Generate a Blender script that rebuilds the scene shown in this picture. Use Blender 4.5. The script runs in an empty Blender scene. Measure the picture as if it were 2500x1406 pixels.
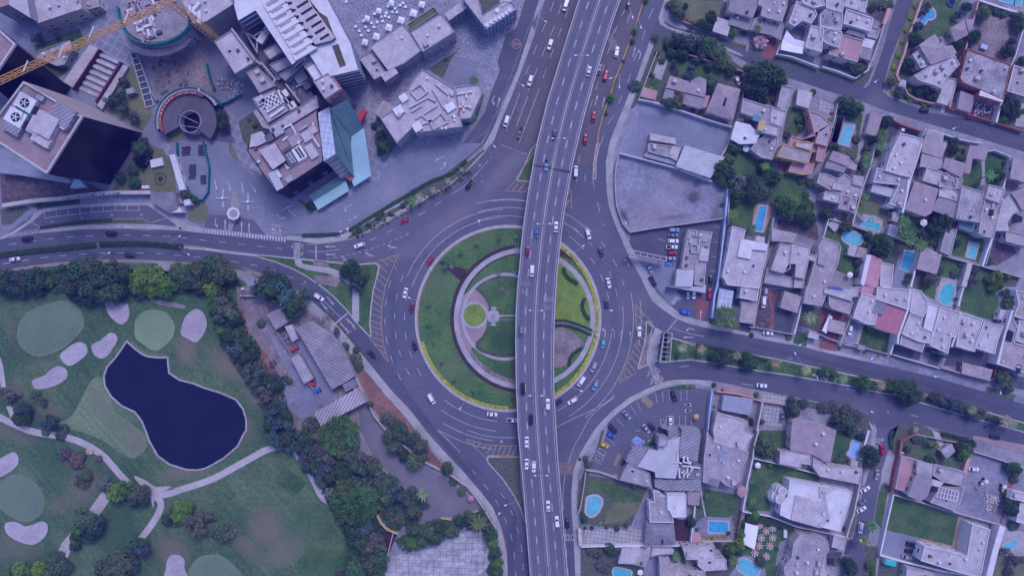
import bpy,math,random,re
from mathutils import Vector,Matrix
R=math.radians
rnd=random.Random(7)
scene=bpy.context.scene
COL=scene.collection
HC=300.0
S=0.18
cam_data=bpy.data.cameras.new('camera')
cam_data.lens=24.0
cam_data.sensor_width=36.0
cam_data.clip_start=1.0
cam_data.clip_end=6000.0
cam=bpy.data.objects.new('camera',cam_data)
cam.location=(0,0,HC)
COL.objects.link(cam)
scene.camera=cam
SUN_EL,SUN_AZ=57.0,20.0
world=bpy.data.worlds.new("World")
scene.world=world
world.use_nodes=True
wn=world.node_tree
wn.nodes.clear()
wo=wn.nodes.new('ShaderNodeOutputWorld')
bg=wn.nodes.new('ShaderNodeBackground')
sky=wn.nodes.new('ShaderNodeTexSky')
sky.sky_type='NISHITA'
sky.sun_disc=False
sky.sun_elevation=R(SUN_EL)
sky.sun_rotation=R(SUN_AZ)
tint=wn.nodes.new('ShaderNodeMix');tint.data_type='RGBA';tint.blend_type='MULTIPLY'
tint.inputs['Factor'].default_value=1.0
wn.links.new(sky.outputs['Color'],tint.inputs['A'])
tint.inputs['B'].default_value=(0.84,0.77,1.04,1)
wn.links.new(tint.outputs['Result'],bg.inputs['Color'])
bg.inputs['Strength'].default_value=0.14
wn.links.new(bg.outputs['Background'],wo.inputs['Surface'])
sd=bpy.data.lights.new('sun','SUN')
sd.energy=1.25
sd.angle=R(24)
sd.color=(0.82,0.77,1.0)
sun=bpy.data.objects.new('sun',sd)
d=Vector((math.sin(R(SUN_AZ))*math.cos(R(SUN_EL)),math.cos(R(SUN_AZ))*math.cos(R(SUN_EL)),math.sin(R(SUN_EL))))
sun.rotation_euler=d.to_track_quat('Z','Y').to_euler()
sun.location=(0,0,400)
COL.objects.link(sun)
vs=scene.view_settings
vs.view_transform='Standard'
vs.look='None'
vs.exposure=0.82
vs.gamma=1.0
vs.use_curve_mapping=False
scene.cycles.max_bounces=5
scene.cycles.volume_bounces=0
scene.cycles.use_denoising=True
TX={'a':0,'b':350,'c':700,'d':1050}
def W(px,py,z=0.0):
 k=(HC-z)/HC*S
 return Vector(((px-1250)*k,(703-py)*k,z))
def tp(t,x,y):
 s=3.95 if t[0]=='d' else 4.018
 return(int(t[1])*500+x/s,TX[t[0]]+y/s)
def P(s):
 out,t=[],'f'
 for w in s.split():
  if ',' in w:
   x,y=w.split(',');x,y=float(x),float(y)
   out.append((x,y)if t=='f' else tp(t,x,y))
  else:
   t=w
 return out
def catmull(pts,closed=True,n=5):
 out=[]
 N=len(pts)
 rng=range(N)if closed else range(N-1)
 for i in rng:
  if closed:
   p0,p1,p2,p3=pts[i-1],pts[i],pts[(i+1)%N],pts[(i+2)%N]
  else:
   p1,p2=pts[i],pts[i+1]
   p0=pts[i-1]if i else(2*p1[0]-p2[0],2*p1[1]-p2[1])
   p3=pts[i+2]if i+2<N else(2*p2[0]-p1[0],2*p2[1]-p1[1])
  for k in range(n):
   t=k/n
   out.append(tuple(0.5*((2*p1[j])+(-p0[j]+p2[j])*t+(2*p0[j]-5*p1[j]+4*p2[j]-p3[j])*t*t+(-p0[j]+3*p1[j]-3*p2[j]+p3[j])*t*t*t)for j in(0,1)))
 if not closed:out.append(tuple(pts[-1]))
 return out
def PW(s,z=0.0,smooth=False):
 p=P(s)if isinstance(s,str)else s
 if smooth:p=catmull(p)
 return[W(x,y,z)for x,y in p]
def area2(p):
 return sum(p[i][0]*p[(i+1)%len(p)][1]-p[(i+1)%len(p)][0]*p[i][1]for i in range(len(p)))
def ccw(p):
 return p if area2(p)>0 else p[::-1]
def centroid(p):
 return Vector((sum(q[0]for q in p)/len(p),sum(q[1]for q in p)/len(p),0))
def inside(p,x,y):
 c=False
 for i in range(len(p)):
  a,b=p[i],p[i-1]
  if(a[1]>y)!=(b[1]>y)and x<(b[0]-a[0])*(y-a[1])/(b[1]-a[1])+a[0]:c=not c
 return c
def inset(p,d):
 n=len(p);out=[]
 for i in range(n):
  a,b,c=Vector(p[i-1][:2]),Vector(p[i][:2]),Vector(p[(i+1)%n][:2])
  e1,e2=(b-a),(c-b)
  if e1.length<1e-6 or e2.length<1e-6:out.append(Vector((b.x,b.y)));continue
  e1.normalize();e2.normalize()
  n1,n2=Vector((-e1.y,e1.x)),Vector((-e2.y,e2.x))
  m=n1+n2
  if m.length<1e-3:m=n1
  m.normalize()
  k=d/max(0.35,m.dot(n1))
  out.append(b+m*k)
 return out
MATS={}
def mat(name,col,rough=0.85,noise=0.25,scale=0.25,col2=None,fine=0.12,fscale=2.5,metal=0.0,spec=0.3,bump=0.0,obj=False,vary=0.0,emis=None,trans=0.0):
 if name in MATS:return MATS[name]
 m=bpy.data.materials.new(name);m.use_nodes=True
 nt=m.node_tree;N=nt.nodes;L=nt.links
 b=N['Principled BSDF']
 b.inputs['Roughness'].default_value=rough
 b.inputs['Metallic'].default_value=metal
 b.inputs['Specular IOR Level'].default_value=spec
 geo=N.new('ShaderNodeNewGeometry')
 n1=N.new('ShaderNodeTexNoise');n1.inputs['Scale'].default_value=scale;n1.inputs['Detail'].default_value=6;n1.inputs['Roughness'].default_value=0.62
 n2=N.new('ShaderNodeTexNoise');n2.inputs['Scale'].default_value=fscale;n2.inputs['Detail'].default_value=3
 L.new(geo.outputs['Position'],n1.inputs['Vector']);L.new(geo.outputs['Position'],n2.inputs['Vector'])
 c2=col2 or tuple(min(1,c*(1+noise)+0.0)for c in col)
 c1=col if col2 else tuple(c*(1-noise)for c in col)
 r=N.new('ShaderNodeMapRange');r.inputs[1].default_value=0.36;r.inputs[2].default_value=0.64
 L.new(n1.outputs['Fac'],r.inputs[0])
 mx=N.new('ShaderNodeMix');mx.data_type='RGBA'
 mx.inputs['A'].default_value=(*c1,1);mx.inputs['B'].default_value=(*c2,1)
 L.new(r.outputs[0],mx.inputs['Factor'])
 m2=N.new('ShaderNodeMix');m2.data_type='RGBA';m2.blend_type='MULTIPLY';m2.inputs['Factor'].default_value=1
 r2=N.new('ShaderNodeMapRange');r2.inputs[1].default_value=0.3;r2.inputs[2].default_value=0.7;r2.inputs[3].default_value=1-fine;r2.inputs[4].default_value=1+fine
 L.new(n2.outputs['Fac'],r2.inputs[0])
 L.new(mx.outputs['Result'],m2.inputs['A']);L.new(r2.outputs[0],m2.inputs['B'])
 out=m2.outputs['Result']
 if obj:
  oi=N.new('ShaderNodeObjectInfo')
  m3=N.new('ShaderNodeMix');m3.data_type='RGBA';m3.blend_type='MULTIPLY';m3.inputs['Factor'].default_value=1
  L.new(out,m3.inputs['A']);L.new(oi.outputs['Color'],m3.inputs['B']);out=m3.outputs['Result']
 if vary:
  oi=N.new('ShaderNodeObjectInfo')
  hs=N.new('ShaderNodeHueSaturation')
  r3=N.new('ShaderNodeMapRange');r3.inputs[3].default_value=1-vary;r3.inputs[4].default_value=1+vary
  L.new(oi.outputs['Random'],r3.inputs[0]);L.new(r3.outputs[0],hs.inputs['Value'])
  L.new(out,hs.inputs['Color']);out=hs.outputs['Color']
 L.new(out,b.inputs['Base Color'])
 if bump:
  bp=N.new('ShaderNodeBump');bp.inputs['Strength'].default_value=bump;bp.inputs['Distance'].default_value=0.3
  L.new(n2.outputs['Fac'],bp.inputs['Height']);L.new(bp.outputs['Normal'],b.inputs['Normal'])
 m['out']=1
 MATS[name]=m
 return m
def pattern(m,kind,scale,ang=0.0,dark=0.7,width=0.08,scale2=None):
 nt=m.node_tree;N=nt.nodes;L=nt.links
 b=N['Principled BSDF'];src=b.inputs['Base Color'].links[0].from_socket
 geo=N.new('ShaderNodeNewGeometry')
 mp=N.new('ShaderNodeMapping');mp.inputs['Rotation'].default_value=(0,0,R(ang))
 L.new(geo.outputs['Position'],mp.inputs['Vector'])
 sx=N.new('ShaderNodeSeparateXYZ');L.new(mp.outputs[0],sx.inputs[0])
 def line(o,sc):
  a=N.new('ShaderNodeMath');a.operation='DIVIDE';a.inputs[1].default_value=sc;L.new(o,a.inputs[0])
  f=N.new('ShaderNodeMath');f.operation='FRACT';L.new(a.outputs[0],f.inputs[0])
  g=N.new('ShaderNodeMath');g.operation='LESS_THAN';g.inputs[1].default_value=width;L.new(f.outputs[0],g.inputs[0])
  return g.outputs[0]
 o=line(sx.outputs[0],scale)
 if kind=='grid':
  o2=line(sx.outputs[1],scale2 or scale)
  mm=N.new('ShaderNodeMath');mm.operation='MAXIMUM';L.new(o,mm.inputs[0]);L.new(o2,mm.inputs[1]);o=mm.outputs[0]
 if kind=='wall':
  o2=line(sx.outputs[2],scale2 or scale);o=o2
 r=N.new('ShaderNodeMapRange');r.inputs[3].default_value=1;r.inputs[4].default_value=dark
 L.new(o,r.inputs[0])
 mx=N.new('ShaderNodeMix');mx.data_type='RGBA';mx.blend_type='MULTIPLY';mx.inputs['Factor'].default_value=1
 L.new(src,mx.inputs['A']);L.new(r.outputs[0],mx.inputs['B']);L.new(mx.outputs['Result'],b.inputs['Base Color'])
 return m
def blobs(m,items,col,noise=0.09):
 nt=m.node_tree;N=nt.nodes;L=nt.links;b=N['Principled BSDF']
 geo=N.new('ShaderNodeNewGeometry');nz=N.new('ShaderNodeTexNoise');nz.inputs['Scale'].default_value=noise;nz.inputs['Detail'].default_value=7;nz.inputs['Roughness'].default_value=0.7
 L.new(geo.outputs['Position'],nz.inputs['Vector'])
 def ma(op,a,c=None):
  q=N.new('ShaderNodeMath');q.operation=op
  for i,v in enumerate((a,c)):
   if v is None:continue
   if isinstance(v,(int,float)):q.inputs[i].default_value=v
   else:L.new(v,q.inputs[i])
  return q.outputs[0]
 tot=None;wob=ma('MULTIPLY',ma('SUBTRACT',nz.outputs['Fac'],.5),2.6)
 for px,py,rx,ry,an,st in items:
  mp=N.new('ShaderNodeMapping');mp.vector_type='TEXTURE';c=W(px,py)
  mp.inputs['Location'].default_value=(c.x,c.y,0);mp.inputs['Rotation'].default_value=(0,0,R(-an));mp.inputs['Scale'].default_value=(rx*S,ry*S,1e6)
  L.new(geo.outputs['Position'],mp.inputs['Vector'])
  ln=N.new('ShaderNodeVectorMath');ln.operation='LENGTH';L.new(mp.outputs[0],ln.inputs[0])
  r=N.new('ShaderNodeMapRange');r.interpolation_type='SMOOTHSTEP';r.inputs[1].default_value=1.15;r.inputs[2].default_value=.2;r.inputs[4].default_value=st
  L.new(ma('ADD',ln.outputs['Value'],ma('MULTIPLY',wob,.45)),r.inputs[0])
  tot=r.outputs[0]if tot is None else ma('MAXIMUM',tot,r.outputs[0])
 src=b.inputs['Base Color'].links[0].from_socket
 mx=N.new('ShaderNodeMix');mx.data_type='RGBA';mx.inputs['B'].default_value=(*col,1)
 L.new(src,mx.inputs['A']);L.new(tot,mx.inputs['Factor']);L.new(mx.outputs['Result'],b.inputs['Base Color'])
 return m
def streaks(m,ang,amt,sx=.35,sy=.03):
 nt=m.node_tree;N=nt.nodes;L=nt.links;b=N['Principled BSDF'];src=b.inputs['Base Color'].links[0].from_socket
 geo=N.new('ShaderNodeNewGeometry');mp=N.new('ShaderNodeMapping');mp.inputs['Rotation'].default_value=(0,0,R(ang));m2=N.new('ShaderNodeMapping');m2.inputs['Scale'].default_value=(sx,sy,1)
 L.new(geo.outputs['Position'],mp.inputs['Vector']);L.new(mp.outputs[0],m2.inputs['Vector'])
 nz=N.new('ShaderNodeTexNoise');nz.inputs['Scale'].default_value=1;nz.inputs['Detail'].default_value=4;L.new(m2.outputs[0],nz.inputs['Vector'])
 r=N.new('ShaderNodeMapRange');r.inputs[1].default_value=.3;r.inputs[2].default_value=.7;r.inputs[3].default_value=1-amt;r.inputs[4].default_value=1+amt;L.new(nz.outputs['Fac'],r.inputs[0])
 mx=N.new('ShaderNodeMix');mx.data_type='RGBA';mx.blend_type='MULTIPLY';mx.inputs['Factor'].default_value=1;L.new(src,mx.inputs['A']);L.new(r.outputs[0],mx.inputs['B']);L.new(mx.outputs['Result'],b.inputs['Base Color'])
 return m
ORG={}
class MB:
 def __init__(s):s.v,s.f=[],[]
 def poly(s,pts,z=None):
  pts=ccw([tuple(p)for p in pts]);n=len(s.v)
  s.v+=[(p[0],p[1],(p[2]if len(p)>2 else 0)if z is None else z)for p in pts]
  s.f.append(tuple(range(n,n+len(pts))));return s
 def face(s,pts):
  n=len(s.v);s.v+=[tuple(p)for p in pts];s.f.append(tuple(range(n,n+len(pts))));return s
 def walls(s,top,bot):
  n=len(s.v);k=len(top)
  s.v+=[tuple(p)for p in top]+[tuple(p)for p in bot]
  for i in range(k):
   j=(i+1)%k
   s.f.append((n+i,n+k+i,n+k+j,n+j))
  return s
 def prism(s,pts,z0,z1,cap=True,base=None):
  p=ccw([(q[0],q[1])for q in pts])
  b=p if base is None else ccw([(q[0],q[1])for q in base])
  top=[(x,y,z1)for x,y in p];bot=[(x,y,z0)for x,y in b]
  s.walls(top,bot)
  if cap:s.poly(top)
  return s
 def ring(s,outer,inner,z0,z1):
  n=len(outer)
  o=[(p[0],p[1])for p in outer];i=[(p[0],p[1])for p in inner]
  for k in range(n):
   j=(k+1)%n
   s.face([(*o[k],z1),(*o[j],z1),(*i[j],z1),(*i[k],z1)])
   s.face([(*o[k],z0),(*o[j],z0),(*o[j],z1),(*o[k],z1)])
   s.face([(*i[j],z0),(*i[k],z0),(*i[k],z1),(*i[j],z1)])
  return s
 def box(s,c,d,rz=0.0,z0=None):
  ca,sa=math.cos(rz),math.sin(rz)
  q=[]
  for sx,sy in((-1,-1),(1,-1),(1,1),(-1,1)):
   x,y=sx*d[0]/2,sy*d[1]/2
   q.append((c[0]+x*ca-y*sa,c[1]+x*sa+y*ca))
  z=c[2]if len(c)>2 else 0
  s.prism(q,z,z+d[2]);n=len(s.v)
  s.face([(q[3][0],q[3][1],z),(q[2][0],q[2][1],z),(q[1][0],q[1][1],z),(q[0][0],q[0][1],z)])
  return s
 def cyl(s,c,r,h,n=12,r2=None,cap=True):
  r2=r if r2 is None else r2
  a=[2*math.pi*i/n for i in range(n)]
  z=c[2]if len(c)>2 else 0
  top=[(c[0]+r2*math.cos(t),c[1]+r2*math.sin(t),z+h)for t in a]
  bot=[(c[0]+r*math.cos(t),c[1]+r*math.sin(t),z)for t in a]
  s.walls(top,bot)
  if cap:s.poly(top)
  return s
 def tube(s,a,b,r,n=6,r2=None):
  a,b=Vector(a),Vector(b);d=(b-a)
  if d.length<1e-6:return s
  d.normalize()
  u=d.cross(Vector((0,0,1))if abs(d.z)<0.9 else Vector((1,0,0))).normalized();w=d.cross(u)
  r2=r if r2 is None else r2;k=len(s.v)
  for p,q in((a,r),(b,r2)):
   for i in range(n):
    t=2*math.pi*i/n
    s.v.append(tuple(p+(u*math.cos(t)+w*math.sin(t))*q))
  for i in range(n):
   j=(i+1)%n
   s.f.append((k+i,k+j,k+n+j,k+n+i))
  s.f.append(tuple(range(k+n-1,k-1,-1)));s.f.append(tuple(range(k+n,k+2*n)))
  return s
 def path(s,pts,w,z0,z1,closed=False):
  pts=[Vector((p[0],p[1]))for p in pts]
  n=len(pts);L_,R_=[],[]
  for i in range(n):
   if closed:a,c=pts[i-1],pts[(i+1)%n]
   else:a,c=pts[max(0,i-1)],pts[min(n-1,i+1)]
   b=pts[i]
   e1=(b-a)if(b-a).length>1e-6 else(c-b)
   e2=(c-b)if(c-b).length>1e-6 else e1
   e1=e1.normalized();e2=e2.normalized()
   n1=Vector((-e1.y,e1.x));n2=Vector((-e2.y,e2.x));m=(n1+n2)
   if m.length<1e-3:m=n1
   m.normalize();k=w/2/max(0.4,m.dot(n1))
   L_.append(b+m*k);R_.append(b-m*k)
  rng=range(n)if closed else range(n-1)
  for i in rng:
   j=(i+1)%n
   a,b,c,d_=R_[i],R_[j],L_[j],L_[i]
   s.face([(a.x,a.y,z1),(b.x,b.y,z1),(c.x,c.y,z1),(d_.x,d_.y,z1)])
   if z1-z0>0.001:
    s.face([(a.x,a.y,z0),(b.x,b.y,z0),(b.x,b.y,z1),(a.x,a.y,z1)])
    s.face([(c.x,c.y,z0),(d_.x,d_.y,z0),(d_.x,d_.y,z1),(c.x,c.y,z1)])
  if not closed and z1-z0>0.001:
   for q in(0,n-1):
    a,b=R_[q],L_[q]
    s.face([(a.x,a.y,z0),(b.x,b.y,z0),(b.x,b.y,z1),(a.x,a.y,z1)])
  return s
 def build(s,name,material,parent=None,smooth=False):
  me=bpy.data.meshes.new(name)
  org=Vector((0,0,0))
  if parent is not None:org=ORG.get(parent.name,Vector((0,0,0)))
  me.from_pydata([(x-org.x,y-org.y,z-org.z)for x,y,z in s.v],[],s.f)
  me.materials.append(material)
  if smooth:
   for p in me.polygons:p.use_smooth=True
  me.update()
  o=bpy.data.objects.new(name,me);COL.objects.link(o)
  if parent is not None:o.parent=parent;ORG[o.name]=org
  return o
LABELS=[]
def tag(o,label,cat,group=None):
 o['label']=label;o['category']=cat
 if group:o['group']=group
 LABELS.append(o)
 return o
def thing(name,loc,label,cat,group=None,rz=0.0):
 o=bpy.data.objects.new(name,None);COL.objects.link(o)
 o.empty_display_size=0.5
 o.location=loc;o.rotation_euler=(0,0,rz)
 if rz==0.0:ORG[o.name]=Vector(loc)
 return tag(o,label,cat,group)
def copy_tree(src,parent=None):
 c=src.copy();COL.objects.link(c)
 if parent is not None:c.parent=parent
 for ch in list(src.children):copy_tree(ch,c)
 return c
def struct(name,mb,m):
 o=mb.build(name,m);o['kind']='structure';return o
def stuff(name,mb,m,label=None):
 o=mb.build(name,m);o['kind']='stuff'
 if label:o['label']=label
 return o
ORD=['first','second','third','fourth','fifth','sixth','seventh','eighth','ninth','tenth','eleventh','twelfth']
def flat(name,s,z,m,smooth=False):
 return struct(name,MB().poly(PW(s,0,smooth),z),m)
# ==== GROUND, ROADS, PAVING
M={}
M['ground']=mat('ground_paving',(0.235,0.23,0.255),noise=0.22,scale=0.12,fine=0.18,fscale=1.2)
M['asphalt']=mat('asphalt',(0.088,0.094,0.13),noise=0.22,scale=0.03,col2=(0.125,0.12,0.148),fine=0.12,fscale=1.0)
M['asphalt_dark']=mat('asphalt_dark',(0.070,0.076,0.108),noise=0.2,scale=0.04,col2=(0.10,0.102,0.13),fine=0.12,fscale=1.0)
M['asphalt_brown']=mat('asphalt_brown',(0.098,0.09,0.108),scale=0.04,col2=(0.13,0.115,0.13),fine=0.12,fscale=1.0)
M['bridge']=mat('bridge_asphalt',(0.12,0.118,0.155),scale=0.06,col2=(0.145,0.14,0.175),fine=0.1)
M['concrete']=mat('concrete',(0.34,0.33,0.33),noise=0.14,scale=0.2,fine=0.12,fscale=1.5)
M['side']=pattern(mat('sidewalk',(0.33,0.32,0.32),noise=0.16,scale=0.15,fine=0.12,fscale=1.4),'grid',2.4,20,0.85,0.06)
M['plaza']=pattern(mat('plaza_tiles',(0.19,0.2,0.24),noise=0.14,scale=0.1,fine=0.25,fscale=2.2),'grid',3.6,30,1.35,0.22)
M['cobble']=mat('cobble',(0.23,0.235,0.275),noise=0.18,scale=0.15,fine=0.4,fscale=1.1)
M['campus']=mat('campus_paving',(0.19,0.198,0.245),noise=0.14,scale=0.08,fine=0.12,fscale=1.2)
M['white']=mat('road_paint_white',(0.43,0.43,0.45),noise=0.25,scale=0.6)
M['worn']=mat('road_paint_worn',(0.27,0.27,0.28),noise=0.25,scale=0.6)
M['yellow']=mat('road_paint_yellow',(0.42,0.29,0.13),noise=0.2,scale=0.6)
M['turf']=mat('golf_turf',(0.038,0.092,0.033),col2=(0.095,0.15,0.065),scale=0.028,fine=0.28,fscale=0.7)
M['lawn']=mat('lawn_grass',(0.030,0.085,0.025),col2=(0.080,0.140,0.045),scale=0.12,fine=0.32,fscale=1.3)
M['ilawn']=mat('island_grass',(0.045,0.115,0.03),col2=(0.095,0.175,0.05),scale=0.09,fine=0.3,fscale=1.0)
M['drylawn']=mat('dry_grass',(0.10,0.13,0.06),col2=(0.16,0.165,0.085),scale=0.12,fine=0.25,fscale=1.3)
M['yellowlawn']=mat('yellow_green_grass',(0.12,0.20,0.03),col2=(0.20,0.28,0.045),scale=0.18,fine=0.25,fscale=1.3)  # yellow-green grass, paler than the other lawns
M['green']=pattern(mat('putting_green',(0.115,0.18,0.105),noise=0.1,scale=0.06,fine=0.08,fscale=1.5),'ribs',1.6,28,1.08,0.5)
M['green2']=mat('putting_green_pale',(0.175,0.26,0.125),noise=0.12,scale=0.06,fine=0.1,fscale=1.5)
M['fairway']=pattern(mat('fairway',(0.11,0.17,0.08),col2=(0.16,0.215,0.105),scale=0.04,fine=0.2,fscale=0.8),'ribs',3.0,-40,1.08,0.5)
M['fringe']=mat('fringe_grass',(0.14,0.19,0.11),noise=0.12,scale=0.2)
M['sand']=mat('bunker_sand',(0.36,0.32,0.34),noise=0.12,scale=0.09,fine=0.1,fscale=0.8)
M['path']=mat('cart_path',(0.40,0.36,0.36),noise=0.12,scale=0.12,fine=0.12,fscale=1.0)
M['dirt']=mat('dirt',(0.21,0.175,0.17),noise=0.28,scale=0.12,fine=0.28,fscale=1.0)
M['reddirt']=mat('red_dirt',(0.21,0.115,0.085),noise=0.28,scale=0.15,fine=0.25,fscale=1.0)
M['lot']=mat('lot_concrete',(0.2,0.21,0.26),noise=0.16,scale=0.07,fine=0.12,fscale=0.8)
M['lot2']=mat('lot_gravel',(0.215,0.22,0.265),noise=0.2,scale=0.07,fine=0.2,fscale=0.6)
M['garden']=mat('garden_soil',(0.10,0.09,0.085),col2=(0.075,0.115,0.055),scale=0.25,fine=0.4,fscale=1.2)
M['mulch']=mat('mulch_bed',(0.055,0.028,0.035),noise=0.2,scale=0.5,fine=0.3)
M['mauve']=mat('mauve_plants',(0.10,0.075,0.085),noise=0.35,scale=0.4,fine=0.5,fscale=1.4)
M['redpave']=mat('red_paving',(0.22,0.09,0.09),noise=0.15,scale=0.3,fine=0.15)
M['pinkpave']=mat('pink_paving',(0.30,0.22,0.22),noise=0.12,scale=0.2,fine=0.12)
M['woodpave']=pattern(mat('timber_deck',(0.36,0.24,0.17),noise=0.12,scale=0.2),'ribs',0.9,15,0.85,0.15)
M['tileyard']=pattern(mat('tile_yard',(0.35,0.345,0.35),noise=0.22,scale=0.22,fine=0.25,fscale=0.6),'grid',2.75,2,0.62,0.09)
M['gridpave']=pattern(mat('grid_paving',(0.36,0.35,0.35),noise=0.14,scale=0.3),'grid',1.7,8,0.5,0.14)
M['greysmooth']=mat('grey_yard',(0.16,0.155,0.17),noise=0.16,scale=0.05,fine=0.1)
M['slate']=mat('slate_patio',(0.075,0.08,0.105),noise=0.2,scale=0.2)
M['stone']=mat('stone_edge',(0.33,0.29,0.29),noise=0.2,scale=0.8)
M['curb']=mat('kerb_concrete',(0.40,0.38,0.38),noise=0.12,scale=0.5)
M['curby']=mat('kerb_yellow',(0.40,0.26,0.10),noise=0.2,scale=0.4)
DRY=(0.17,0.145,0.10)
streaks(M['turf'],-40,.16,.5,.05);streaks(M['fairway'],-42,.14,.6,.04);streaks(M['green'],28,.05)
blobs(M['turf'],[(455,850,40,55,10,.8),(560,890,90,38,35,.85),(620,960,30,60,-20,.7),(590,1050,45,50,0,.6),(450,1150,90,22,-12,.7),(205,1190,60,60,30,.6),(150,1225,50,30,-40,.5),(650,1290,70,60,30,.75),(700,1340,90,40,-40,.75),(600,1330,90,30,45,.6),(420,1350,70,50,60,.65),(30,1060,70,25,20,.6),(40,960,30,50,0,.5),(120,1000,60,25,20,.5),(30,1330,80,60,0,.45),(110,890,60,14,-10,.3),(25,800,18,70,-10,.3),(500,700,40,20,10,.7)],DRY)
blobs(M['turf'],[(330,1180,90,40,30,.5),(740,1290,70,80,0,.45),(280,1330,60,90,40,.5),(120,1150,50,100,-20,.35),(470,780,80,60,0,.25)],(0.03,0.10,0.03))
blobs(M['fairway'],[(330,1080,30,60,-30,.6),(250,990,40,60,-40,.35),(400,1030,30,50,0,.3)],DRY)
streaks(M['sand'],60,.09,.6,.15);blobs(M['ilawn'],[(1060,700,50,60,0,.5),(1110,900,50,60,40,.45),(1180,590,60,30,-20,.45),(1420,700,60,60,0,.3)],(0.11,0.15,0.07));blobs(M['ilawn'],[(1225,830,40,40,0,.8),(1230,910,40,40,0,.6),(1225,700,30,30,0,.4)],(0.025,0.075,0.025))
streaks(M['asphalt'],70,.05,.4,.03);streaks(M['asphalt_dark'],8,.07,.03,.6);streaks(M['asphalt_brown'],18,.10,.5,.02)
blobs(M['asphalt'],[(1230,420,120,26,-48,.6),(1110,530,140,30,-32,.5),(1000,610,90,24,-30,.4),(1290,350,90,20,-65,.5),(1400,1120,60,16,-50,.35),(1050,1100,140,20,50,.3),(1560,600,150,18,65,.3)],(0.185,0.165,0.185))
blobs(M['asphalt'],[(960,760,14,200,0,.4),(1080,600,150,12,-38,.35),(1120,900,130,14,45,.3),(1500,760,14,170,0,.35),(1280,1080,150,14,0,.35),(1250,530,120,12,5,.3)],(0.062,0.066,0.095))
blobs(M['asphalt_dark'],[(400,572,300,6,0,.45),(300,620,260,6,0,.4),(820,790,130,7,47,.5),(1110,1110,150,8,50,.5),(1250,1330,14,120,5,.55),(1800,905,200,9,8,.5),(2000,880,330,8,13,.45),(2300,950,260,10,17,.4),(1450,1300,8,120,0,.3)],(0.045,0.05,0.075))
blobs(M['asphalt_dark'],[(2100,1000,60,30,0,.5),(2140,250,50,40,0,.5),(1640,780,60,30,30,.4),(2130,1040,20,50,0,.4),(700,700,60,10,30,.3)],(0.165,0.15,0.17))
blobs(M['lot2'],[(1600,520,90,50,0,.4),(1660,430,60,40,0,.35),(1560,560,50,30,0,.3),(2360,1160,60,50,0,.3)],(0.30,0.25,0.26));blobs(M['lot2'],[(1695,480,20,20,0,.9),(1700,450,12,18,30,.7),(1650,530,60,8,-8,.5),(1620,400,80,10,14,.6),(1750,520,16,60,10,.6),(1525,530,12,30,-30,.7)],(0.09,0.085,0.09))
blobs(M['lot'],[(1600,290,120,18,10,.5),(1700,340,40,30,0,.3),(1560,370,40,20,0,.4)],(0.13,0.14,0.19))
g=MB();g.poly([(-1500,-1500),(1500,-1500),(1500,1500),(-1500,1500)],-0.02)
struct('ground',g,M['ground'])
MAIN=('f -120,600 -20,585 95,569 199,559 311,557 443,563 500,569 699,585 774,595 833,588 888,571 948,539 998,511 1050,479 1100,449 1139,417 1174,382 1187,367 ''1207,341 1224,294 1249,236 1269,184 1286,139 1306,82 1331,0 1345,-60 1640,-60 1622,0 1607,45 1612,60 1597,98 1586,100 1555,189 1540,219 1515,281 1500,316 1488,350 1479,395 ''1480,454 1485,499 1500,544 1515,579 1537,631 1562,673 1577,705 1592,735 1617,755 1649,777 1687,792 1729,801 1799,814 1828,822 1898,836 1953,844 2000,857 ''2124,884 2286,921 2336,936 2403,956 2473,979 2560,1004 2560,1124 2500,1108 2430,1088 2375,1072 2299,1050 2261,1041 2236,1031 2212,1030 2192,1036 2175,1050 ''2166,1108 2154,1146 2144,1199 2132,1273 2119,1313 2109,1354 2104,1460 2070,1460 2073,1406 2076,1341 2096,1253 2111,1184 2119,1156 2134,1113 2141,1050 2134,1021 2112,1004 2075,994 2000,981 ''1923,966 1843,950 1774,936 1739,930 1699,926 1649,928 1612,935 1575,951 1537,971 1498,999 1474,1023 1450,1050 1430,1083 1410,1118 1399,1151 1395,1202 1395,1247 1400,1303 1405,1406 1405,1460 ''1244,1460 1240,1406 1237,1354 1230,1316 1220,1278 1203,1237 1177,1204 1127,1146 1076,1093 1038,1050 998,999 960,959 923,914 888,872 853,829 824,796 796,767 774,746 751,727 724,707 ''639,670 562,657 498,645 373,637 274,635 174,640 75,650 0,662 -120,685')
flat('road_surface',MAIN,0.03,M['asphalt'])
flat('west_road_surface','f -120,602 0,585 95,571 199,561 311,559 443,565 500,571 699,587 774,597 800,596 812,640 760,633 700,626 624,614 500,603 373,595 236,594 100,606 -120,640',0.036,M['asphalt_dark'])
flat('west_lower_road_surface','f -120,652 0,629 100,616 236,603 373,606 500,613 575,623 674,643 749,678 811,724 848,762 903,824 948,882 998,960 1060,1040 1135,1110 1187,1160 1228,1200 1262,1260 1290,1360 1297,1460 1246,1460 1238,1354 1221,1278 1178,1204 1127,1144 998,997 888,870 824,794 774,744 724,705 639,668 498,643 373,635 274,633 75,648 -120,680',0.036,M['asphalt_dark'])
flat('east_road_surface','f 1640,778 1729,803 1898,838 2000,859 2286,923 2403,958 2560,1006 2560,1048 2500,1031 2373,994 2249,959 2174,935 2050,908 1998,897 1898,875 1799,859 1699,842 1629,822',0.036,M['asphalt_dark'])
flat('east_lower_road_surface','f 1590,900 1639,885 1687,881 1724,886 1799,899 1923,918 2000,932 2124,956 2249,986 2373,1023 2560,1070 2560,1120 2299,1048 2236,1029 2180,1040 2141,1045 2112,1002 2000,979 1843,948 1739,928 1649,926 1600,938',0.036,M['asphalt_dark'])
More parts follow.
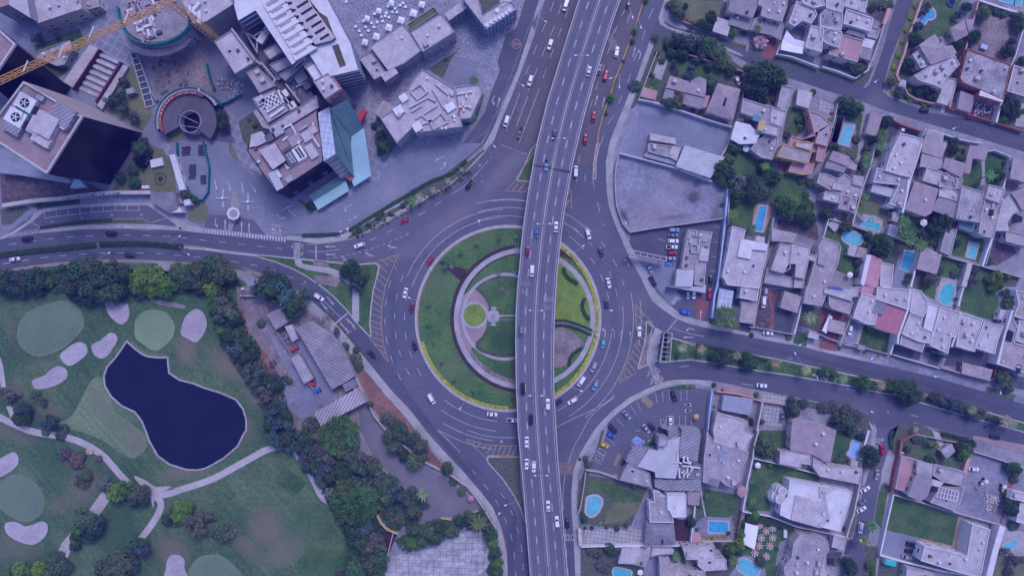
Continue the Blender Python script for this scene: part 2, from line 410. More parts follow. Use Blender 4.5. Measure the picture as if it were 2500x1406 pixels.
flat('north_frontage_surface','f 1333,0 1340,-60 1520,-60 1420,0 1390,80 1365,165 1340,250 1318,345 1285,375 1240,372 1192,366 1210,342 1226,294 1271,184 1308,82',0.036,M['asphalt_brown'])
flat('northeast_frontage_surface','f 1500,0 1520,-60 1590,-60 1575,0 1545,90 1520,160 1497,230 1475,300 1462,370 1440,400 1395,410 1405,360 1425,290 1445,210 1470,130',0.036,M['asphalt_brown'])
flat('southeast_ramp_surface','f 1370,1160 1398,1160 1395,1247 1400,1303 1405,1460 1340,1460',0.036,M['asphalt_dark'])
flat('trench_patch','c1 1735,350 2009,335 2009,355 1735,372',0.042,M['asphalt_dark'])
flat('residential_street','a3 430,180 345,400 490,420 780,410 1000,440 1340,640 1660,770 2009,870 a4 400,990 630,1080 1210,1260 2009,1500 2300,1590 2300,1420 2009,1290 1700,1210 1450,1170 1100,1110 720,970 620,880 0,720 a3 2009,730 1700,640 1590,590 1300,510 900,370 600,270',0.034,M['asphalt_dark'])
flat('residential_cross_street','a4 920,0 1000,-200 790,-200 760,0 700,200 650,400 600,560 540,720 490,830 560,930 640,890 640,800 700,580 780,380 860,180',0.038,M['asphalt_dark'])
def walk(s,h=0.14,m='side',name='sidewalk'):
 return struct(name,MB().prism(PW(s),-0.01,h),M[m])
walk('a3 490,0 430,180 450,250 600,320 900,430 1260,560 1250,540 1000,420 640,300 530,270 490,230 470,170 530,0')
walk('a3 345,400 220,760 160,880 60,1130 0,1270 f 1488,350 1479,395 1480,454 1485,499 1500,544 1515,579 1537,631 1562,673 1577,705 1592,735 1617,755 1649,777 1687,792 1729,801 1729,786 1700,780 1660,765 1628,742 1602,715 1586,680 1560,640 1540,600 1520,560 1505,520 1497,470 1496,420 1502,360 1520,310 1545,250 1567,189 1600,100')
walk('f 1299,60 1306,82 1286,139 1269,184 1249,236 1224,294 1207,341 1187,367 1174,382 1165,380 1180,360 1200,325 1214,290 1240,225 1262,175 1278,125 1296,70 1316,0 1330,-40 1342,-40 1331,0')
walk('f 443,563 311,557 199,559 95,569 102,562 199,552 311,550 372,548 443,556')
walk('f -20,585 0,581 28,567 70,540 85,520 100,510 180,501 270,496 366,494 395,505 430,530 460,550 500,560 500,569 443,563 425,545 400,528 360,502 270,503 180,508 108,518 75,545 40,568 10,583')
walk('f 833,588 888,571 948,539 998,511 1050,479 1100,449 1139,417 1174,382 1160,378 1125,408 1090,432 1040,458 990,490 930,520 870,555 832,575 774,583 700,575 700,585 774,595',m='concrete')
walk('f 724,707 751,727 774,746 796,767 824,796 853,829 888,872 923,914 960,959 998,999 1038,1050 1076,1093 1127,1146 1177,1204 1203,1237 1220,1278 1230,1316 1237,1354 1240,1420 1226,1420 1222,1360 1214,1310 1203,1270 1188,1240 1160,1205 1115,1160 1060,1100 1020,1055 985,1012 945,968 905,920 870,880 835,838 808,806 780,778 755,760 745,745',m='side')
walk('f 1739,930 1699,926 1649,928 1612,935 1575,951 1537,971 1498,999 1474,1023 1450,1050 1430,1083 1410,1118 1399,1151 1395,1202 1395,1247 1400,1303 1405,1420 1418,1420 1414,1300 1408,1247 1407,1202 1411,1155 1424,1118 1442,1085 1460,1058 1485,1030 1510,1006 1545,980 1580,962 1615,948 1650,939 1699,937 1738,946')
walk('f 1729,801 1799,814 1898,836 1953,844 2000,857 2124,884 2124,876 2000,847 1953,834 1898,826 1828,812 1729,790')
walk('f 2124,884 2286,921 2403,956 2540,998 2540,975 2480,962 2424,948 2330,917 2230,890 2180,875 2128,862',m='lot2')
walk('f 2500,1108 2430,1088 2375,1072 2375,1062 2500,1085 2560,1100 2560,1124',m='pinkpave')
walk('f 2138,1050 2134,1113 2119,1156 2111,1184 2104,1184 2112,1140 2124,1100 2128,1050 2120,1025',0.12)
walk('a4 920,0 640,830 640,890 700,960 1100,1090 1120,1080 760,950 660,900 690,800 950,0',0.13,'ground')
walk('a4 760,0 540,720 490,830 450,870 430,860 480,800 560,600 745,0',0.13,'ground')
flat('campus_paving','f -120,-100 1316,-100 1316,0 1296,70 1262,175 1214,290 1180,360 1125,408 1040,458 930,520 832,575 700,585 500,560 395,505 366,494 180,501 85,520 70,540 0,575 -120,590',0.01,M['campus'])
flat('campus_road','a2 1130,0 1270,0 1190,360 1060,640 950,900 830,1200 700,1406 520,1406 650,1230 740,1100 800,900 880,690 860,600 940,350 1050,270',0.045,M['asphalt_dark'])
flat('plaza_tiles','a0 160,330 380,260 830,200 1040,20 1300,380 1320,590 1190,740 640,800 880,440 780,290 330,360 400,440',0.02,M['plaza'])
flat('cobble_plaza','a1 1180,0 2009,0 a2 1130,0 1040,280 940,350 860,600 880,690 800,900 620,1200 440,1406 b1 1800,60 1650,320 1460,470 1620,300 1590,0 a1 1590,1300 1500,1000 1540,820 1480,690 1300,180',0.02,M['cobble'])
flat('smooth_plaza','a2 450,560 560,570 650,680 690,820 430,850 320,770 400,600',0.03,M['campus'])
flat('tiled_walk','b1 840,530 920,560 1090,710 1180,700 1460,490 1720,340 1720,260 1960,110 1800,100 1650,0 1600,0 1640,320 1460,430 1110,660 900,540',0.03,M['plaza'])
flat('tiled_walk','a1 180,1050 330,1180 400,1406 310,1406 200,1200',0.03,M['plaza'])
flat('tiled_walk','b1 300,0 400,0 480,180 560,270 540,300 340,170',0.03,M['plaza'])
flat('tiled_walk','b0 1580,0 1650,0 1720,120 1860,500 1750,520 1640,200',0.03,M['plaza'])
flat('tiled_walk','b0 900,500 1440,520 1440,560 1180,560 900,580',0.03,M['plaza'])
flat('campus_lawn','a0 1320,600 1500,1130 1400,1290 1020,1080 1190,740 1260,680',0.04,M['drylawn'])
flat('campus_lawn','b0 1400,0 1600,60 1700,200 1730,480 1090,475 1220,290',0.045,M['drylawn'])
flat('campus_lawn','a0 1640,1260 1730,1230 1800,1330 1830,1370 1640,1406',0.04,M['drylawn'])
flat('campus_lawn','a0 330,460 780,290 840,400 640,720 560,780 480,680 400,600',0.035,M['lawn'])
flat('campus_lawn','a1 330,1200 470,1100 580,1270 430,1406 380,1406',0.04,M['garden'])
flat('campus_lawn','b1 400,0 500,0 560,130 480,180',0.04,M['lawn'])
flat('campus_lawn','b1 240,90 300,170 330,170 260,0 230,0',0.04,M['drylawn'])
flat('campus_lawn','b0 1830,700 1900,620 2009,580 b1 30,620 30,720 0,770 b0 1970,790 1850,760',0.04,M['drylawn'])
flat('garden_wedge','a2 190,670 470,500 400,600 330,770 230,720',0.04,M['garden'])
flat('garden_wedge','b1 1690,60 1700,0 a1 1660,1250 1800,1406 b1 1840,80 1700,140',0.045,M['garden'])
flat('garden_wedge','a2 530,1190 640,1160 710,900 735,940 650,1200 590,1230 530,1225',0.04,M['lawn'])
flat('garden_wedge','b1 900,545 1010,590 1080,620 1090,660 1020,660',0.045,M['lawn'])
flat('mulch_garden','b0 0,290 660,380 840,390 1050,480 640,540 20,600',0.04,M['mauve'])
flat('roadside_garden','b0 0,650 200,600 290,640 110,800 20,800',0.04,M['garden'])
flat('roadside_garden','b0 300,610 780,545 790,595 360,640',0.04,M['garden'])
flat('layby_verge','b0 410,830 760,770 1150,745 1390,745 1480,790 1200,785 900,795',0.05,M['garden'])
flat('layby_lawn','b0 1210,750 1330,745 1335,785 1200,785',0.055,M['lawn'])
flat('layby_asphalt','b0 50,900 330,690 600,650 1100,600 1450,600 1640,720 1740,830 1500,800 1400,750 1150,745 760,770 400,830 380,870',0.03,M['asphalt'])
flat('toll_plaza_asphalt','b1 0,-60 60,-30 240,0 250,180 630,540 640,890 560,880 500,750 340,740 0,720',0.03,M['campus'])
flat('toll_lane_asphalt','b1 0,740 40,700 230,710 480,750 600,900 0,830',0.035,M['asphalt'])
flat('ramp_road','a0 1800,1300 2009,1200 a1 60,1050 200,1180 300,1406 0,1406 a0 1850,1380',0.025,M['asphalt'])
flat('verge','b1 1400,930 1480,850 1700,720 2009,560 2009,600 1800,720 1560,880 1400,940',0.16,M['garden'])
flat('verge','b2 -60,600 200,510 400,390 560,260 700,110 740,80 730,60 560,190 330,330 100,460 -60,520',0.16,M['garden'])
flat('campus_verge','b1 700,905 860,900 1340,900 1640,740 2009,490 2009,475 1640,700 1330,880 860,890',0.06,M['garden'])
flat('campus_verge','b2 0,465 350,300 560,140 720,0 740,0 570,150 360,310 0,485',0.06,M['garden'])
flat('campus_verge','a2 720,1406 900,1060 1100,520 1200,330 1285,0 1295,0 1215,330 1110,540 910,1080 740,1406',0.06,M['garden'])
flat('construction_yard','a0 1400,510 1700,520 1830,400 2009,380 a1 30,700 120,900 60,1050 a0 2009,860 1880,860 1700,900 1560,990',0.045,M['dirt'])
flat('construction_yard','a1 110,780 250,760 430,860 350,950 220,990',0.05,M['dirt'])
flat('construction_yard','b0 1760,0 1870,0 2009,0 b1 45,250 50,480 0,550 b0 1970,550 1870,480',0.045,M['campus'])
flat('golf_turf','f -160,672 0,668 75,655 174,645 274,640 373,642 500,650 560,662 600,690 640,800 700,950 720,1010 800,1060 900,1230 940,1330 930,1460 -160,1460',0.0,M['turf'])
flat('fairway','d0 560,-60 700,-150 900,-500 1060,-420 1100,-200 1380,20 1420,120 1390,200 1290,270 1180,230 1000,100 800,20',0.03,M['fairway'],True)
flat('fairway','d1 0,560 200,440 560,240 740,195 860,240 1000,420 1150,700 1250,860 1400,1130 1500,1250 1250,1406 360,1406 0,1050',0.02,M['turf'])
G1='c0 190,440 220,330 330,240 500,175 640,155 740,200 795,290 800,380 740,470 600,590 430,655 330,655 230,590 190,510'
G2='c0 1320,420 1330,330 1400,250 1500,220 1620,250 1690,320 1715,400 1690,500 1600,590 1510,625 1400,560 1330,500'
G3='d0 0,560 60,480 170,440 280,480 370,570 405,680 380,790 280,860 180,850 60,780 -10,700 -30,620'
G4='d1 -120,1320 -40,1235 80,1215 180,1240 280,1330 340,1430 200,1600 -100,1600 -160,1430'
G5='d1 720,400 760,350 990,500 860,650 670,490'
for gg,mm in((G1,'green'),(G2,'green2'),(G3,'green'),(G4,'green')):
 p=ccw(PW(gg,0,True))
 if mm=='green':struct('putting_green_fringe',MB().poly([Vector((q.x,q.y))for q in inset(p,-0.9)],0.035),M['fringe'])
 struct('putting_green',MB().poly(p,0.045),M[mm])
flat('tee_box',G5,0.035,M['lawn'])
flat('tee_box','d1 110,570 190,520 310,620 240,690',0.035,M['lawn'])
flat('tee_box','d1 870,1290 1200,890 1420,1130 1500,1250 1250,1420 960,1420',0.035,M['lawn'])
BUNK=['c0 1030,150 1100,130 1220,140 1260,190 1270,260 1250,330 1190,370 1120,330 1060,260','c0 1900,225 1960,225 2010,280 2030,370 2000,460 1930,540 1860,520 1780,470 1780,400 1820,290','c0 600,650 700,570 790,540 850,580 855,650 800,710 690,775 620,740 590,690','c0 900,570 990,520 1080,450 1140,470 1150,530 1110,600 1060,670 990,705 920,660','c0 330,910 430,870 500,810 570,775 640,800 665,850 640,910 540,970 430,1000 350,1000 315,950','d0 0,270 120,210 170,240 175,320 110,390 0,450 -60,420 -60,300','d0 60,890 150,880 240,920 310,910 400,875 455,900 460,970 410,1050 320,1100 200,1080 90,1020 45,950','d0 1610,1260 1650,1200 1730,1200 1780,1250 1780,1330 1810,1450 1590,1450 1600,1330']
for b in BUNK:
 p=ccw(PW(b,0,True))
 struct('bunker_lip',MB().ring([(q.x,q.y)for q in inset(p,-0.35)],[(q.x,q.y)for q in p],0.0,0.12),M['turf'])
 struct('sand_bunker',MB().poly(p,0.05),M['sand'])
flat('dirt_strip','c0 1480,120 1530,120 1820,180 1810,215 1620,190 1480,150',0.04,M['dirt'])
def ribbon(name,s,w,z,m,smooth=True,h=0.0):
 p=P(s)
 if smooth:p=catmull(p,False)
 return struct(name,MB().path([W(x,y)for x,y in p],w,z-h,z),M[m])
ribbon('cart_path','f -20,1008 30,1033 80,1053 160,1067 210,1085 255,1115 295,1160 330,1192 370,1208 410,1205 440,1195 520,1168 600,1125 650,1098 690,1090 715,1097 738,1125 765,1170 785,1210 806,1225',2.9,0.06,'path')
ribbon('cart_path','f 372,1205 392,1225 388,1250 370,1280 342,1318',2.9,0.065,'path')
flat('cart_path','d0 1290,440 1400,480 1500,540 1650,545 1500,640 1480,740 1420,600 1380,560',0.07,M['path'],True)
flat('cart_path','d1 1080,550 1240,560 1220,720 1150,690 1100,610',0.062,M['path'])
ribbon('cart_path','c0 -20,700 10,800 30,950 60,1100 110,1230 150,1320',2.2,0.055,'path')
ribbon('dirt_strip','d0 1030,620 960,720 900,800 780,960 700,1050 640,1120 600,1210',5.0,0.05,'path',False)
LAKE='c0 1247,545 1330,620 1390,665 1450,690 1560,702 1640,700 1645,780 1655,850 1760,920 1900,955 c1 0,1000 150,1045 300,1110 370,1200 400,1300 400,1406 d1 370,30 310,150 180,260 60,330 d0 1975,360 1900,375 1800,370 1640,320 1530,240 1450,100 1415,0 c0 1400,1310 1330,1220 1200,1160 1100,1070 1040,970 1030,880 1060,790 1150,690 1205,610'
M['lake']=mat('lake_water',(0.008,0.012,0.03),rough=0.12,noise=0.1,scale=0.1,spec=0.25,fine=0.02)
lk=ccw(PW(LAKE))
flat('lake_water',LAKE,0.05,M['lake'])
struct('lake_edge',MB().ring([(q.x,q.y)for q in inset(lk,-0.75)],[(q.x,q.y)for q in lk],0.0,0.35),M['stone'])
struct('lake_bank',MB().path([W(x,y)for x,y in catmull(P('c0 1270,550 1350,625 1440,665 1550,690 1640,690'),False)],3.0,0.0,0.045),M['drylawn'])
flat('dirt_yard','c1 310,0 440,0 520,110 660,190 1000,110 1190,270 1500,620 1700,900 2009,1260 d1 1900,0 1800,0 1500,0 900,0 c1 600,1130 420,900 330,300',0.012,M['dirt'])
flat('concrete_yard','c1 440,160 620,420 850,690 960,950 1130,1165 980,1310 700,1130 740,960 900,980 640,500',0.02,M['lot2'])
flat('concrete_yard','c1 860,1040 1000,960 880,500 900,430 1080,700 1250,1010 1310,1100 1140,1170 980,1300',0.03,M['lot'])
flat('red_verge','c1 1190,370 1500,700 1700,930 2009,1270 d2 40,0 500,540 640,640 500,560 280,380 0,200 c1 1640,1180 1500,850 1450,780',0.03,M['reddirt'])
flat('red_verge','c1 280,170 400,230 430,480 640,690 700,850 560,830 500,600 400,500',0.03,M['reddirt'])
flat('grey_yard','c1 1500,1120 1640,1200 1770,1406 d1 1975,40 d2 150,350 400,500 640,690 700,760 560,800 300,850 60,960 d1 1860,1000 1700,830 1750,700 1950,560 1650,300 1500,0',0.035,M['greysmooth'])
flat('tile_yard','d1 1680,1500 1760,1240 d2 0,1170 260,1130 440,1000 700,950 750,1000 790,1200 800,1500',0.04,M['tileyard'])
flat('brown_court','d1 1620,940 1680,830 1860,1000 1750,1240 1600,1180',0.045,M['mulch'])
flat('path_paving','f 590,650 640,668 720,705 745,745 700,720 640,690',0.04,M['dirt'])
ribbon('sidewalk','a3 1380,690 1700,815 2009,915 a4 180,1000 600,1125 1050,1255 1500,1385 2009,1540',4.0,0.12,'ground',False,0.13)
CX,CY=1240.5,777.5
def circ(cx,cy,r,n=96,a0=0,a1=360):
 return[(cx+r*math.cos(R(a0+(a1-a0)*i/n)),cy+r*math.sin(R(a0+(a1-a0)*i/n)))for i in range(n+(0 if a1-a0==360 else 1))]
def cw(cx,cy,r,n=96):return ccw([W(x,y)for x,y in circ(cx,cy,r,n)])
struct('island_kerb',MB().ring(cw(CX,CY,228),cw(CX,CY,225),0.0,0.18),M['curb'])
struct('island_kerb_paint',MB().ring(cw(CX,CY,225),cw(CX,CY,224),0.0,0.21),M['curby'])
struct('island_kerb',MB().ring(cw(CX,CY,224),cw(CX,CY,221),0.0,0.16),M['curb'])
struct('island_lawn',MB().poly(cw(CX,CY,221),0.10),M['ilawn'])
def sector(cx,cy,ri,ro,a0,a1,z,m,name,n=40,w=0.0):
 mb=MB()
 for i in range(n):
  b0,b1=R(a0+(a1-a0)*i/n),R(a0+(a1-a0)*(i+1)/n)
  q=[(cx+r*math.cos(b),cy+r*math.sin(b))for r,b in((ri,b0),(ro,b0),(ro,b1),(ri,b1))]
  mb.poly([W(*p)for p in q],z)
 return struct(name,mb,M[m])
RX,RY=1281,778
sector(RX,RY,161,173,0,360,0.14,'concrete','island_path')
sector(RX,RY,173,182,98,262,0.13,'mulch','mulch_bed')
sector(RX,RY,150,161,98,175,0.12,'dirt','planting_bed')
sector(RX,RY,157,161,185,262,0.12,'mulch','planting_bed')
M['flower']=mat('yellow_hedge',(0.30,0.30,0.03),noise=0.3,scale=0.6,fine=0.45,fscale=2.0)
sector(CX,CY,213,221,90,165,0.35,'flower','flower_border')
sector(CX,CY,216,221,165,255,0.2,'drylawn','flower_border')
sector(CX,CY,213,221,-58,62,0.35,'flower','flower_border')
flat('mulch_bed','b2 275,1165 320,1150 420,1200 570,1240 540,1300 500,1350 430,1290 330,1200',0.13,M['mulch'])
flat('bare_soil_bed','b2 1475,985 1560,1030 1660,1150 1720,1240 1700,1260 1590,1150 1500,1110 1465,1090',0.125,M['mulch'])
flat('yellow_green_lawn','b2 1450,1150 1540,1190 1640,1270 1750,1406 c2 1790,150 1800,300 1790,420 1640,360 1420,330 c2 1420,0 b2 1440,1406',0.12,M['yellowlawn'])
flat('soil_patch','c2 1420,400 1500,395 1600,440 1730,560 1640,600 1560,690 1540,770 1480,790 1415,780',0.125,M['dirt'])
sector(1233,773,100,107,62,298,0.15,'concrete','island_path')
sector(1233,773,94,100,62,160,0.13,'garden','planting_bed')
sector(1233,773,94,100,205,298,0.13,'garden','planting_bed')
flat('pink_court','c2 620,10 660,10 740,100 780,190 770,250 750,400 700,500 640,580 560,610 500,500 470,380 460,250 500,120',0.135,M['pinkpave'],True)
struct('round_path',MB().ring(cw(1158.5,769,33),cw(1158.5,769,27),0.0,0.17),M['concrete'])
struct('round_lawn',MB().poly(cw(1158.5,769,27),0.16),M['yellowlawn'])
flat('island_cross_path','c2 880,275 1050,275 1050,292 880,292',0.15,M['concrete'])
flat('island_cross_path','c2 880,312 1050,315 1050,332 880,328',0.15,M['greysmooth'])
ribbon('island_dark_path','c2 1400,350 1500,345 1620,370 1720,410 1790,455',2.0,0.145,'greysmooth')
def island(s,m='lawn',z=0.16):
 p=ccw(PW(s));q=[(v.x,v.y)for v in inset(p,0.45)]
 struct('kerb',MB().ring([(v.x,v.y)for v in p],q,0.0,0.17),M['curb'])
 struct('verge',MB().poly([Vector(v)for v in q],z),M[m])
island('f 500,606 600,618 719,630 761,635 836,642 873,645 918,642 926,650 922,673 912,712 907,750 904,787 907,819 903,823 868,787 848,760 811,722 784,700 749,676 719,659 674,641 624,626 575,621 500,611')
island('f 1187,1119 1195,1113 1270,1114 1274,1180 1286,1278 1282,1276 1268,1237 1253,1209 1228,1171 1192,1131','garden')
island('b2 1190,60 1250,-10 1200,360 1180,380 1040,370 1060,340 1130,200')
island('c3 305,340 340,335 390,390 370,420 355,560 330,640 330,770 230,810 225,790 290,560 305,440','dirt')
walk('c3 400,395 480,440 450,500 445,720 390,750 400,765 340,800 325,740 330,620 355,520',0.2,'concrete')
flat('verge','c3 320,370 370,400 360,440 325,480 315,440',0.19,M['lawn'])
flat('verge','c3 390,680 440,675 445,735 400,755',0.05,M['lawn'])
walk('b1 880,1130 935,1130 960,1180 1060,1200 1230,1220 1340,1260 1410,1310 1450,1406 c1 1515,60 1515,330 1490,360 1445,290 1450,0 b1 1400,1380 1330,1320 1220,1280 1000,1240 940,1220 890,1190',0.2,'concrete')
flat('dirt_patch','b1 1080,1150 1200,1165 1230,1215 1060,1195',0.17,M['dirt'])
flat('dirt_patch','b1 1060,1290 1300,1300 1330,1340 1300,1406 1100,1380',0.17,M['dirt'])
island('f -100,642 0,626 60,617 120,610 236,601 236,595 180,596 100,604 40,612 -100,634','garden')
island('f 246,599 248,594 340,592 447,602 445,606 373,600','garden')
island('f 452,601 500,606 500,610 470,609 447,606','lawn')
MED='f 1642,824 1699,842 1799,859 1898,875 1998,897 2050,908 2174,935 2249,959 2373,994 2500,1031 2560,1048 2560,1070 2500,1056 2473,1048 2373,1021 2299,999 2249,984 2187,966 2124,954 2075,943 2000,930 1923,916 1856,907 1799,897 1724,884 1687,879 1639,883 1610,886 1615,845'
island(MED,'lawn')
flat('verge_strip','a3 290,0 330,0 230,250 190,380 100,600 0,870 a2 2009,880 1880,1240 1850,1320 1870,1180 1960,950 2009,790 a3 0,800 80,600 160,380 200,280',0.15,M['garden'])
ribbon('kerb_yellow','a3 290,0 200,280 150,400 80,600 0,800 a2 1990,870 1900,1120 1850,1320 1845,1406 b2 1825,150 1810,300',0.5,0.17,'curby',False,0.15)
ribbon('kerb','b2 1865,0 1830,170 1825,350 1800,350 1805,200 1835,0',0.4,0.16,'curb',False,0.15)
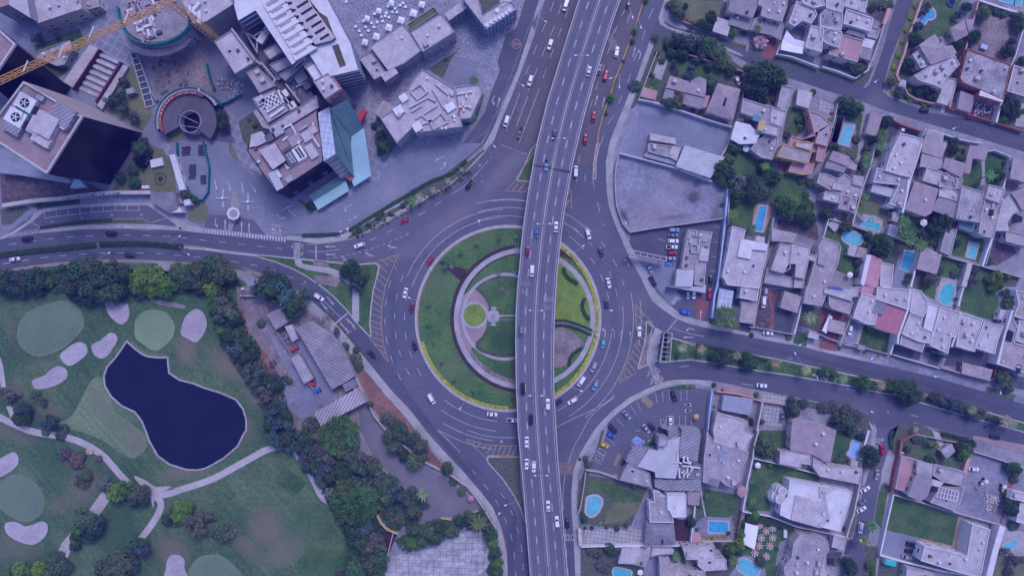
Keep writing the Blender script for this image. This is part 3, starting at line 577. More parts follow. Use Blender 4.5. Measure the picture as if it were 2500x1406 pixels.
for nm,s,z,mm in[('vacant_lot','a3 250,1000 1165,1255 b3 1050,130 900,300 60,90 a3 100,1400 200,1100',0.02,'lot'),('vacant_lot','b3 50,100 960,370 1110,450 1065,735 160,870 60,780 0,600 0,200',0.025,'lot2'),('vacant_lot','a3 150,1100 260,1080 150,1340 90,1380 130,1250',0.028,'lot2'),('car_park_asphalt','b3 160,880 1065,740 1090,780 1010,1406 c3 960,310 870,360 750,350 560,190 400,30 b3 470,1250 450,1160 130,1060',0.03,'asphalt_dark'),('car_park_paving','b3 400,1150 600,1160 595,1406 c3 660,120 560,190 400,0 b3 300,1200',0.034,'lot'),('brick_lane','c3 800,90 930,150 870,340 800,320',0.036,'redpave'),('car_park_asphalt','c3 0,1250 190,1120 440,1020 780,990 950,1010 930,1406 d3 830,20 500,60 300,180 160,160 50,420 0,420 d2 1975,430 1700,380 1780,260 1900,50 c3 -60,1300',0.03,'asphalt'),('garden_verge','c3 330,1050 500,995 650,960 790,955 800,1000 500,1005',0.16,'lawn'),('garden_verge','d2 1700,370 1790,220 1850,0 1880,0 1800,260 1740,380 1690,560 1640,770 1610,760 1630,500',0.04,'garden'),('front_garden','a3 540,0 1070,0 1000,200 960,310 780,270 640,190 560,130',0.03,'garden'),('lawn','a3 680,0 1065,20 1010,180 860,250 700,190 650,90',0.04,'drylawn'),('street_verge','a3 600,270 1300,450 1280,500 900,430',0.03,'garden'),('street_verge','a3 1330,400 1500,470 1440,550 1310,510',0.03,'garden'),('reflecting_patio','a3 1065,20 1150,30 1130,215 1020,170',0.04,'slate'),('brick_drive','a3 1490,360 1640,400 1560,590 1440,560',0.04,'redpave'),('dark_court','a3 1690,0 1780,0 1700,230 1650,220',0.03,'mulch'),('front_garden','a3 1590,540 2009,665 a4 340,790 500,670 545,650 510,760 450,870 0,745 a3 1570,590',0.03,'garden'),('front_garden','a3 400,390 500,400 1100,560 1330,720 1250,980 1100,900 560,740 440,1000 250,960 420,520',0.03,'garden'),('lawn','a3 600,560 1000,650 1040,720 880,780 640,740',0.04,'lawn'),('roadside_planting','a3 395,400 460,430 300,830 240,960 200,1060 150,1070 280,740',0.035,'garden'),('lawn','a3 350,780 455,800 430,900 320,850',0.045,'lawn'),('pale_patio','a3 440,560 530,590 460,790 370,750',0.05,'concrete'),('brick_patio','a3 820,1080 890,1100 880,1150 800,1130',0.045,'redpave'),('front_garden','a3 1340,700 1700,800 1600,1050 1270,960',0.03,'garden'),('garden_lawn','a3 1740,1060 1890,1070 1840,1200 1790,1290 1690,1280 1720,1180',0.045,'lawn'),('front_garden','a3 1700,1050 1900,1060 1850,1300 1700,1406 1640,1390',0.03,'garden'),('garden_lawn','b3 1130,60 1310,90 1540,170 1560,300 1680,290 1900,340 1880,480 1850,600 1500,560 1300,330 1160,300',0.04,'lawn'),('red_patio','b3 1600,170 1750,180 1700,300 1600,260',0.05,'redpave'),('back_garden','b3 1120,480 1560,560 1500,980 1250,880 1110,810',0.03,'garden'),('garden_lawn','b3 1150,560 1400,600 1340,820 1120,800',0.045,'lawn'),('garden_lawn','b3 1490,720 1560,740 1520,980 1470,960',0.045,'lawn'),('pool_deck','b3 1400,590 1550,620 1540,700 1470,870 1340,860 1370,640',0.05,'woodpave'),('soil_yard','b3 1600,740 1990,800 2009,960 1780,880 1600,850',0.035,'mauve'),('corner_garden','a4 90,570 350,640 480,600 480,690 400,740 80,650',0.04,'garden'),('brown_court','a4 450,80 560,60 690,90 640,240 520,180',0.035,'mauve'),('front_garden','a4 480,0 640,0 620,80 560,110 470,80',0.04,'garden'),('street_verge','a4 920,0 1010,0 850,520 760,740 700,860 645,850 640,820 780,400',0.14,'drylawn'),('street_lawn','a4 850,880 1120,1010 1090,1060 880,1000 700,950 690,900',0.15,'lawn'),('corner_paving','a4 640,830 770,850 690,900 690,960 620,900',0.15,'pinkpave'),('villa_garden','a4 1020,0 1590,0 1500,300 1480,520 1390,1010 1150,1000 860,900 780,740 900,320',0.03,'garden'),('villa_lawn','a4 1100,0 1410,0 1390,100 1270,290 1240,370 1130,330 980,400 1010,340 1160,240 1160,100',0.045,'lawn'),('villa_lawn','a4 860,730 930,740 960,860 930,920 860,880',0.045,'lawn'),('villa_patio','a4 1180,370 1290,360 1340,500 1160,480',0.05,'concrete'),('villa_patio','a4 1400,0 1570,0 1500,200 1390,230 1300,200',0.05,'lot2'),('dirt_yard','a4 1580,30 2009,150 1990,300 1870,650 1480,520',0.04,'dirt'),('dirt_yard','a4 2009,150 2200,200 2009,700 1900,640',0.035,'lot2'),('rubble_yard','a4 1530,960 1760,1000 1700,1190 1480,1120',0.04,'mauve'),('east_garden','a4 1830,900 2009,960 2009,1280 1770,1210',0.04,'garden'),('garden_path','a4 1960,1010 2009,1020 2009,1250 1920,1240',0.05,'side'),('mosaic_drive','a4 1100,1040 1240,1080 1210,1120 1080,1080',0.14,'gridpave'),('brick_court','a4 740,1170 820,1210 1010,1280 1000,1310 740,1210',0.04,'redpave'),('slate_drive','a4 700,1150 780,1230 750,1406 660,1406',0.04,'slate'),('dark_court','a4 830,1240 1000,1280 970,1406 800,1380',0.035,'slate'),('side_garden','a4 610,1140 720,1170 670,1406 560,1406 b4 560,0 650,0 590,180 480,100',0.035,'drylawn'),('pool_garden','a4 190,1000 450,1080 390,1406 b4 380,0 380,120 340,180 130,50 a4 120,1406 180,1140',0.03,'garden'),('pool_terrace','a4 240,1180 380,1220 340,1406 b4 310,60 200,0 a4 190,1406',0.045,'lot'),('lawn','a4 300,1100 430,1110 420,1200 360,1290 370,1220 270,1180',0.045,'lawn'),('garden_path','a4 430,1110 490,1120 430,1406 b4 400,150 370,190 380,60 a4 400,1300',0.045,'side'),('side_planting','b4 440,0 550,0 480,250 420,330 380,240',0.04,'garden'),('parking_court','a4 0,960 180,1000 100,1110 0,1090',0.04,'gridpave'),('lawn','b4 1240,0 1480,0 1440,130 1210,150',0.04,'drylawn'),('lawn','b4 1500,150 1610,180 1590,470 1390,420 1370,450 1410,300 1470,300',0.045,'lawn'),('lawn','b4 1630,90 1870,130 1800,440 1640,400 1620,250',0.045,'lawn'),('garden_path','b4 1590,180 1625,180 1625,330 1600,460 1570,440 1600,330',0.05,'side'),('lawn','b4 420,510 690,620 640,830 620,760 540,720 400,720 380,600',0.04,'drylawn'),('pool_terrace','b4 380,690 560,710 630,760 600,880 380,800 330,760',0.05,'concrete'),('side_path','b4 690,640 720,640 690,890 650,880',0.05,'slate'),('lawn','b4 840,690 1040,720 1100,700 1300,760 1240,850 1150,1050 780,930',0.04,'lawn'),('lawn','b4 1350,850 1500,880 1590,920 1640,1000 1600,1180 1280,1090',0.04,'lawn'),('pool_terrace','b4 1465,955 1570,980 1530,1145 1425,1120',0.05,'concrete'),('soil_yard','b4 1710,950 1900,1010 1940,1080 1740,1200 1640,1190',0.04,'mauve'),('lawn','b4 60,740 110,770 530,880 480,1020 440,1300 370,1330 160,1240 200,1000 50,920',0.04,'lawn'),('back_garden','b4 520,880 760,920 980,1000 1000,1040 870,1300 720,1300 600,1150 510,1090',0.03,'garden'),('pool_terrace','b4 780,1100 950,1040 880,1260 880,1406 600,1406 600,1330 720,1340',0.05,'lot'),('lawn','b4 1200,1110 1440,1180 1370,1330 1180,1310 1160,1280',0.04,'lawn'),('back_garden','b4 940,1210 1200,1290 1180,1406 920,1406',0.03,'garden'),('back_garden','b4 1480,1190 1960,1310 1930,1406 1440,1406',0.03,'garden'),('lawn','b4 1560,1250 1700,1290 1660,1406 1560,1406',0.04,'lawn'),('lawn','c4 920,0 1150,0 1130,130 1060,90',0.045,'lawn'),('pool_terrace','b4 1200,1315 1340,1340 1420,1406 c4 1350,0 1330,150 1290,200 1140,140 1170,0',0.05,'concrete'),('lawn','c4 1420,0 1700,0 1760,120 1750,340 1590,300 1380,230',0.045,'lawn'),('front_garden','c4 390,360 750,480 700,650 600,640 390,570',0.035,'garden'),('lawn','c4 440,390 700,490 690,600 580,620 400,560',0.045,'lawn'),('stepping_path','c4 400,370 440,380 380,560 350,560',0.05,'gridpave'),('drive','c4 280,350 400,370 340,580 240,560',0.04,'lot2'),('red_brick_court','c4 0,210 110,190 280,270 210,540 0,470',0.04,'redpave'),('red_brick_drive','c4 10,520 200,560 160,635 0,600',0.15,'redpave'),('front_court','c4 740,570 1000,640 980,720 720,660',0.045,'slate'),('front_court','c4 1100,650 1190,680 1160,780 1060,750',0.045,'slate'),('front_court','c4 1290,600 1710,660 1690,810 1220,770',0.045,'asphalt_dark'),('dark_court','c4 1890,860 2009,890 2009,1010 1880,980',0.045,'slate'),('front_lawn','c4 1640,970 1930,1060 1900,1120 1630,1030',0.15,'garden'),('front_lawn','c3 1790,440 1900,460 1880,590 1750,550',0.15,'lawn'),('front_garden','c3 1850,170 2009,210 2009,450 1880,400 1800,370',0.04,'garden'),('pebble_garden','c3 1420,40 1640,30 1580,430 1370,400',0.04,'mauve'),('garden_walk','c3 1500,30 1540,40 1570,280 1560,420 1520,420 1540,280',0.05,'redpave'),('slate_drive','c3 1600,200 1780,260 1720,460 1560,430',0.045,'slate'),('slate_drive','c3 1220,350 1360,370 1310,490 1190,470',0.045,'slate'),('side_court','c3 1160,20 1240,20 1220,180 1140,240',0.04,'slate'),('pergola_garden','c3 930,310 1200,340 1210,440 930,400',0.04,'garden'),('street_verge','c3 1690,1080 2009,1140 c4 280,1180 440,1225 520,1300 540,1406 400,1406 380,1260 0,1200 c3 1690,1160',0.04,'garden'),('grid_drive','c3 1440,1030 1700,1080 1680,1150 1440,1110',0.15,'gridpave'),('grid_court','c3 1460,1140 1660,1170 1640,1380 1450,1350',0.045,'gridpave'),('street_verge','c3 1000,960 1380,1010 1340,1080 1010,1030',0.14,'pinkpave'),('back_garden','d3 1390,0 1680,0 1660,210 1580,290 1350,240',0.035,'garden'),('lawn','d3 1560,0 1640,0 1600,200 1500,100 1400,20',0.045,'lawn'),('lawn','d3 1350,270 1600,320 1975,420 d4 380,500 0,440 d3 1975,500 1700,470 1500,640 1500,780 1260,770',0.045,'lawn'),('back_garden','d4 140,0 470,0 420,350 100,320',0.035,'garden'),('lawn','d4 150,0 350,0 300,180 250,260 110,250',0.045,'lawn'),('lawn','d3 850,560 1180,620 1160,800 1100,840 880,830',0.045,'lawn'),('pool_terrace','d3 860,835 1120,840 1180,990 1090,1010 860,1020 780,990 800,880',0.05,'lot2'),('garden','d3 780,600 850,560 870,830 790,900',0.04,'garden'),('garden','d3 1180,650 1240,650 1190,1000 1100,1000',0.04,'garden'),('garden','d3 840,1010 1090,1010 1080,1070 840,1075',0.055,'reddirt'),('dark_garden','d3 570,850 760,870 720,1080 590,1060',0.04,'mulch'),('lawn','d3 1240,850 1760,960 1600,1100 1560,1406 1460,1406 1100,1180',0.04,'lawn'),('party_terrace','d3 1590,1080 1760,1010 1720,1200 1640,1310 1550,1300',0.05,'lot2'),('pool_terrace','d3 1190,1200 1330,1210 1450,1320 1460,1406 1100,1406 1180,1300',0.05,'lot2'),('lawn','d2 1710,430 1975,470 d3 320,560 220,770 160,920 0,940 d2 1650,900 1640,780',0.035,'garden'),('lawn','d2 1730,460 1975,520 d3 280,650 240,700 0,700 d2 1900,620 1790,590 1720,600',0.042,'lawn'),('cobbled_yard','d3 310,570 370,570 320,880 290,960 160,930 220,790',0.045,'lot2'),('lawn','d3 0,700 250,690 230,780 80,890 0,900 d2 1880,900 1900,780 1975,720',0.043,'drylawn'),('slab_yard','d2 1690,950 1975,950 d3 270,960 270,1080 d2 1690,1090',0.045,'gridpave'),('back_garden','d2 1650,1120 d3 60,1150 30,1280 190,1300 430,1310 430,1406 d2 1650,1406',0.035,'garden'),('court','d3 290,1200 440,1220 440,1406 280,1406',0.045,'lot'),('back_garden','d3 570,1130 650,1110 690,1290 530,1280 530,1200',0.045,'garden'),('back_garden','d3 970,1100 1100,1100 1180,1300 1100,1406 870,1406 880,1340 1080,1320 1060,1230',0.045,'garden'),('corner_garden','d4 690,0 1190,0 1490,120 1450,230 1400,400 780,240 720,230 680,180 c4 730,1406 780,1350 880,1325 1000,1345 1100,1406',0.04,'garden'),('garden_lawn','d4 900,160 1100,200 1170,260 1100,290 900,230',0.05,'lawn'),('dirt_path','d4 1090,0 1150,20 1210,150 1180,190 1120,90',0.055,'path'),('construction_lot','d4 1460,220 1800,320 1820,480 1700,900 1330,780 1400,540',0.04,'lot2'),('drive_apron','d4 650,240 760,250 700,560 590,570 600,400',0.05,'side'),('street_verge','d4 580,580 670,610 600,940 530,870',0.14,'lawn'),('walk_strip','d4 660,600 720,620 650,930 600,930',0.16,'concrete'),('big_lawn','d4 720,630 1340,830 1280,1110 980,1040 650,960',0.04,'lawn'),('timber_terrace','d4 1340,850 1450,880 1380,1190 1280,1160 1010,1110 980,1240 940,1230 980,1040 1280,1115',0.05,'woodpave'),('drive_court','d4 640,970 970,1045 930,1240 600,1190',0.04,'lot'),('side_strip','d4 1640,900 1720,920 1570,1406 1540,1406 1640,1000',0.04,'lawn'),('street_verge','d4 330,830 370,820 310,1030 280,1030',0.14,'drylawn'),('street_verge','d4 450,1110 560,1120 540,1406 410,1406',0.14,'garden'),('small_roundabout','d4 590,560 600,520 640,500 680,540 690,590 650,600 590,575',0.16,'garden'),('neighbour_yard','d4 580,1240 850,1300 830,1406 560,1406',0.04,'garden'),('east_pool_terrace','d4 1760,930 1975,980 1975,1230 1740,1200',0.05,'concrete'),('east_garden','d4 1700,1190 1975,1230 1975,1406 1660,1406',0.04,'drylawn'),('gravel_heap_ground','d4 1590,600 1740,640 1700,800 1580,760',0.05,'dirt'),('brick_path','d4 1830,440 1880,450 1830,660 1760,900 1740,880 1800,650',0.05,'redpave'),('dark_court','d4 60,1180 220,1170 200,1240 150,1310 60,1300',0.045,'slate'),('drive','d4 260,1060 320,1050 290,1200 240,1200',0.05,'slate'),]:
 flat(nm,s,z,M[mm])
# ==== OVERPASS
def interp(tab,y):
 for(y0,v0),(y1,v1)in zip(tab,tab[1:]):
  if y<=y1:return v0+(v1-v0)*(y-y0)/(y1-y0)
 return tab[-1][1]
DL=[(-60,1440),(0,1414),(82,1388),(169,1361),(249,1336),(348,1312),(400,1302),(467,1290),(529,1281),(584,1274),(649,1269),(698,1264),(760,1260),(824,1259),(924,1260),(999,1263),(1048,1265),(1126,1272),(1215,1280),(1290,1286),(1406,1295),(1470,1301)]
DR=[(-60,1538),(0,1515),(40,1500),(129,1471),(212,1446),(294,1423),(348,1410),(400,1398),(450,1389),(519,1377),(599,1367),(673,1359),(775,1353),(874,1351),(949,1352),(1024,1356),(1126,1362),(1215,1370),(1303,1377),(1406,1386),(1470,1391)]
DH=[(-60,4.2),(150,5.2),(350,6.6),(500,7.2),(900,7.4),(1080,6.8),(1250,5.2),(1470,3.4)]
def deck(u,y,dz=0.0):
 l,r=interp(DL,y),interp(DR,y)
 z=interp(DH,y)+dz
 v=W(l+(r-l)*u,y,interp(DH,y));v.z=z
 return v
def deck_px(px,y):
 l,r=interp(DL,y),interp(DR,y)
 return deck((px-l)/(r-l),y)
ys=list(range(-60,1471,15))
ys[-1]=1470
ovr=thing('overpass',(deck(0.5,760).x,deck(0.5,760).y,0),'long concrete overpass carrying two carriageways above the green roundabout','overpass')
def deckstrip(name,u0,u1,dz0,dz1,m,yy=ys,parent=ovr):
 mb=MB()
 for a,b in zip(yy,yy[1:]):
  p=[deck(u0,a),deck(u1,a),deck(u1,b),deck(u0,b)]
  t=[(q.x,q.y,q.z+dz1)for q in p];bt=[(q.x,q.y,q.z+dz0)for q in p]
  mb.face([t[0],t[3],t[2],t[1]])
  if dz1-dz0>0.02:
   mb.face([t[0],bt[0],bt[3],t[3]]);mb.face([t[1],t[2],bt[2],bt[1]]);mb.face([bt[0],bt[1],bt[2],bt[3]])
 return mb.build(name,m,parent)
M['barrier']=mat('barrier_concrete',(0.36,0.35,0.36),noise=0.12,scale=0.4)
deckstrip('deck',0.0,1.0,-1.3,0.0,M['bridge'])
deckstrip('parapet',-0.012,0.018,-1.4,0.85,M['barrier'])
deckstrip('parapet',0.982,1.012,-1.4,0.85,M['barrier'])
deckstrip('median_barrier',0.485,0.515,0.0,0.8,M['barrier'])
for u in(0.052,0.452,0.548,0.948):
 deckstrip('edge_line',u-0.006,u+0.006,0.012,0.012,M['white']if u in(0.948,)else M['worn'])
M['joint']=mat('expansion_joint',(0.05,0.05,0.06),noise=0.2)
for ya,yb,u0,u1 in((402,406,0.03,0.47),(411,416,0.53,0.97)):
 mb=MB();p=[deck(u0,ya),deck(u1,ya+6),deck(u1,yb+8),deck(u0,yb)]
 mb.face([(q.x,q.y,q.z+0.016)for q in p][::-1]);mb.build('expansion_joint',M['joint'],ovr)
 mb=MB();p=[deck(u0,ya+3),deck(u1,ya+9),deck(u1,yb+7),deck(u0,yb+2)]
def deck_dashes(u,y0,y1,step,ln,wpx=0.011):
 mb=MB();y=y0
 while y<y1:
  n=3
  for k in range(n):
   a,b=y+ln*k/n,y+ln*(k+1)/n
   p=[deck(u-wpx,a),deck(u+wpx,a),deck(u+wpx,b),deck(u-wpx,b)]
   mb.face([(q.x,q.y,q.z+0.02)for q in p][::-1])
  y+=step
 return struct('deck_lane_markings',mb,M['white'])
deck_dashes(0.245,-42,1450,46.6,18.5)
deck_dashes(0.735,-30,1450,46.6,18.5)
M['tyre']=mat('tyre_track',(0.098,0.098,0.135),noise=0.12,scale=0.1)
for u in(0.115,0.175,0.32,0.385,0.61,0.67,0.81,0.87):
 deckstrip('tyre_track',u-0.014,u+0.014,0.008,0.008,M['tyre'])
for nm,y0,y1 in(('retaining_wall',-60,345),('retaining_wall',1150,1470)):
 yy=[y for y in ys if y0<=y<=y1]
 for u in(0.03,0.97):
  mb=MB()
  for a,b in zip(yy,yy[1:]):
   p,q=deck(u,a),deck(u,b)
   mb.face([(p.x,p.y,0),(q.x,q.y,0),(q.x,q.y,q.z-1.3),(p.x,p.y,p.z-1.3)])
  mb.build(nm,M['concrete'],ovr)
for y in(400,480,560,640,720,800,880,960,1040,1110):
 for u in(0.25,0.75):
  p=deck(u,y);MB().cyl((p.x,p.y,0),0.9,p.z-1.6,14).build('column',M['concrete'],ovr)
 a,b=deck(0.12,y),deck(0.88,y)
 MB().path([a,b],1.4,a.z-2.2,a.z-1.3).build('pier_cap',M['concrete'],ovr)
# ==== PAINTED MARKINGS
def resample(pts,step=0.4):
 out=[pts[0]]
 for a,b in zip(pts,pts[1:]):
  n=max(1,int((b-a).length/step))
  for k in range(1,n+1):out.append(a.lerp(b,k/n))
 return out
def lines(name,items,m,z=0.07):
 mb=MB()
 for s,w,dash,gap,sm in items:
  p=P(s)if isinstance(s,str)else s
  if sm:p=catmull(p,False,8)
  pts=[Vector((q.x,q.y))for q in(W(x,y)for x,y in p)]
  if not dash:
   mb.path(pts,w,z,z);continue
  pts=resample(pts);d=0;cur=[]
  for a,b in zip(pts,pts[1:]):
   ph=d%(dash+gap)
   if ph<dash:
    if not cur:cur=[a]
    cur.append(b)
   elif cur:
    if len(cur)>1:mb.path(cur,w,z,z)
    cur=[]
   d+=(b-a).length
  if len(cur)>1:mb.path(cur,w,z,z)
 return struct(name,mb,m)
def arc(r,a0,a1,cx=1240.5,cy=777.5,n=40,rr=None):
 rr=rr or r
 return[(cx+(r+(rr-r)*i/n)*math.cos(R(a0+(a1-a0)*i/n)),cy+(r+(rr-r)*i/n)*math.sin(R(a0+(a1-a0)*i/n)))for i in range(n+1)]
LW=0.2
lines('lane_markings',[('b0 -100,1010 100,990 330,957 520,935 700,918 890,907 1080,902 1260,901 1450,904 1640,912 1840,932 b1 20,955 210,973 400,995 600,1015 780,1035',LW,3.2,5.2,True),('b0 -160,1210 20,1185 240,1148 420,1122 610,1102 800,1087 990,1078 1170,1076 1360,1077 1540,1081 1720,1095 1910,1113 b1 90,1138 270,1160 450,1188 630,1228 800,1298 960,1380 c1 60,50 120,80',LW,3.2,5.2,True),('c1 1170,140 1335,305',LW,0,0,False),('b1 1015,1060 1170,1062 1320,1040',LW,0,0,True),('b1 1190,1135 1400,1098 1600,1045 1800,975 2000,885',LW,1.6,1.2,True),('b1 1620,950 1700,915 1860,845 b2 105,695 180,655 270,597 335,555',LW,3.4,4.6,False),('b2 420,495 560,400 730,220',LW,0,0,True),('b2 735,215 800,130',LW,2.2,1.5,False),('a2 1415,20 1365,160 1275,370 1200,580 1120,780',LW,4.4,5.6,False),('a2 1490,50 1410,290 1350,410 1280,610 1160,900',LW,4.4,5.4,False),('a2 1560,80 1490,280 1430,430 1350,650 1280,850 1230,990',LW,4.4,5.0,False),('a2 1082,910 945,1285',LW,0,0,False),('a2 1160,945 1045,1250',LW,0,0,False),('a2 1235,970 1075,1406',LW,0,0,False),('a2 2009,280 1950,500 1900,680 1825,880 1770,1060',LW,3.6,4.6,False),('a3 110,90 60,170 0,330 a2 1960,500',LW,3.6,4.6,False),('a3 160,140 120,230',LW,0,0,False),('b2 1665,120 1660,195',LW,0,0,False),('b2 1722,305 1722,380',LW,0,0,False),('b2 1640,310 1642,380',LW,0,0,False),('a3 380,90 330,210 270,400 190,600 150,760 100,880 50,1000 0,1130 a2 1990,1150 1930,1250 1880,1406 b2 1850,60 1800,210 1802,400 1840,560 1870,690 1915,805',LW,4.2,5.8,True),(arc(247,198,268),LW,0,0,False),(arc(267,203,267),LW,0,0,False),(arc(289,262,279),LW,0,0,False),('b2 650,592 820,560 1000,548 1150,565',LW,0,0,True),('b2 670,675 850,637 1000,630 1140,645',LW,0,0,True),('b2 680,757 830,718 980,712 1125,725',LW,0,0,True),(arc(253,147,196),LW,3.4,5.0,False),(arc(277,150,205),LW,3.4,5.0,False),(arc(301,150,205),LW,3.4,5.0,False),(arc(252,96,128),LW,0,0,False),(arc(276,96,126),LW,0,0,False),(arc(300,97,122),LW,0,0,False),(arc(320,97,122),LW,0,0,False),(arc(255,8,62),LW,0,0,False),(arc(281,-6,58),LW,0,0,False),(arc(306,-12,52),LW,0,0,False),(arc(325,-8,12),LW,0,0,False),(arc(250,-58,-8),LW,3.4,5.0,False),(arc(272,-55,-5),LW,3.4,5.0,False),(arc(294,-50,-10),LW,3.4,6.0,False),('b2 1515,685 1600,730 1735,835',LW,0,0,False),('b2 1505,770 1600,830 1710,925',LW,0,0,False),('b2 1490,860 1580,920 1655,985',LW,0,0,False),('c2 1430,1380 1570,1310 1900,1150 2009,1060',LW,0,0,True),('c2 1700,1406 1780,1270 1900,1160 2009,1080',LW,0,0,True),('d2 1670,10 1590,150 1530,315',LW,0,0,True),('d2 1500,425 1480,600 1480,770',LW,0,0,True),('d2 1500,950 1515,1200 1530,1406',LW,3.5,5.0,False),('d2 270,0 380,100 490,215',LW,0,0,False),('d2 560,0 700,45 850,68 1045,70',LW,0,0,True),('d2 600,380 645,430',LW,0,0,False),('d2 715,520 765,580 820,660 870,740 930,880 970,980 1000,1130 1020,1300 1025,1406',LW,3.0,5.2,True),('d2 880,600 930,680 980,780 1040,950 1080,1130 1100,1406',LW,3.0,5.2,True),('c3 570,400 700,450 880,487',LW,0,0,True),('c3 515,440 610,320',0.35,0,0,False),('c3 640,785 730,775',LW,0,0,False),('c3 1250,950 1360,968',LW,0,0,False),('c4 270,1000 360,1018',LW,0,0,False),('c4 900,1255 975,1275',LW,0,0,False),('c3 1700,700 1750,705',LW,0,0,False),('c1 1280,360 1400,260',0.5,0,0,False),('b1 1092,1003 1092,1140',0.45,0,0,False),('b0 240,740 400,828',LW,0,0,False),('b0 1480,780 1640,730',LW,0,0,False),('b0 435,675 440,733 700,702 900,677 1130,660 1365,658 1365,602',LW,0,0,False),('b0 552,665 555,715',LW,0,0,False),('b0 665,650 670,702',LW,0,0,False),('b0 782,638 786,690',LW,0,0,False),('b0 898,624 902,677',LW,0,0,False),('b0 1014,612 1018,667',LW,0,0,False),('b0 1130,603 1133,660',LW,0,0,False),('b0 1247,600 1250,657',LW,0,0,False),('b1 860,605 755,658',0.5,0,0,False),],M['white'])
lines('worn_lane_markings',[('b1 755,658 830,740 960,800 1100,830 1200,815 1400,740 1600,640 1800,520 2009,400 b2 0,370 300,220 500,60 640,-40 a2 760,1280 870,1060 960,830 1060,560 1150,330 1200,200 1260,40',0.15,0,0,True),('b1 640,720 700,800 800,870 900,905',0.15,0,0,True),('a3 1000,700 700,560',0.12,0,0,False),('b2 640,740 680,760 700,830',0.12,0,0,False),],M['worn'],0.066)
Y=[]
def hatch(outline,bars):
 for o in outline:Y.append((o,0.22,0,0,False))
 for b in bars:Y.append((b,0.26,0,0,False))
hatch(['b2 1040,370 945,465 1150,480','b2 1060,378 1180,385'],['b2 1060,400 1005,468','b2 1120,397 1070,470','b2 1175,415 1128,475'])
hatch(['b2 1560,400 1585,500 1590,630 1530,600'],['b2 1535,525 1565,480','b2 1540,600 1575,550'])
o=P('b1 1900,1085 c1 1770,0 1735,200 1730,380 1750,550 1800,735');Y.append((o,0.22,0,0,False))
Y.append(('b1 1690,1165 1900,1085',0.22,0,0,False));Y.append(('c1 1615,500 1800,735',0.22,0,0,False))
for s in('b1 1750,1145 1820,1225','b1 1800,1125 1850,1165','b1 1850,1105 1872,1130','b1 1720,1200 1790,1270','b1 1700,1265 1790,1345','b1 1690,1320 1775,1406','c1 1660,0 1755,60','c1 1650,60 1740,130','c1 1648,130 1730,195','c1 1645,205 1730,250','c1 1640,265 1728,305','c1 1635,330 1728,365','c1 1632,385 1730,420','c1 1632,430 1738,475','c1 1640,490 1745,535','c1 1660,555 1765,600','c1 1690,600 1775,655'):
 Y.append((s,0.24,0,0,False))
hatch(['d2 545,82 740,270','d2 545,82 720,135 900,150 1058,150','d2 750,245 900,243 1062,248'],[f'd2 {x},{int(105+(x-580)*0.1) if x<720 else 145} {x-30-i*2},{min(235, 130+i*30) if i<4 else 242}' for i,x in enumerate((635,685,735,785,835,885,935,985,1035))])
hatch(['c3 205,170 210,330 225,500','c3 205,170 380,360','c3 240,500 45,935 215,845'],['c3 210,260 300,370','c3 212,330 290,430','c3 225,480 300,520','c3 205,500 275,600','c3 190,560 262,650','c3 172,625 250,705','c3 155,685 235,770','c3 135,740 215,840','c3 115,795 170,862','c3 90,845 122,892','c3 68,895 85,915','c3 210,200 290,290'])
Y.append(('b1 0,1025 200,1055 480,1090 870,1125',0.3,0,0,True));Y.append(('b1 940,1130 1340,1168 1500,1183 1680,1168 1712,1190 1718,1240 1700,1300 1655,1406 c1 1640,150 1625,350 1630,490',0.25,0,0,False))
Y.append(('b0 0,1252 300,1205 700,1163 1100,1143 1500,1152 2000,1182 b1 250,1235 560,1285',0.3,0,0,True))
Y.append(('b0 0,1082 400,1035 600,1015 955,982 955,1008',0.25,0,0,False));Y.append(('b0 990,970 1500,978 1800,1000 2009,1015',0.22,0,0,True))
Y.append(('b0 400,880 800,842 1250,835 1480,850',0.25,0,0,False));Y.append(('b0 1740,852 1900,865',0.25,0,0,False));Y.append(('b0 400,826 760,768 1150,742 1395,742 1465,780',0.25,0,0,False))
Y.append(('b1 1000,985 1100,987 1340,957 1560,892 1800,762 2009,652 b2 200,520 400,400 560,270 700,130 750,70',0.32,0,0,True))
Y.append(('c1 1190,262 1300,380 1420,520 1560,690 1700,860 1850,1040 2009,1205 d2 150,0 300,170 500,400 690,600',0.3,0,0,True))
Y.append(('d2 880,920 920,1080 935,1200 945,1406',0.2,0,0,True));Y.append(('a2 1010,1395 1250,1406',0.01,0,0,False))
Y.append(('c3 450,935 600,915 800,912',0.25,0,0,True));Y.append(('c3 100,1110 300,1012 450,950',0.2,0,0,True))
Y.append(('c3 570,500 700,535 800,552',0.22,0,0,True));Y.append(('c4 0,795 250,845 700,945 1000,1040 1500,1180 2009,1330',0.2,0,0,True))
Y.append(('a2 1130,0 1075,180 1040,275 945,345 860,600 882,690 800,900 720,1080',0.2,0,0,False))
lines('yellow_markings',Y,M['yellow'],0.075)
for q in list(bpy.data.objects):
 if q.name.startswith('yellow_markings'):q.location.z=0.0
lines('kerb_paint',[('b2 1252,0 1200,120 1130,215 1045,345',0.35,0,0,False),('b2 1045,360 1180,383',0.45,0,0,False),('d2 740,270 760,240 800,240 900,255 1068,255',0.4,0,0,False),('a2 1245,1406 1290,1280',0.35,0,0,False)],M['curby'],0.185)
def bars(name,p0,p1,n,w,ln,m,duty=0.5,z=0.072):
 a,b=W(*p0),W(*p1);d=(b-a);L0=d.length;d.normalize();nrm=Vector((-d.y,d.x,0));mb=MB()
 for i in range(n):
  c=a+d*(L0*(i+0.5)/n)
  h=L0/n*duty/2
  mb.poly([c-d*h-nrm*ln/2,c+d*h-nrm*ln/2,c+d*h+nrm*ln/2,c-d*h+nrm*ln/2],z)
 return struct(name,mb,m)
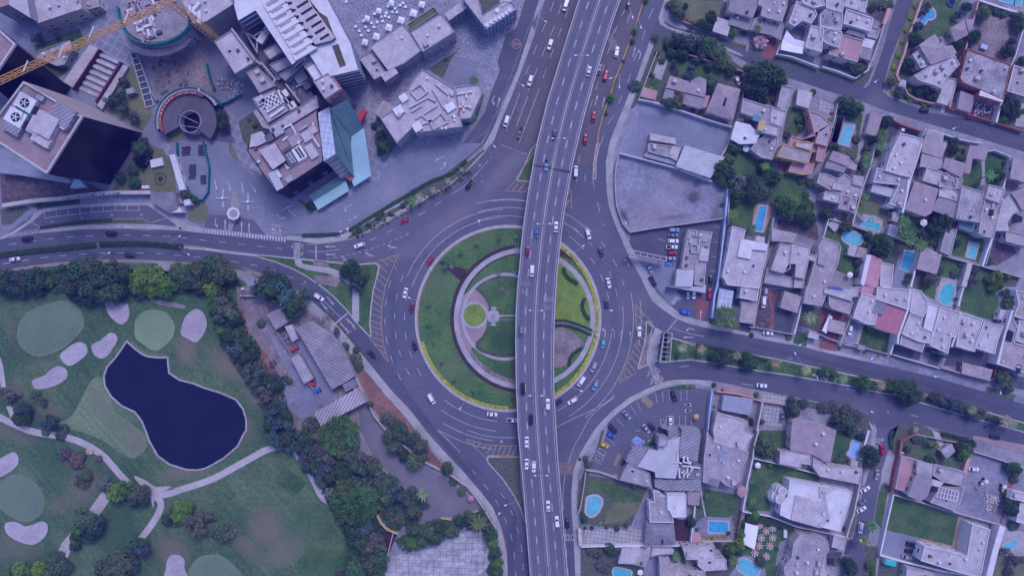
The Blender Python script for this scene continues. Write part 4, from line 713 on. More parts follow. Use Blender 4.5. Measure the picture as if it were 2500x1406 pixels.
bars('zebra_crossing',tp('b0',60,910),tp('b0',400,855),14,0,1.9,M['worn'])
bars('zebra_crossing',tp('b0',1485,812),tp('b0',1750,835),11,0,1.7,M['worn'])
bars('zebra_crossing',tp('b0',1895,848),tp('b0',2009,862),5,0,2.0,M['white'])
bars('zebra_crossing',tp('b1',0,858),tp('b1',800,945),28,0,2.1,M['white'])
bars('zebra_crossing',tp('b1',910,975),tp('b1',903,1125),7,0,2.9,M['white'])
bars('zebra_crossing',tp('c3',375,785),tp('c3',440,965),9,0,3.1,M['white'])
bars('zebra_crossing',tp('b1',380,190),tp('b1',620,450),24,0,3.0,M['worn'],0.45)
bars('zebra_crossing',tp('b1',440,220),tp('b1',560,300),9,0,2.6,M['white'])
bars('zebra_crossing',tp('b1',570,620),tp('b1',560,700),7,0,2.0,M['worn'],0.45,0.05)
bars('zebra_crossing',tp('b1',700,590),tp('b1',850,560),12,0,1.8,M['worn'],0.4)
bars('zebra_crossing',tp('c3',620,100),tp('c3',570,165),4,0,1.8,M['white'])
bars('rumble_strip',tp('a3',10,400),tp('a2',1960,430),4,0,7,M['worn'])
bars('rumble_strip',tp('d2',1510,310),tp('d2',1500,410),4,0,6.8,mat('rumble_paint',(0.24,0.17,0.13)))
bars('rumble_strip',tp('b2',900,20),tp('b2',1150,110),9,0,0.6,M['worn'])
bars('hatched_bay',tp('c3',280,1085),tp('c3',370,1170),9,0,3.0,M['yellow'])
bars('hatched_bay',tp('d3',50,230),tp('d3',0,340),10,0,1.6,M['yellow'])
def glyph(name,px,py,ang,shapes,m,z=0.078,base=0.0):
 c=W(px,py);ca,sa=math.cos(R(-ang)),math.sin(R(-ang));mb=MB()
 for s in shapes:mb.poly([(c.x+x*ca-y*sa,c.y+x*sa+y*ca)for x,y in s],z)
 return struct(name,mb,m)
ARROW=[[(-2.4,-.16),(0.8,-.16),(0.8,.16),(-2.4,.16)],[(0.8,-.5),(2.4,0),(0.8,.5)]]
TURN=[[(-2.2,-.16),(1.0,-.16),(1.0,.16),(-2.2,.16)],[(1.0,-.2),(1.4,.9),(1.0,.9),(0.5,.1)],[(0.3,.8),(2.0,.8),(1.5,1.5)]]
DOUBLE=[[(-2.2,-.16),(1.0,-.16),(1.0,.16),(-2.2,.16)],[(1.0,-.45),(2.3,0),(1.0,.45)],[(-.6,.1),(.8,.9),(.6,1.2),(-1.0,.2)]]
CHEV=[[(-0.9,1.3),(-0.2,1.3),(0.9,0),(0.2,0)],[(-0.9,-1.3),(-0.2,-1.3),(0.9,0),(0.2,0)]]
for t,x,y,a,sh in[('b1',1230,1013,180,ARROW),('b1',1232,1090,180,ARROW),('b1',1615,1090,205,DOUBLE),('b1',1840,1015,195,DOUBLE),('b1',1385,1140,215,DOUBLE),('c1',1235,140,50,ARROW),('c1',1170,190,50,ARROW),('a2',1767,955,-75,ARROW),('a2',1832,985,-75,ARROW),('a2',1903,1005,-75,ARROW),('a3',192,510,-75,ARROW),('a3',255,540,-75,TURN),('c2',1920,450,-85,TURN),('c3',0,450,-85,TURN),('c3',68,470,-85,DOUBLE),('c3',155,485,-88,ARROW),('c3',725,495,180,ARROW),('c3',745,410,195,TURN),('b3',130,1165,-105,TURN),('b1',103,780,100,TURN),('b1',200,800,-90,ARROW),('b1',362,820,-90,ARROW),('b1',435,828,-90,ARROW),('b1',107,405,78,ARROW),('b1',242,425,80,ARROW),('b1',370,440,82,ARROW),('b1',480,445,60,ARROW),('b1',740,730,45,TURN),('b1',853,680,225,ARROW),('b1',1395,625,155,TURN),('b1',1455,735,-30,ARROW),('b2',295,150,155,ARROW),('b2',335,232,-35,TURN),('a2',815,985,110,TURN),('a2',872,1005,-72,ARROW),('c3',845,275,-85,ARROW),('c1',1370,400,45,ARROW),('c1',1440,360,45,ARROW),('a1',40,1190,95,ARROW)]:
 px,py=tp(t,x,y);glyph('lane_arrow',px,py,a,sh,M['white']if t!='c3' or x>300 else M['worn'])
for t,x,y,a in[('b1',862,1010,180),('b1',960,1012,180),('b1',950,1085,60),('c3',335,850,8),('c3',365,930,8),('c3',435,825,8),('c3',465,905,8),('c1',1465,400,140),('c1',1410,445,230),('c1',1400,325,-40),('c1',1340,365,140)]:
 px,py=tp(t,x,y);glyph('yellow_chevron',px,py,a,CHEV if t=='c3' else[[(q[0]*.8,q[1]*.8)for q in s]for s in CHEV],M['yellow'],0.08)
for x,y,a in((715,1155,180),(728,1155,180),(715,1215,0),(728,1215,0)):
 px,py=tp('c3',x,y);glyph('lane_arrow',px,py,a,[[(-1,-.8),(1.6,0),(-1,.8)]],M['white'],0.079)
lines('bay_markings',[(s,0.16,0,0,False)for s in('c3 400,1035 425,1140','c3 470,1025 480,1125','c3 538,1015 536,1118','c3 655,1008 650,1115','c3 712,1008 710,1112','c3 225,1140 262,1212','c3 160,1165 215,1247','c3 25,1295 95,1370','c3 105,1220 175,1290','c3 582,1260 580,1350','c3 640,1260 638,1360','c3 698,1255 697,1360','c3 757,1255 757,1375','c3 510,1265 512,1350','c3 572,1262 575,1355','d3 275,10 330,65','d3 200,10 250,0','d2 1900,60 1975,130','d2 1860,90 1940,155','d2 1790,200 1880,250','d2 1755,285 1850,325','d2 1975,20 1985,30','b3 420,930 500,960','b3 520,1155 475,1160','b3 970,965 1020,968','b3 950,1110 1000,1112','b3 940,1255 1000,1258','b3 990,820 1040,822')],M['white'],0.062)
flat('disabled_bay','d3 165,105 210,55 295,110 240,160',0.058,mat('bay_blue',(0.12,0.25,0.5)))
flat('disabled_bay','b3 490,1160 585,1162 585,1215 488,1212',0.058,mat('bay_blue_dark',(0.05,0.13,0.28)))
lines('bay_markings',[('d3 165,105 210,55 295,110 240,160 165,105',0.18,0,0,False),('d3 195,95 225,75 255,95 225,130 195,95',0.2,0,0,False),('d2 1830,170 1900,210 1880,245 1815,205 1830,170',0.18,0,0,False),('d2 1800,235 1870,270 1850,300 1785,270 1800,235',0.18,0,0,False),('c3 455,1295 500,1310 495,1355 450,1340 455,1295',0.2,0,0,False),('b3 520,1175 550,1180 560,1200',0.2,0,0,False)],M['white'],0.064)
def letters(txt,c,ang,size,m,z,name='road_lettering',sx=1.0,kind=None,depth=0.0,parent=None):
 cu=bpy.data.curves.new('t','FONT');cu.body=txt;cu.size=size;cu.align_x='CENTER';cu.align_y='CENTER';cu.extrude=depth
 t=bpy.data.objects.new('t',cu);COL.objects.link(t)
 dg=bpy.context.evaluated_depsgraph_get();me=bpy.data.meshes.new_from_object(t.evaluated_get(dg))
 bpy.data.objects.remove(t);me.name=name;me.materials.clear();me.materials.append(m)
 o=bpy.data.objects.new(name,me);COL.objects.link(o)
 o.location=(c.x,c.y,z);o.rotation_euler=(0,0,R(ang));o.scale=(sx,1,1)
 if parent is not None:
  o.parent=parent;o.location=Vector(o.location)-ORG.get(parent.name,Vector((0,0,0)))
 elif kind!='thing':o['kind']='structure'
 return o
M['orangepaint']=mat('road_paint_orange',(0.42,0.27,0.22),noise=0.1,scale=0.5)
for t,x,y,a in(('a2',1047,435,-100),('b1',1820,470,-10)):
 px,py=tp(t,x,y);c=W(px,py)
 letters('S',c,a,3.4,M['orangepaint'],0.08)
 struct('painted_circle',MB().ring([(c.x+2.05*math.cos(R(q)),c.y+2.05*math.sin(R(q)))for q in range(0,360,12)],[(c.x+1.85*math.cos(R(q)),c.y+1.85*math.sin(R(q)))for q in range(0,360,12)],0.06,0.075),M['orangepaint'])
c=W(*tp('d2',1540,1035));letters('SOLO',c,2,2.6,M['white'],0.078,sx=0.62).scale=(0.62,1.7,1)
for tx,x,y,u in(('SOLO BUS',1128,20,0),('SOLO BUS',1358,175,1)):
 px,py=tp('c2',x,y);dk=deck_px(px,py)
 o=letters('SOLO',Vector((dk.x,dk.y+2.2,0)),3,2.0,M['worn'],dk.z+0.03,parent=None);o.scale=(0.8,1.3,1)
 o=letters('BUS',Vector((dk.x,dk.y-1.2,0)),3,2.0,M['worn'],dk.z+0.03,parent=None);o.scale=(0.8,1.3,1)
c=W(*tp('d4',575,95));letters('ZONA',c,10,2.0,M['white'],0.078).scale=(0.8,1.3,1)
c=W(*tp('d4',555,160));letters('30',c,5,2.4,M['white'],0.078)
struct('painted_circle',MB().ring([(c.x+2.2*math.cos(R(q)),c.y+2.2*math.sin(R(q)))for q in range(0,360,12)],[(c.x+2.0*math.cos(R(q)),c.y+2.0*math.sin(R(q)))for q in range(0,360,12)],0.06,0.075),M['white'])
for t,x,y,w_,h_ in(('b2',690,218,5,5),('d2',520,245,14,17),('d2',885,108,6,6),('b2',712,375,4,4),('a4',1650,1300,16,9),('a4',1555,1265,14,6),('c3',735,450,1,1),('c4',675,1230,4,4),('b0',512,768,5,5),('b0',802,735,5,5),('b0',1095,703,5,5),('b0',1388,703,5,5)):
 px,py=tp(t,x,y);c=W(px,py)
 struct('road_patch',MB().box((c.x,c.y,0.05),(w_*S,h_*S,0.018),R(-20)),M['worn']if w_<10 else M['asphalt_brown'])
# ==== VEHICLES
M['paint']=mat('car_paint',(0.9,0.9,0.9),rough=0.28,noise=0.03,scale=1,fine=0.02,spec=0.5,obj=True)
M['glass']=mat('car_glass',(0.03,0.035,0.05),rough=0.1,noise=0.05,scale=1,spec=0.6)
M['rubber']=mat('tyre_rubber',(0.02,0.02,0.022),noise=0.1,scale=2)
M['lampg']=mat('headlight_glass',(0.75,0.75,0.78),rough=0.15,noise=0.03)
M['tail']=mat('tail_light',(0.35,0.02,0.03),rough=0.2,noise=0.03)
M['rim']=mat('wheel_rim',(0.4,0.4,0.42),rough=0.3,metal=0.8,noise=0.05)
M['trim']=mat('black_trim',(0.03,0.03,0.035),noise=0.1)
def loft(mb,rings,cap=True):
 k=len(rings[0])
 base=len(mb.v)
 for r in rings:mb.v+=[tuple(p)for p in r]
 for a in range(len(rings)-1):
  for i in range(k):
   j=(i+1)%k
   mb.f.append((base+a*k+i,base+a*k+j,base+(a+1)*k+j,base+(a+1)*k+i))
 if cap:mb.f.append(tuple(base+(len(rings)-1)*k+i for i in range(k)))
 return mb
def rr(x0,x1,w,r,z,n=4,taper=0.0):
 out=[]
 for cx,cy,a0 in((x1-r,w/2-r-taper,0),(x0+r,w/2-r,90),(x0+r,-w/2+r,180),(x1-r,-w/2+r+taper,270)):
  for i in range(n+1):
   a=R(a0+90*i/n);out.append((cx+r*math.cos(a),cy+r*math.sin(a),z))
 return out
SHAPES={'sedan':(4.6,1.82,0.92,1.42,(-1.75,1.15),(-1.0,0.45)),'hatchback':(4.0,1.76,0.95,1.5,(-1.85,1.05),(-1.5,0.4)),'suv':(4.8,1.95,1.1,1.78,(-2.15,1.2),(-1.85,0.55)),'van':(5.0,1.95,1.15,2.05,(-2.4,1.75),(-2.3,1.1)),'pickup':(5.2,1.9,1.08,1.75,(-0.55,1.35),(-0.3,0.75)),}
PROTO={}
def make_vehicle(kind):
 L0,Wd,hb,hr,(c0,c1),(r0,r1)=SHAPES[kind]
 e=bpy.data.objects.new(kind,None);COL.objects.link(e);ORG[e.name]=Vector((0,0,0))
 h=L0/2
 b=MB();loft(b,[rr(-h+.05,h-.08,Wd-.1,.25,.22,taper=.06),rr(-h,h,Wd,.35,.45,taper=.1),rr(-h,h,Wd,.38,.7,taper=.12),rr(-h+.06,h-.12,Wd-.08,.4,hb-.06,taper=.12),rr(-h+.16,h-.28,Wd-.24,.4,hb,taper=.14)])
 o=b.build('body',M['paint'],e,True)
 cab=MB();loft(cab,[rr(c0,c1,Wd-.2,.25,hb-.04,taper=.08),rr(r0,r1,Wd-.42,.2,hr-.04,taper=.03)])
 cab.build('window_glass',M['glass'],e)
 rf=MB();loft(rf,[rr(r0+.0,r1-.02,Wd-.4,.2,hr-.06,taper=.03),rr(r0+.06,r1-.1,Wd-.5,.2,hr,taper=.03)])
 if kind=='suv':
  for s in(-1,1):rf.box(((r0+r1)/2,s*(Wd/2-.34),hr),(r1-r0-.4,.05,.06))
 rf.build('roof',M['paint'],e)
 if kind in('sedan','suv','hatchback'):
  pl=MB()
  for s in(-1,1):
   for xx in((r0+r1)/2,):
    pl.tube((xx,s*(Wd/2-.12),hb-.02),(xx,s*(Wd/2-.24),hr-.06),.05,4)
  pl.build('door_pillar',M['paint'],e)
 if kind=='pickup':
  MB().poly(rr(-h+.25,c0-.12,Wd-.35,.08,0),hb+.012).build('cargo_bed',M['trim'],e)
  rail=MB();rail.ring([(p[0],p[1])for p in rr(-h+.12,c0-.02,Wd-.14,.1,0)],[(p[0],p[1])for p in rr(-h+.25,c0-.12,Wd-.35,.08,0)],hb-.02,hb+.12);rail.build('bed_rail',M['paint'],e)
 for sx in(-1,1):
  for sy in(-1,1):
   t=MB();x=sx*(h-.85)
   t.tube((x,sy*(Wd/2-.24),.33),(x,sy*(Wd/2+.0),.33),.33,12)
   w=t.build('wheel',M['rubber'],e)
   MB().tube((x,sy*(Wd/2),.33),(x,sy*(Wd/2+.015),.33),.2,8).build('rim',M['rim'],w)
 for sy in(-1,1):
  MB().box((h-.14,sy*(Wd/2-.42),.66),(.2,.34,.16),-sy*.35).build('headlight',M['lampg'],e)
  MB().box((-h+.06,sy*(Wd/2-.33),.72),(.14,.3,.18)).build('tail_light',M['tail'],e)
  MB().box((c1-.38,sy*(Wd/2+.06),hb+.02),(.2,.2,.14)).build('wing_mirror',M['paint'],e)
 return e
PAINT={'white':(.78,.78,.80),'silver':(.36,.37,.40),'grey':(.17,.18,.21),'black':(.012,.013,.018),'navy':(.02,.03,.075),'blue':(.05,.16,.42),'red':(.42,.015,.05),'dark red':(.22,.012,.03),'teal':(.10,.45,.50),'yellow':(.60,.50,.06),'light blue':(.22,.33,.48),'cream':(.55,.53,.5),'bright blue':(.03,.14,.55),'dark green':(.03,.06,.06)}
ROADL={}
CARS=[('a2',1530,65,108,'van','white','near the top edge on the northwest carriageway',0),('a2',1377,447,108,'suv','white','beside the cross-line of the northwest carriageway',0),('a2',1183,800,107,'suv','white','level with the polygonal building, by the lamp arm',0),('a2',950,1197,107,'van','white','at the edge of the northwest carriageway near the palm verge',0),('a2',1080,1305,108,'pickup','grey','behind the motorcycle, lowest on the northwest carriageway',0),('a2',1757,708,-76,'sedan','cream','on the overpass, northernmost car of its right lanes',1),('a2',1418,1330,97,'sedan','navy','on the overpass, north of its expansion joint',1),('a2',1862,688,-76,'sedan','grey','beside a red car under the east side of the overpass',0),('a2',1921,750,-76,'suv','red','beside the grey sedan, northernmost of four red cars',0),('a2',1803,1150,-83,'sedan','red','in front of the lane arrows east of the overpass',0),('a2',1722,1370,-86,'sedan','red','close to the overpass parapet, southernmost of the red column',0),('a3',137,45,-76,'sedan','black','near the top edge east of the overpass',0),('a3',20,520,-80,'suv','white','by the yellow kerb on the northeast carriageway',0),('b2',1340,215,94,'pickup','light blue','crossing the expansion joint of the overpass',1),('b2',1628,280,-88,'van','white','beside the overpass parapet north of the roundabout',0),('b2',1243,880,94,'hatchback','blue','on the left lanes of the overpass above the lawn edge',1),('b2',1435,822,-86,'sedan','white','on the right lanes of the overpass by the double lamp',1),('b2',1155,1065,95,'sedan','dark red','in the left lanes of the overpass, the only red one there',1),('b2',1200,1252,93,'van','white','in the left lanes of the overpass behind the dark red car',1),('b2',1750,893,74,'suv','white','with a sunroof, entering the roundabout from the northeast',0),('b2',1877,1070,72,'sedan','dark green','with a pale windscreen, on the northeast arc of the roundabout',0),('b2',203,1158,125,'hatchback','red','hugging the inner kerb on the northwest arc of the roundabout',0),('b2',588,405,123,'pickup','black','with an orange cargo frame, north of the roundabout',0),('b2',1950,1370,76,'sedan','white','on the eastern arc of the roundabout by the island lamp',0),('b1',1960,760,155,'hatchback','red','coming along the planted verge into the west boulevard',0),('b1',1518,1003,162,'suv','white','beside the dashed line entering the west boulevard',0),('b0',275,940,172,'suv','black','on the upper west boulevard near the left edge',0),('b0',1095,885,180,'suv','black','on the upper west boulevard beside the lay-by',0),('b0',155,1137,-8,'sedan','white','on the lower west boulevard near the left edge',0),('b0',1283,1095,2,'sedan','navy','on the lower west boulevard above the tree belt',0),('c1',1125,103,35,'suv','white','beside two white arrows on the southwest link road',0),('c1',1640,660,50,'sedan','black','on the southwest link road near the hatched tip',0),('c1',1968,62,102,'sedan','white','on the western arc of the roundabout',0),('c2',22,205,98,'sedan','dark red','behind the white sedan on the western arc of the roundabout',0),('c2',52,578,80,'sedan','black','on the western arc beside the yellow flower border',0),('c2',217,1095,62,'van','white','on the southwest arc of the roundabout',0),('c2',810,1248,4,'sedan','white','below the southern kerb of the island',0),('c2',1010,1305,0,'pickup','white','half hidden beneath the overpass at its left parapet',0),('c2',1098,433,92,'van','grey','on the left lanes of the overpass level with the fountain path',1),('c2',1112,1000,90,'pickup','black','on the left lanes of the overpass south of the island paths',1),('c2',1190,1297,90,'suv','black','beside the overpass median, southern part',1),('c2',1355,1150,-90,'suv','white','on the right lanes of the overpass south of a double lamp',1),('c2',1930,175,86,'sedan','navy','under the island lamp arm on the eastern arc',0),('c2',1895,557,101,'hatchback','teal','on the eastern arc beside the yellow hedge',0),('c2',1803,787,115,'suv','silver','on the southeast arc of the roundabout',0),('c2',1683,925,124,'van','white','on the southeast arc beside the yellow hedge',0),('c2',1820,963,113,'suv','light blue','in the outer lane of the southeast arc',0),('c2',1455,1130,150,'hatchback','navy','touching the right parapet line of the overpass from below',0),('c2',1595,1115,148,'suv','white','on the southeast arc close to the overpass',0),('c3',240,443,-88,'suv','white','driving over the yellow hatching east of the roundabout',0),('c3',1440,967,4,'sedan','white','alone on the lower east boulevard',0),('c3',578,1065,-110,'pickup','black','parked in the restaurant car park top row',0),('c3',118,1255,52,'sedan','light blue','parked in the curved row of the restaurant car park',0),('c3',-15,1388,48,'suv','navy','parked next to a bright blue car in the curved car park row',0),('c3',545,1308,86,'hatchback','white','parked beside the disabled bay of the restaurant',0),('c3',310,1390,55,'sedan','silver','parked left of the dark blue car by the pale island of the restaurant',0),('c3',365,1368,55,'sedan','navy','parked right of the silver car by the pale island of the restaurant',0),('d2',1940,45,30,'hatchback','bright blue','parked below a navy car in the curved car park',0),('d2',1875,140,28,'hatchback','yellow','parked above the painted disabled bays',0),('c3',1640,1275,93,'sedan','grey','parked in the squared paving court',0),('c3',1340,1322,85,'hatchback','black','parked in the shaded court beside the bluish roof',0),('b3',580,852,2,'suv','light blue','parked at the top of the fast-food row',0),('b3',573,904,2,'sedan','grey','parked second from the top in the fast-food row',0),('b3',573,960,2,'suv','white','parked third from the top in the fast-food row',0),('b3',560,1018,2,'pickup','white','parked fourth from the top in the fast-food row',0),('b3',562,1077,2,'hatchback','red','parked fifth from the top in the fast-food row',0),('b3',547,1130,2,'sedan','silver','parked last in the fast-food row beside the blue bay',0),('b3',342,1225,65,'sedan','light blue','parked along the drive-in verge',0),('b3',375,1355,62,'pickup','navy','parked behind the light blue car on the drive-in verge',0),('b3',942,1345,92,'sedan','navy','parked in the alley behind the fast-food roof',0),('c3',717,78,90,'hatchback','light blue','parked under the striped awning, left one',0),('c3',775,75,90,'hatchback','white','parked under the striped awning, right one',0),('c3',928,72,-85,'suv','red','parked beside the striped wall of the drive-in',0),('c3',690,250,20,'suv','bright blue','parked by the corner exit of the drive-in',0),('c3',1455,152,92,'van','white','parked on the pebble garden by the curved brick path',0),('c3',1502,453,4,'sedan','white','parked across a driveway on the upper east boulevard',0),('c3',1475,60,92,'suv','silver','parked above the white van on the pebble garden',0),('c4',293,420,94,'suv','white','parked on the drive beside the stepping-stone lawn',0),('a4',1025,1085,8,'hatchback','black','parked at the mosaic driveway on the northeast street',0),('a4',808,1275,-75,'sedan','white','parked in the walled court below the northeast street',0),('d4',1690,62,12,'sedan','black','on the lower east boulevard near the right edge',0),('d4',597,185,-92,'suv','red','beside the painted 30 on the southeast street',0),('d4',548,425,98,'sedan','silver','driving up the southeast street',0),('d4',435,565,-28,'sedan','white','parked nose-in on the southeast street, topmost of three',0),('d4',405,690,-25,'hatchback','grey','parked nose-in on the southeast street, middle of three',0),('d4',400,757,-28,'sedan','white','parked nose-in on the southeast street, lowest of three',0),('d4',390,935,95,'suv','white','parked along the southeast street beside a palm',0),('d4',1480,370,6,'sedan','white','parked at the edge of the construction lot',0),('d4',885,1092,10,'suv','black','parked in the walled court, uppermost of three',0),('d4',870,1160,10,'sedan','black','parked in the walled court between a black and a silver one',0),('d4',838,1217,14,'sedan','silver','parked in the walled court, lowest of three',0),('d4',95,1250,4,'sedan','navy','parked in the small court at the bottom edge',0),('d2',1127,110,91,'sedan','white','on the left lanes of the overpass, below the roundabout',1),('d2',1127,322,91,'sedan','white','side by side with a larger white car on the overpass, left one',1),('d2',1197,347,91,'suv','white','side by side with a white sedan on the overpass, right one',1),('d2',1335,725,-93,'sedan','white','on the right lanes of the overpass close to its median',1),('d2',1420,875,-94,'suv','white','on the right lanes of the overpass near its parapet',1),('d2',1520,893,90,'sedan','black','on the ramp right of the overpass above the word SOLO',0),('a3',1205,800,58,'hatchback','cream','parked in the planted court of the northwest villa',0),]
for t,x,y,a,kind,colr,where,dk in CARS:
 if kind not in PROTO:PROTO[kind]=make_vehicle(kind);src_first=True;o=PROTO[kind]
 else:o=copy_tree(PROTO[kind])
 px,py=tp(t,x,y)
 if dk:
  v=deck_px(px,py);o.location=v
 else:
  o.location=W(px,py,0.07)if 1 else None
  o.location.z=0.07
 o.rotation_euler=(0,0,R(-a))
 c=(*PAINT[colr],1)
 def paintit(q):
  q.color=c
  for ch in q.children:paintit(ch)
 paintit(o)
 nm={'suv':'SUV','pickup':'pickup truck'}.get(kind,kind)
 par='parked' in where
 tag(o,f'{colr} {nm} {where}',nm.lower()if kind!='hatchback' else 'car','parked vehicles' if par else('vehicles on the overpass' if dk else 'vehicles driving on the roads'))
 o.name=('parked_' if par else '')+{'suv':'suv','pickup':'pickup_truck'}.get(kind,kind)
fr=[o for o in LABELS if 'orange cargo frame' in o['label']][0]
M['orange']=mat('orange_steel',(0.55,0.25,0.08),noise=0.1)
q=MB()
for a,b in(((-2.5,-.85,1.3),(-.5,-.85,1.3)),((-2.5,.85,1.3),(-.5,.85,1.3)),((-2.5,-.85,1.3),(-2.5,.85,1.3)),((-2.5,-.85,.9),(-2.5,-.85,1.3)),((-2.5,.85,.9),(-2.5,.85,1.3))):q.tube(a,b,.1,5)
ff=q.build('cargo_frame',M['orange']);ff.parent=fr
def motorcycle(px,py,a,label,cat='motorcycle',rider=True):
 c=W(px,py,0);c.z=0.07
 e=thing('motorcycle',c,label,cat,'motorcycles');e.rotation_euler=(0,0,R(-a))
 def pb(mb,n,m):o=mb.build(n,m);o.parent=e;return o
 for sx in(-1,1):pb(MB().tube((sx*.65,-.07,.32),(sx*.65,.07,.32),.32,12),'wheel',M['rubber'])
 b=MB();loft(b,[rr(-.75,.6,.3,.1,.4),rr(-.7,.65,.36,.12,.7),rr(-.55,.35,.26,.1,.9)]);pb(b,'body',M['trim'])
 pb(MB().tube((.45,-.38,1.0),(.45,.38,1.0),.04,5),'handlebar',M['rim'])
 return e
px,py=tp('a2',1033,1118);mc=motorcycle(px,py,108,'dark motorcycle with a helmeted rider between lanes on the northwest carriageway')
px,py=tp('c4',1630,1365);mc2=motorcycle(px,py,10,'dark motorcycle with its rider on the lower east boulevard near the right edge')
# ==== TREES AND PLANTS
def leafmat(name,c,c2,rough=0.7):
 m=mat(name,c,col2=c2,rough=rough,scale=0.9,fine=0.3,fscale=3.0,spec=0.15,obj=True,vary=0.16)
 return m
M['leaf']=leafmat('leaf_green',(0.9,0.9,0.9),(1.35,1.3,1.2))
M['bark']=mat('bark',(0.12,0.09,0.075),noise=0.3,scale=2)
def crown_mesh(name,seed,kind):
 r=random.Random(seed);mb=MB()
 blobs=[]
 if kind=='round':
  blobs=[(0,0,.55,.62,.5)]+[(.55*math.cos(a+r.uniform(-.2,.2)),.55*math.sin(a+r.uniform(-.2,.2)),r.uniform(.2,.55),r.uniform(.3,.46),r.uniform(.26,.38))for a in[i*6.283/7 for i in range(7)]]+[(r.uniform(-.35,.35),r.uniform(-.35,.35),r.uniform(.7,.95),r.uniform(.22,.34),.24)for _ in range(4)]
 elif kind=='open':
  blobs=[(r.uniform(-.62,.62),r.uniform(-.62,.62),r.uniform(.2,.9),r.uniform(.2,.38),r.uniform(.14,.26))for _ in range(13)]
 elif kind=='feather':
  blobs=[(0,0,.6,.5,.45)]+[(r.uniform(.35,.7)*math.cos(a),r.uniform(.35,.7)*math.sin(a),r.uniform(.2,.7),r.uniform(.2,.34),r.uniform(.2,.3))for a in[i*6.283/9 for i in range(9)]]
 elif kind=='bush':
  blobs=[(0,0,.3,.75,.6)]+[(.5*math.cos(a),.5*math.sin(a),.3,.42,.4)for a in[i*6.283/5 for i in range(5)]]
 n={'round':1500,'open':1000,'feather':1300,'bush':450}[kind]
 area=[b[3]**2 for b in blobs];tot=sum(area)
 ls={'round':.062,'open':.06,'feather':.07,'bush':.11}[kind]
 for b,ar in zip(blobs,area):
  for _ in range(int(n*ar/tot)):
   while True:
    v=Vector((r.gauss(0,1),r.gauss(0,1),r.gauss(.35,.9)))
    if v.length>.1:break
   v.normalize()
   k=r.uniform(.78,1.06)
   p=Vector((b[0]+v.x*b[3]*k,b[1]+v.y*b[3]*k,b[2]+v.z*b[4]*k))
   nn=(v+Vector((r.uniform(-.9,.9),r.uniform(-.9,.9),r.uniform(-.3,.9)))).normalized()
   t=nn.cross(Vector((r.random(),r.random(),r.random()))).normalized();w=nn.cross(t)
   s=ls*r.uniform(.6,1.5);s2=s*(r.uniform(.45,.9)if kind!='feather' else.38)
   if kind=='feather':t=(Vector((v.x,v.y,v.z*.2)).normalized()+t*.35).normalized();s*=1.7;w=nn.cross(t).normalized()
   mb.face([p-t*s-w*s2,p+t*s-w*s2*.7,p+t*s*1.1+w*s2*.7,p-t*s*.8+w*s2])
 me=bpy.data.meshes.new(name);me.from_pydata([tuple(q)for q in mb.v],[],mb.f);me.materials.append(M['leaf'])
 return me
CROWNS={k:[crown_mesh('crown',11*i+ord(k[0]),k)for i in range(4)]for k in('round','open','feather')}
CROWNS['bush']=[crown_mesh('crown',5+i,'bush')for i in range(3)]
def trunk_mesh(seed,n=5):
 r=random.Random(seed);mb=MB()
 mb.tube((0,0,0),(.02,.01,.38),.07,7,.045)
 for i in range(n):
  a=i*6.283/n+r.uniform(-.4,.4);q=r.uniform(.4,.6)
  m_=(.25*math.cos(a),.25*math.sin(a),.5)
  mb.tube((.02,.01,.3),m_,.035,5,.022);mb.tube(m_,(q*math.cos(a),q*math.sin(a),r.uniform(.55,.85)),.022,4,.008)
 me=bpy.data.meshes.new('trunk');me.from_pydata([tuple(q)for q in mb.v],[],mb.f);me.materials.append(M['bark']);return me
TRUNKS=[trunk_mesh(i)for i in range(3)]
def palm_meshes(seed):
 r=random.Random(seed);mb=MB()
 for i in range(23):
  a=i*6.283/23*1.9+r.uniform(-.15,.15);L0=r.uniform(.75,1.05);rise=r.uniform(.05,.35);tip=r.uniform(-.35,.05)
  w=.12;prev=None;k=6
  for s in range(k+1):
   u=s/k;x=L0*u;z=rise*math.sin(u*2.2)+tip*u*u
   ww=w*math.sin(min(1,u*1.2+.12)*2.75)+.012
   p=Vector((x*math.cos(a),x*math.sin(a),z));nn=Vector((-math.sin(a),math.cos(a),0))
   cur=(p-nn*ww+Vector((0,0,-ww*.6)),p,p+nn*ww+Vector((0,0,-ww*.6)))
   if prev:
    mb.face([prev[0],cur[0],cur[1],prev[1]]);mb.face([prev[1],cur[1],cur[2],prev[2]])
   prev=cur
 me=bpy.data.meshes.new('fronds');me.from_pydata([tuple(q)for q in mb.v],[],mb.f);me.materials.append(M['leaf']);return me
PALMS=[palm_meshes(i)for i in range(4)]
def bare_mesh(seed):
 r=random.Random(seed);mb=MB()
 def br(p,d,L,w,dep):
  q=p+d*L;mb.tube(p,q,w,3 if dep<2 else 4,w*.55)
  if dep>0:
   for _ in range(3 if dep>1 else 4):
    nd=(d+Vector((r.uniform(-.9,.9),r.uniform(-.9,.9),r.uniform(-.2,.5)))).normalized();br(q,nd,L*.66,w*.55,dep-1)
 for i in range(6):
  a=i*1.05;br(Vector((0,0,.2)),Vector((math.cos(a),math.sin(a),.7)).normalized(),.36,.05,3)
 me=bpy.data.meshes.new('branches');me.from_pydata([tuple(q)for q in mb.v],[],mb.f);me.materials.append(M['twig']);return me
M['twig']=mat('dry_twigs',(0.30,0.26,0.25),noise=0.2,scale=1)
BARE=[bare_mesh(i)for i in range(3)]
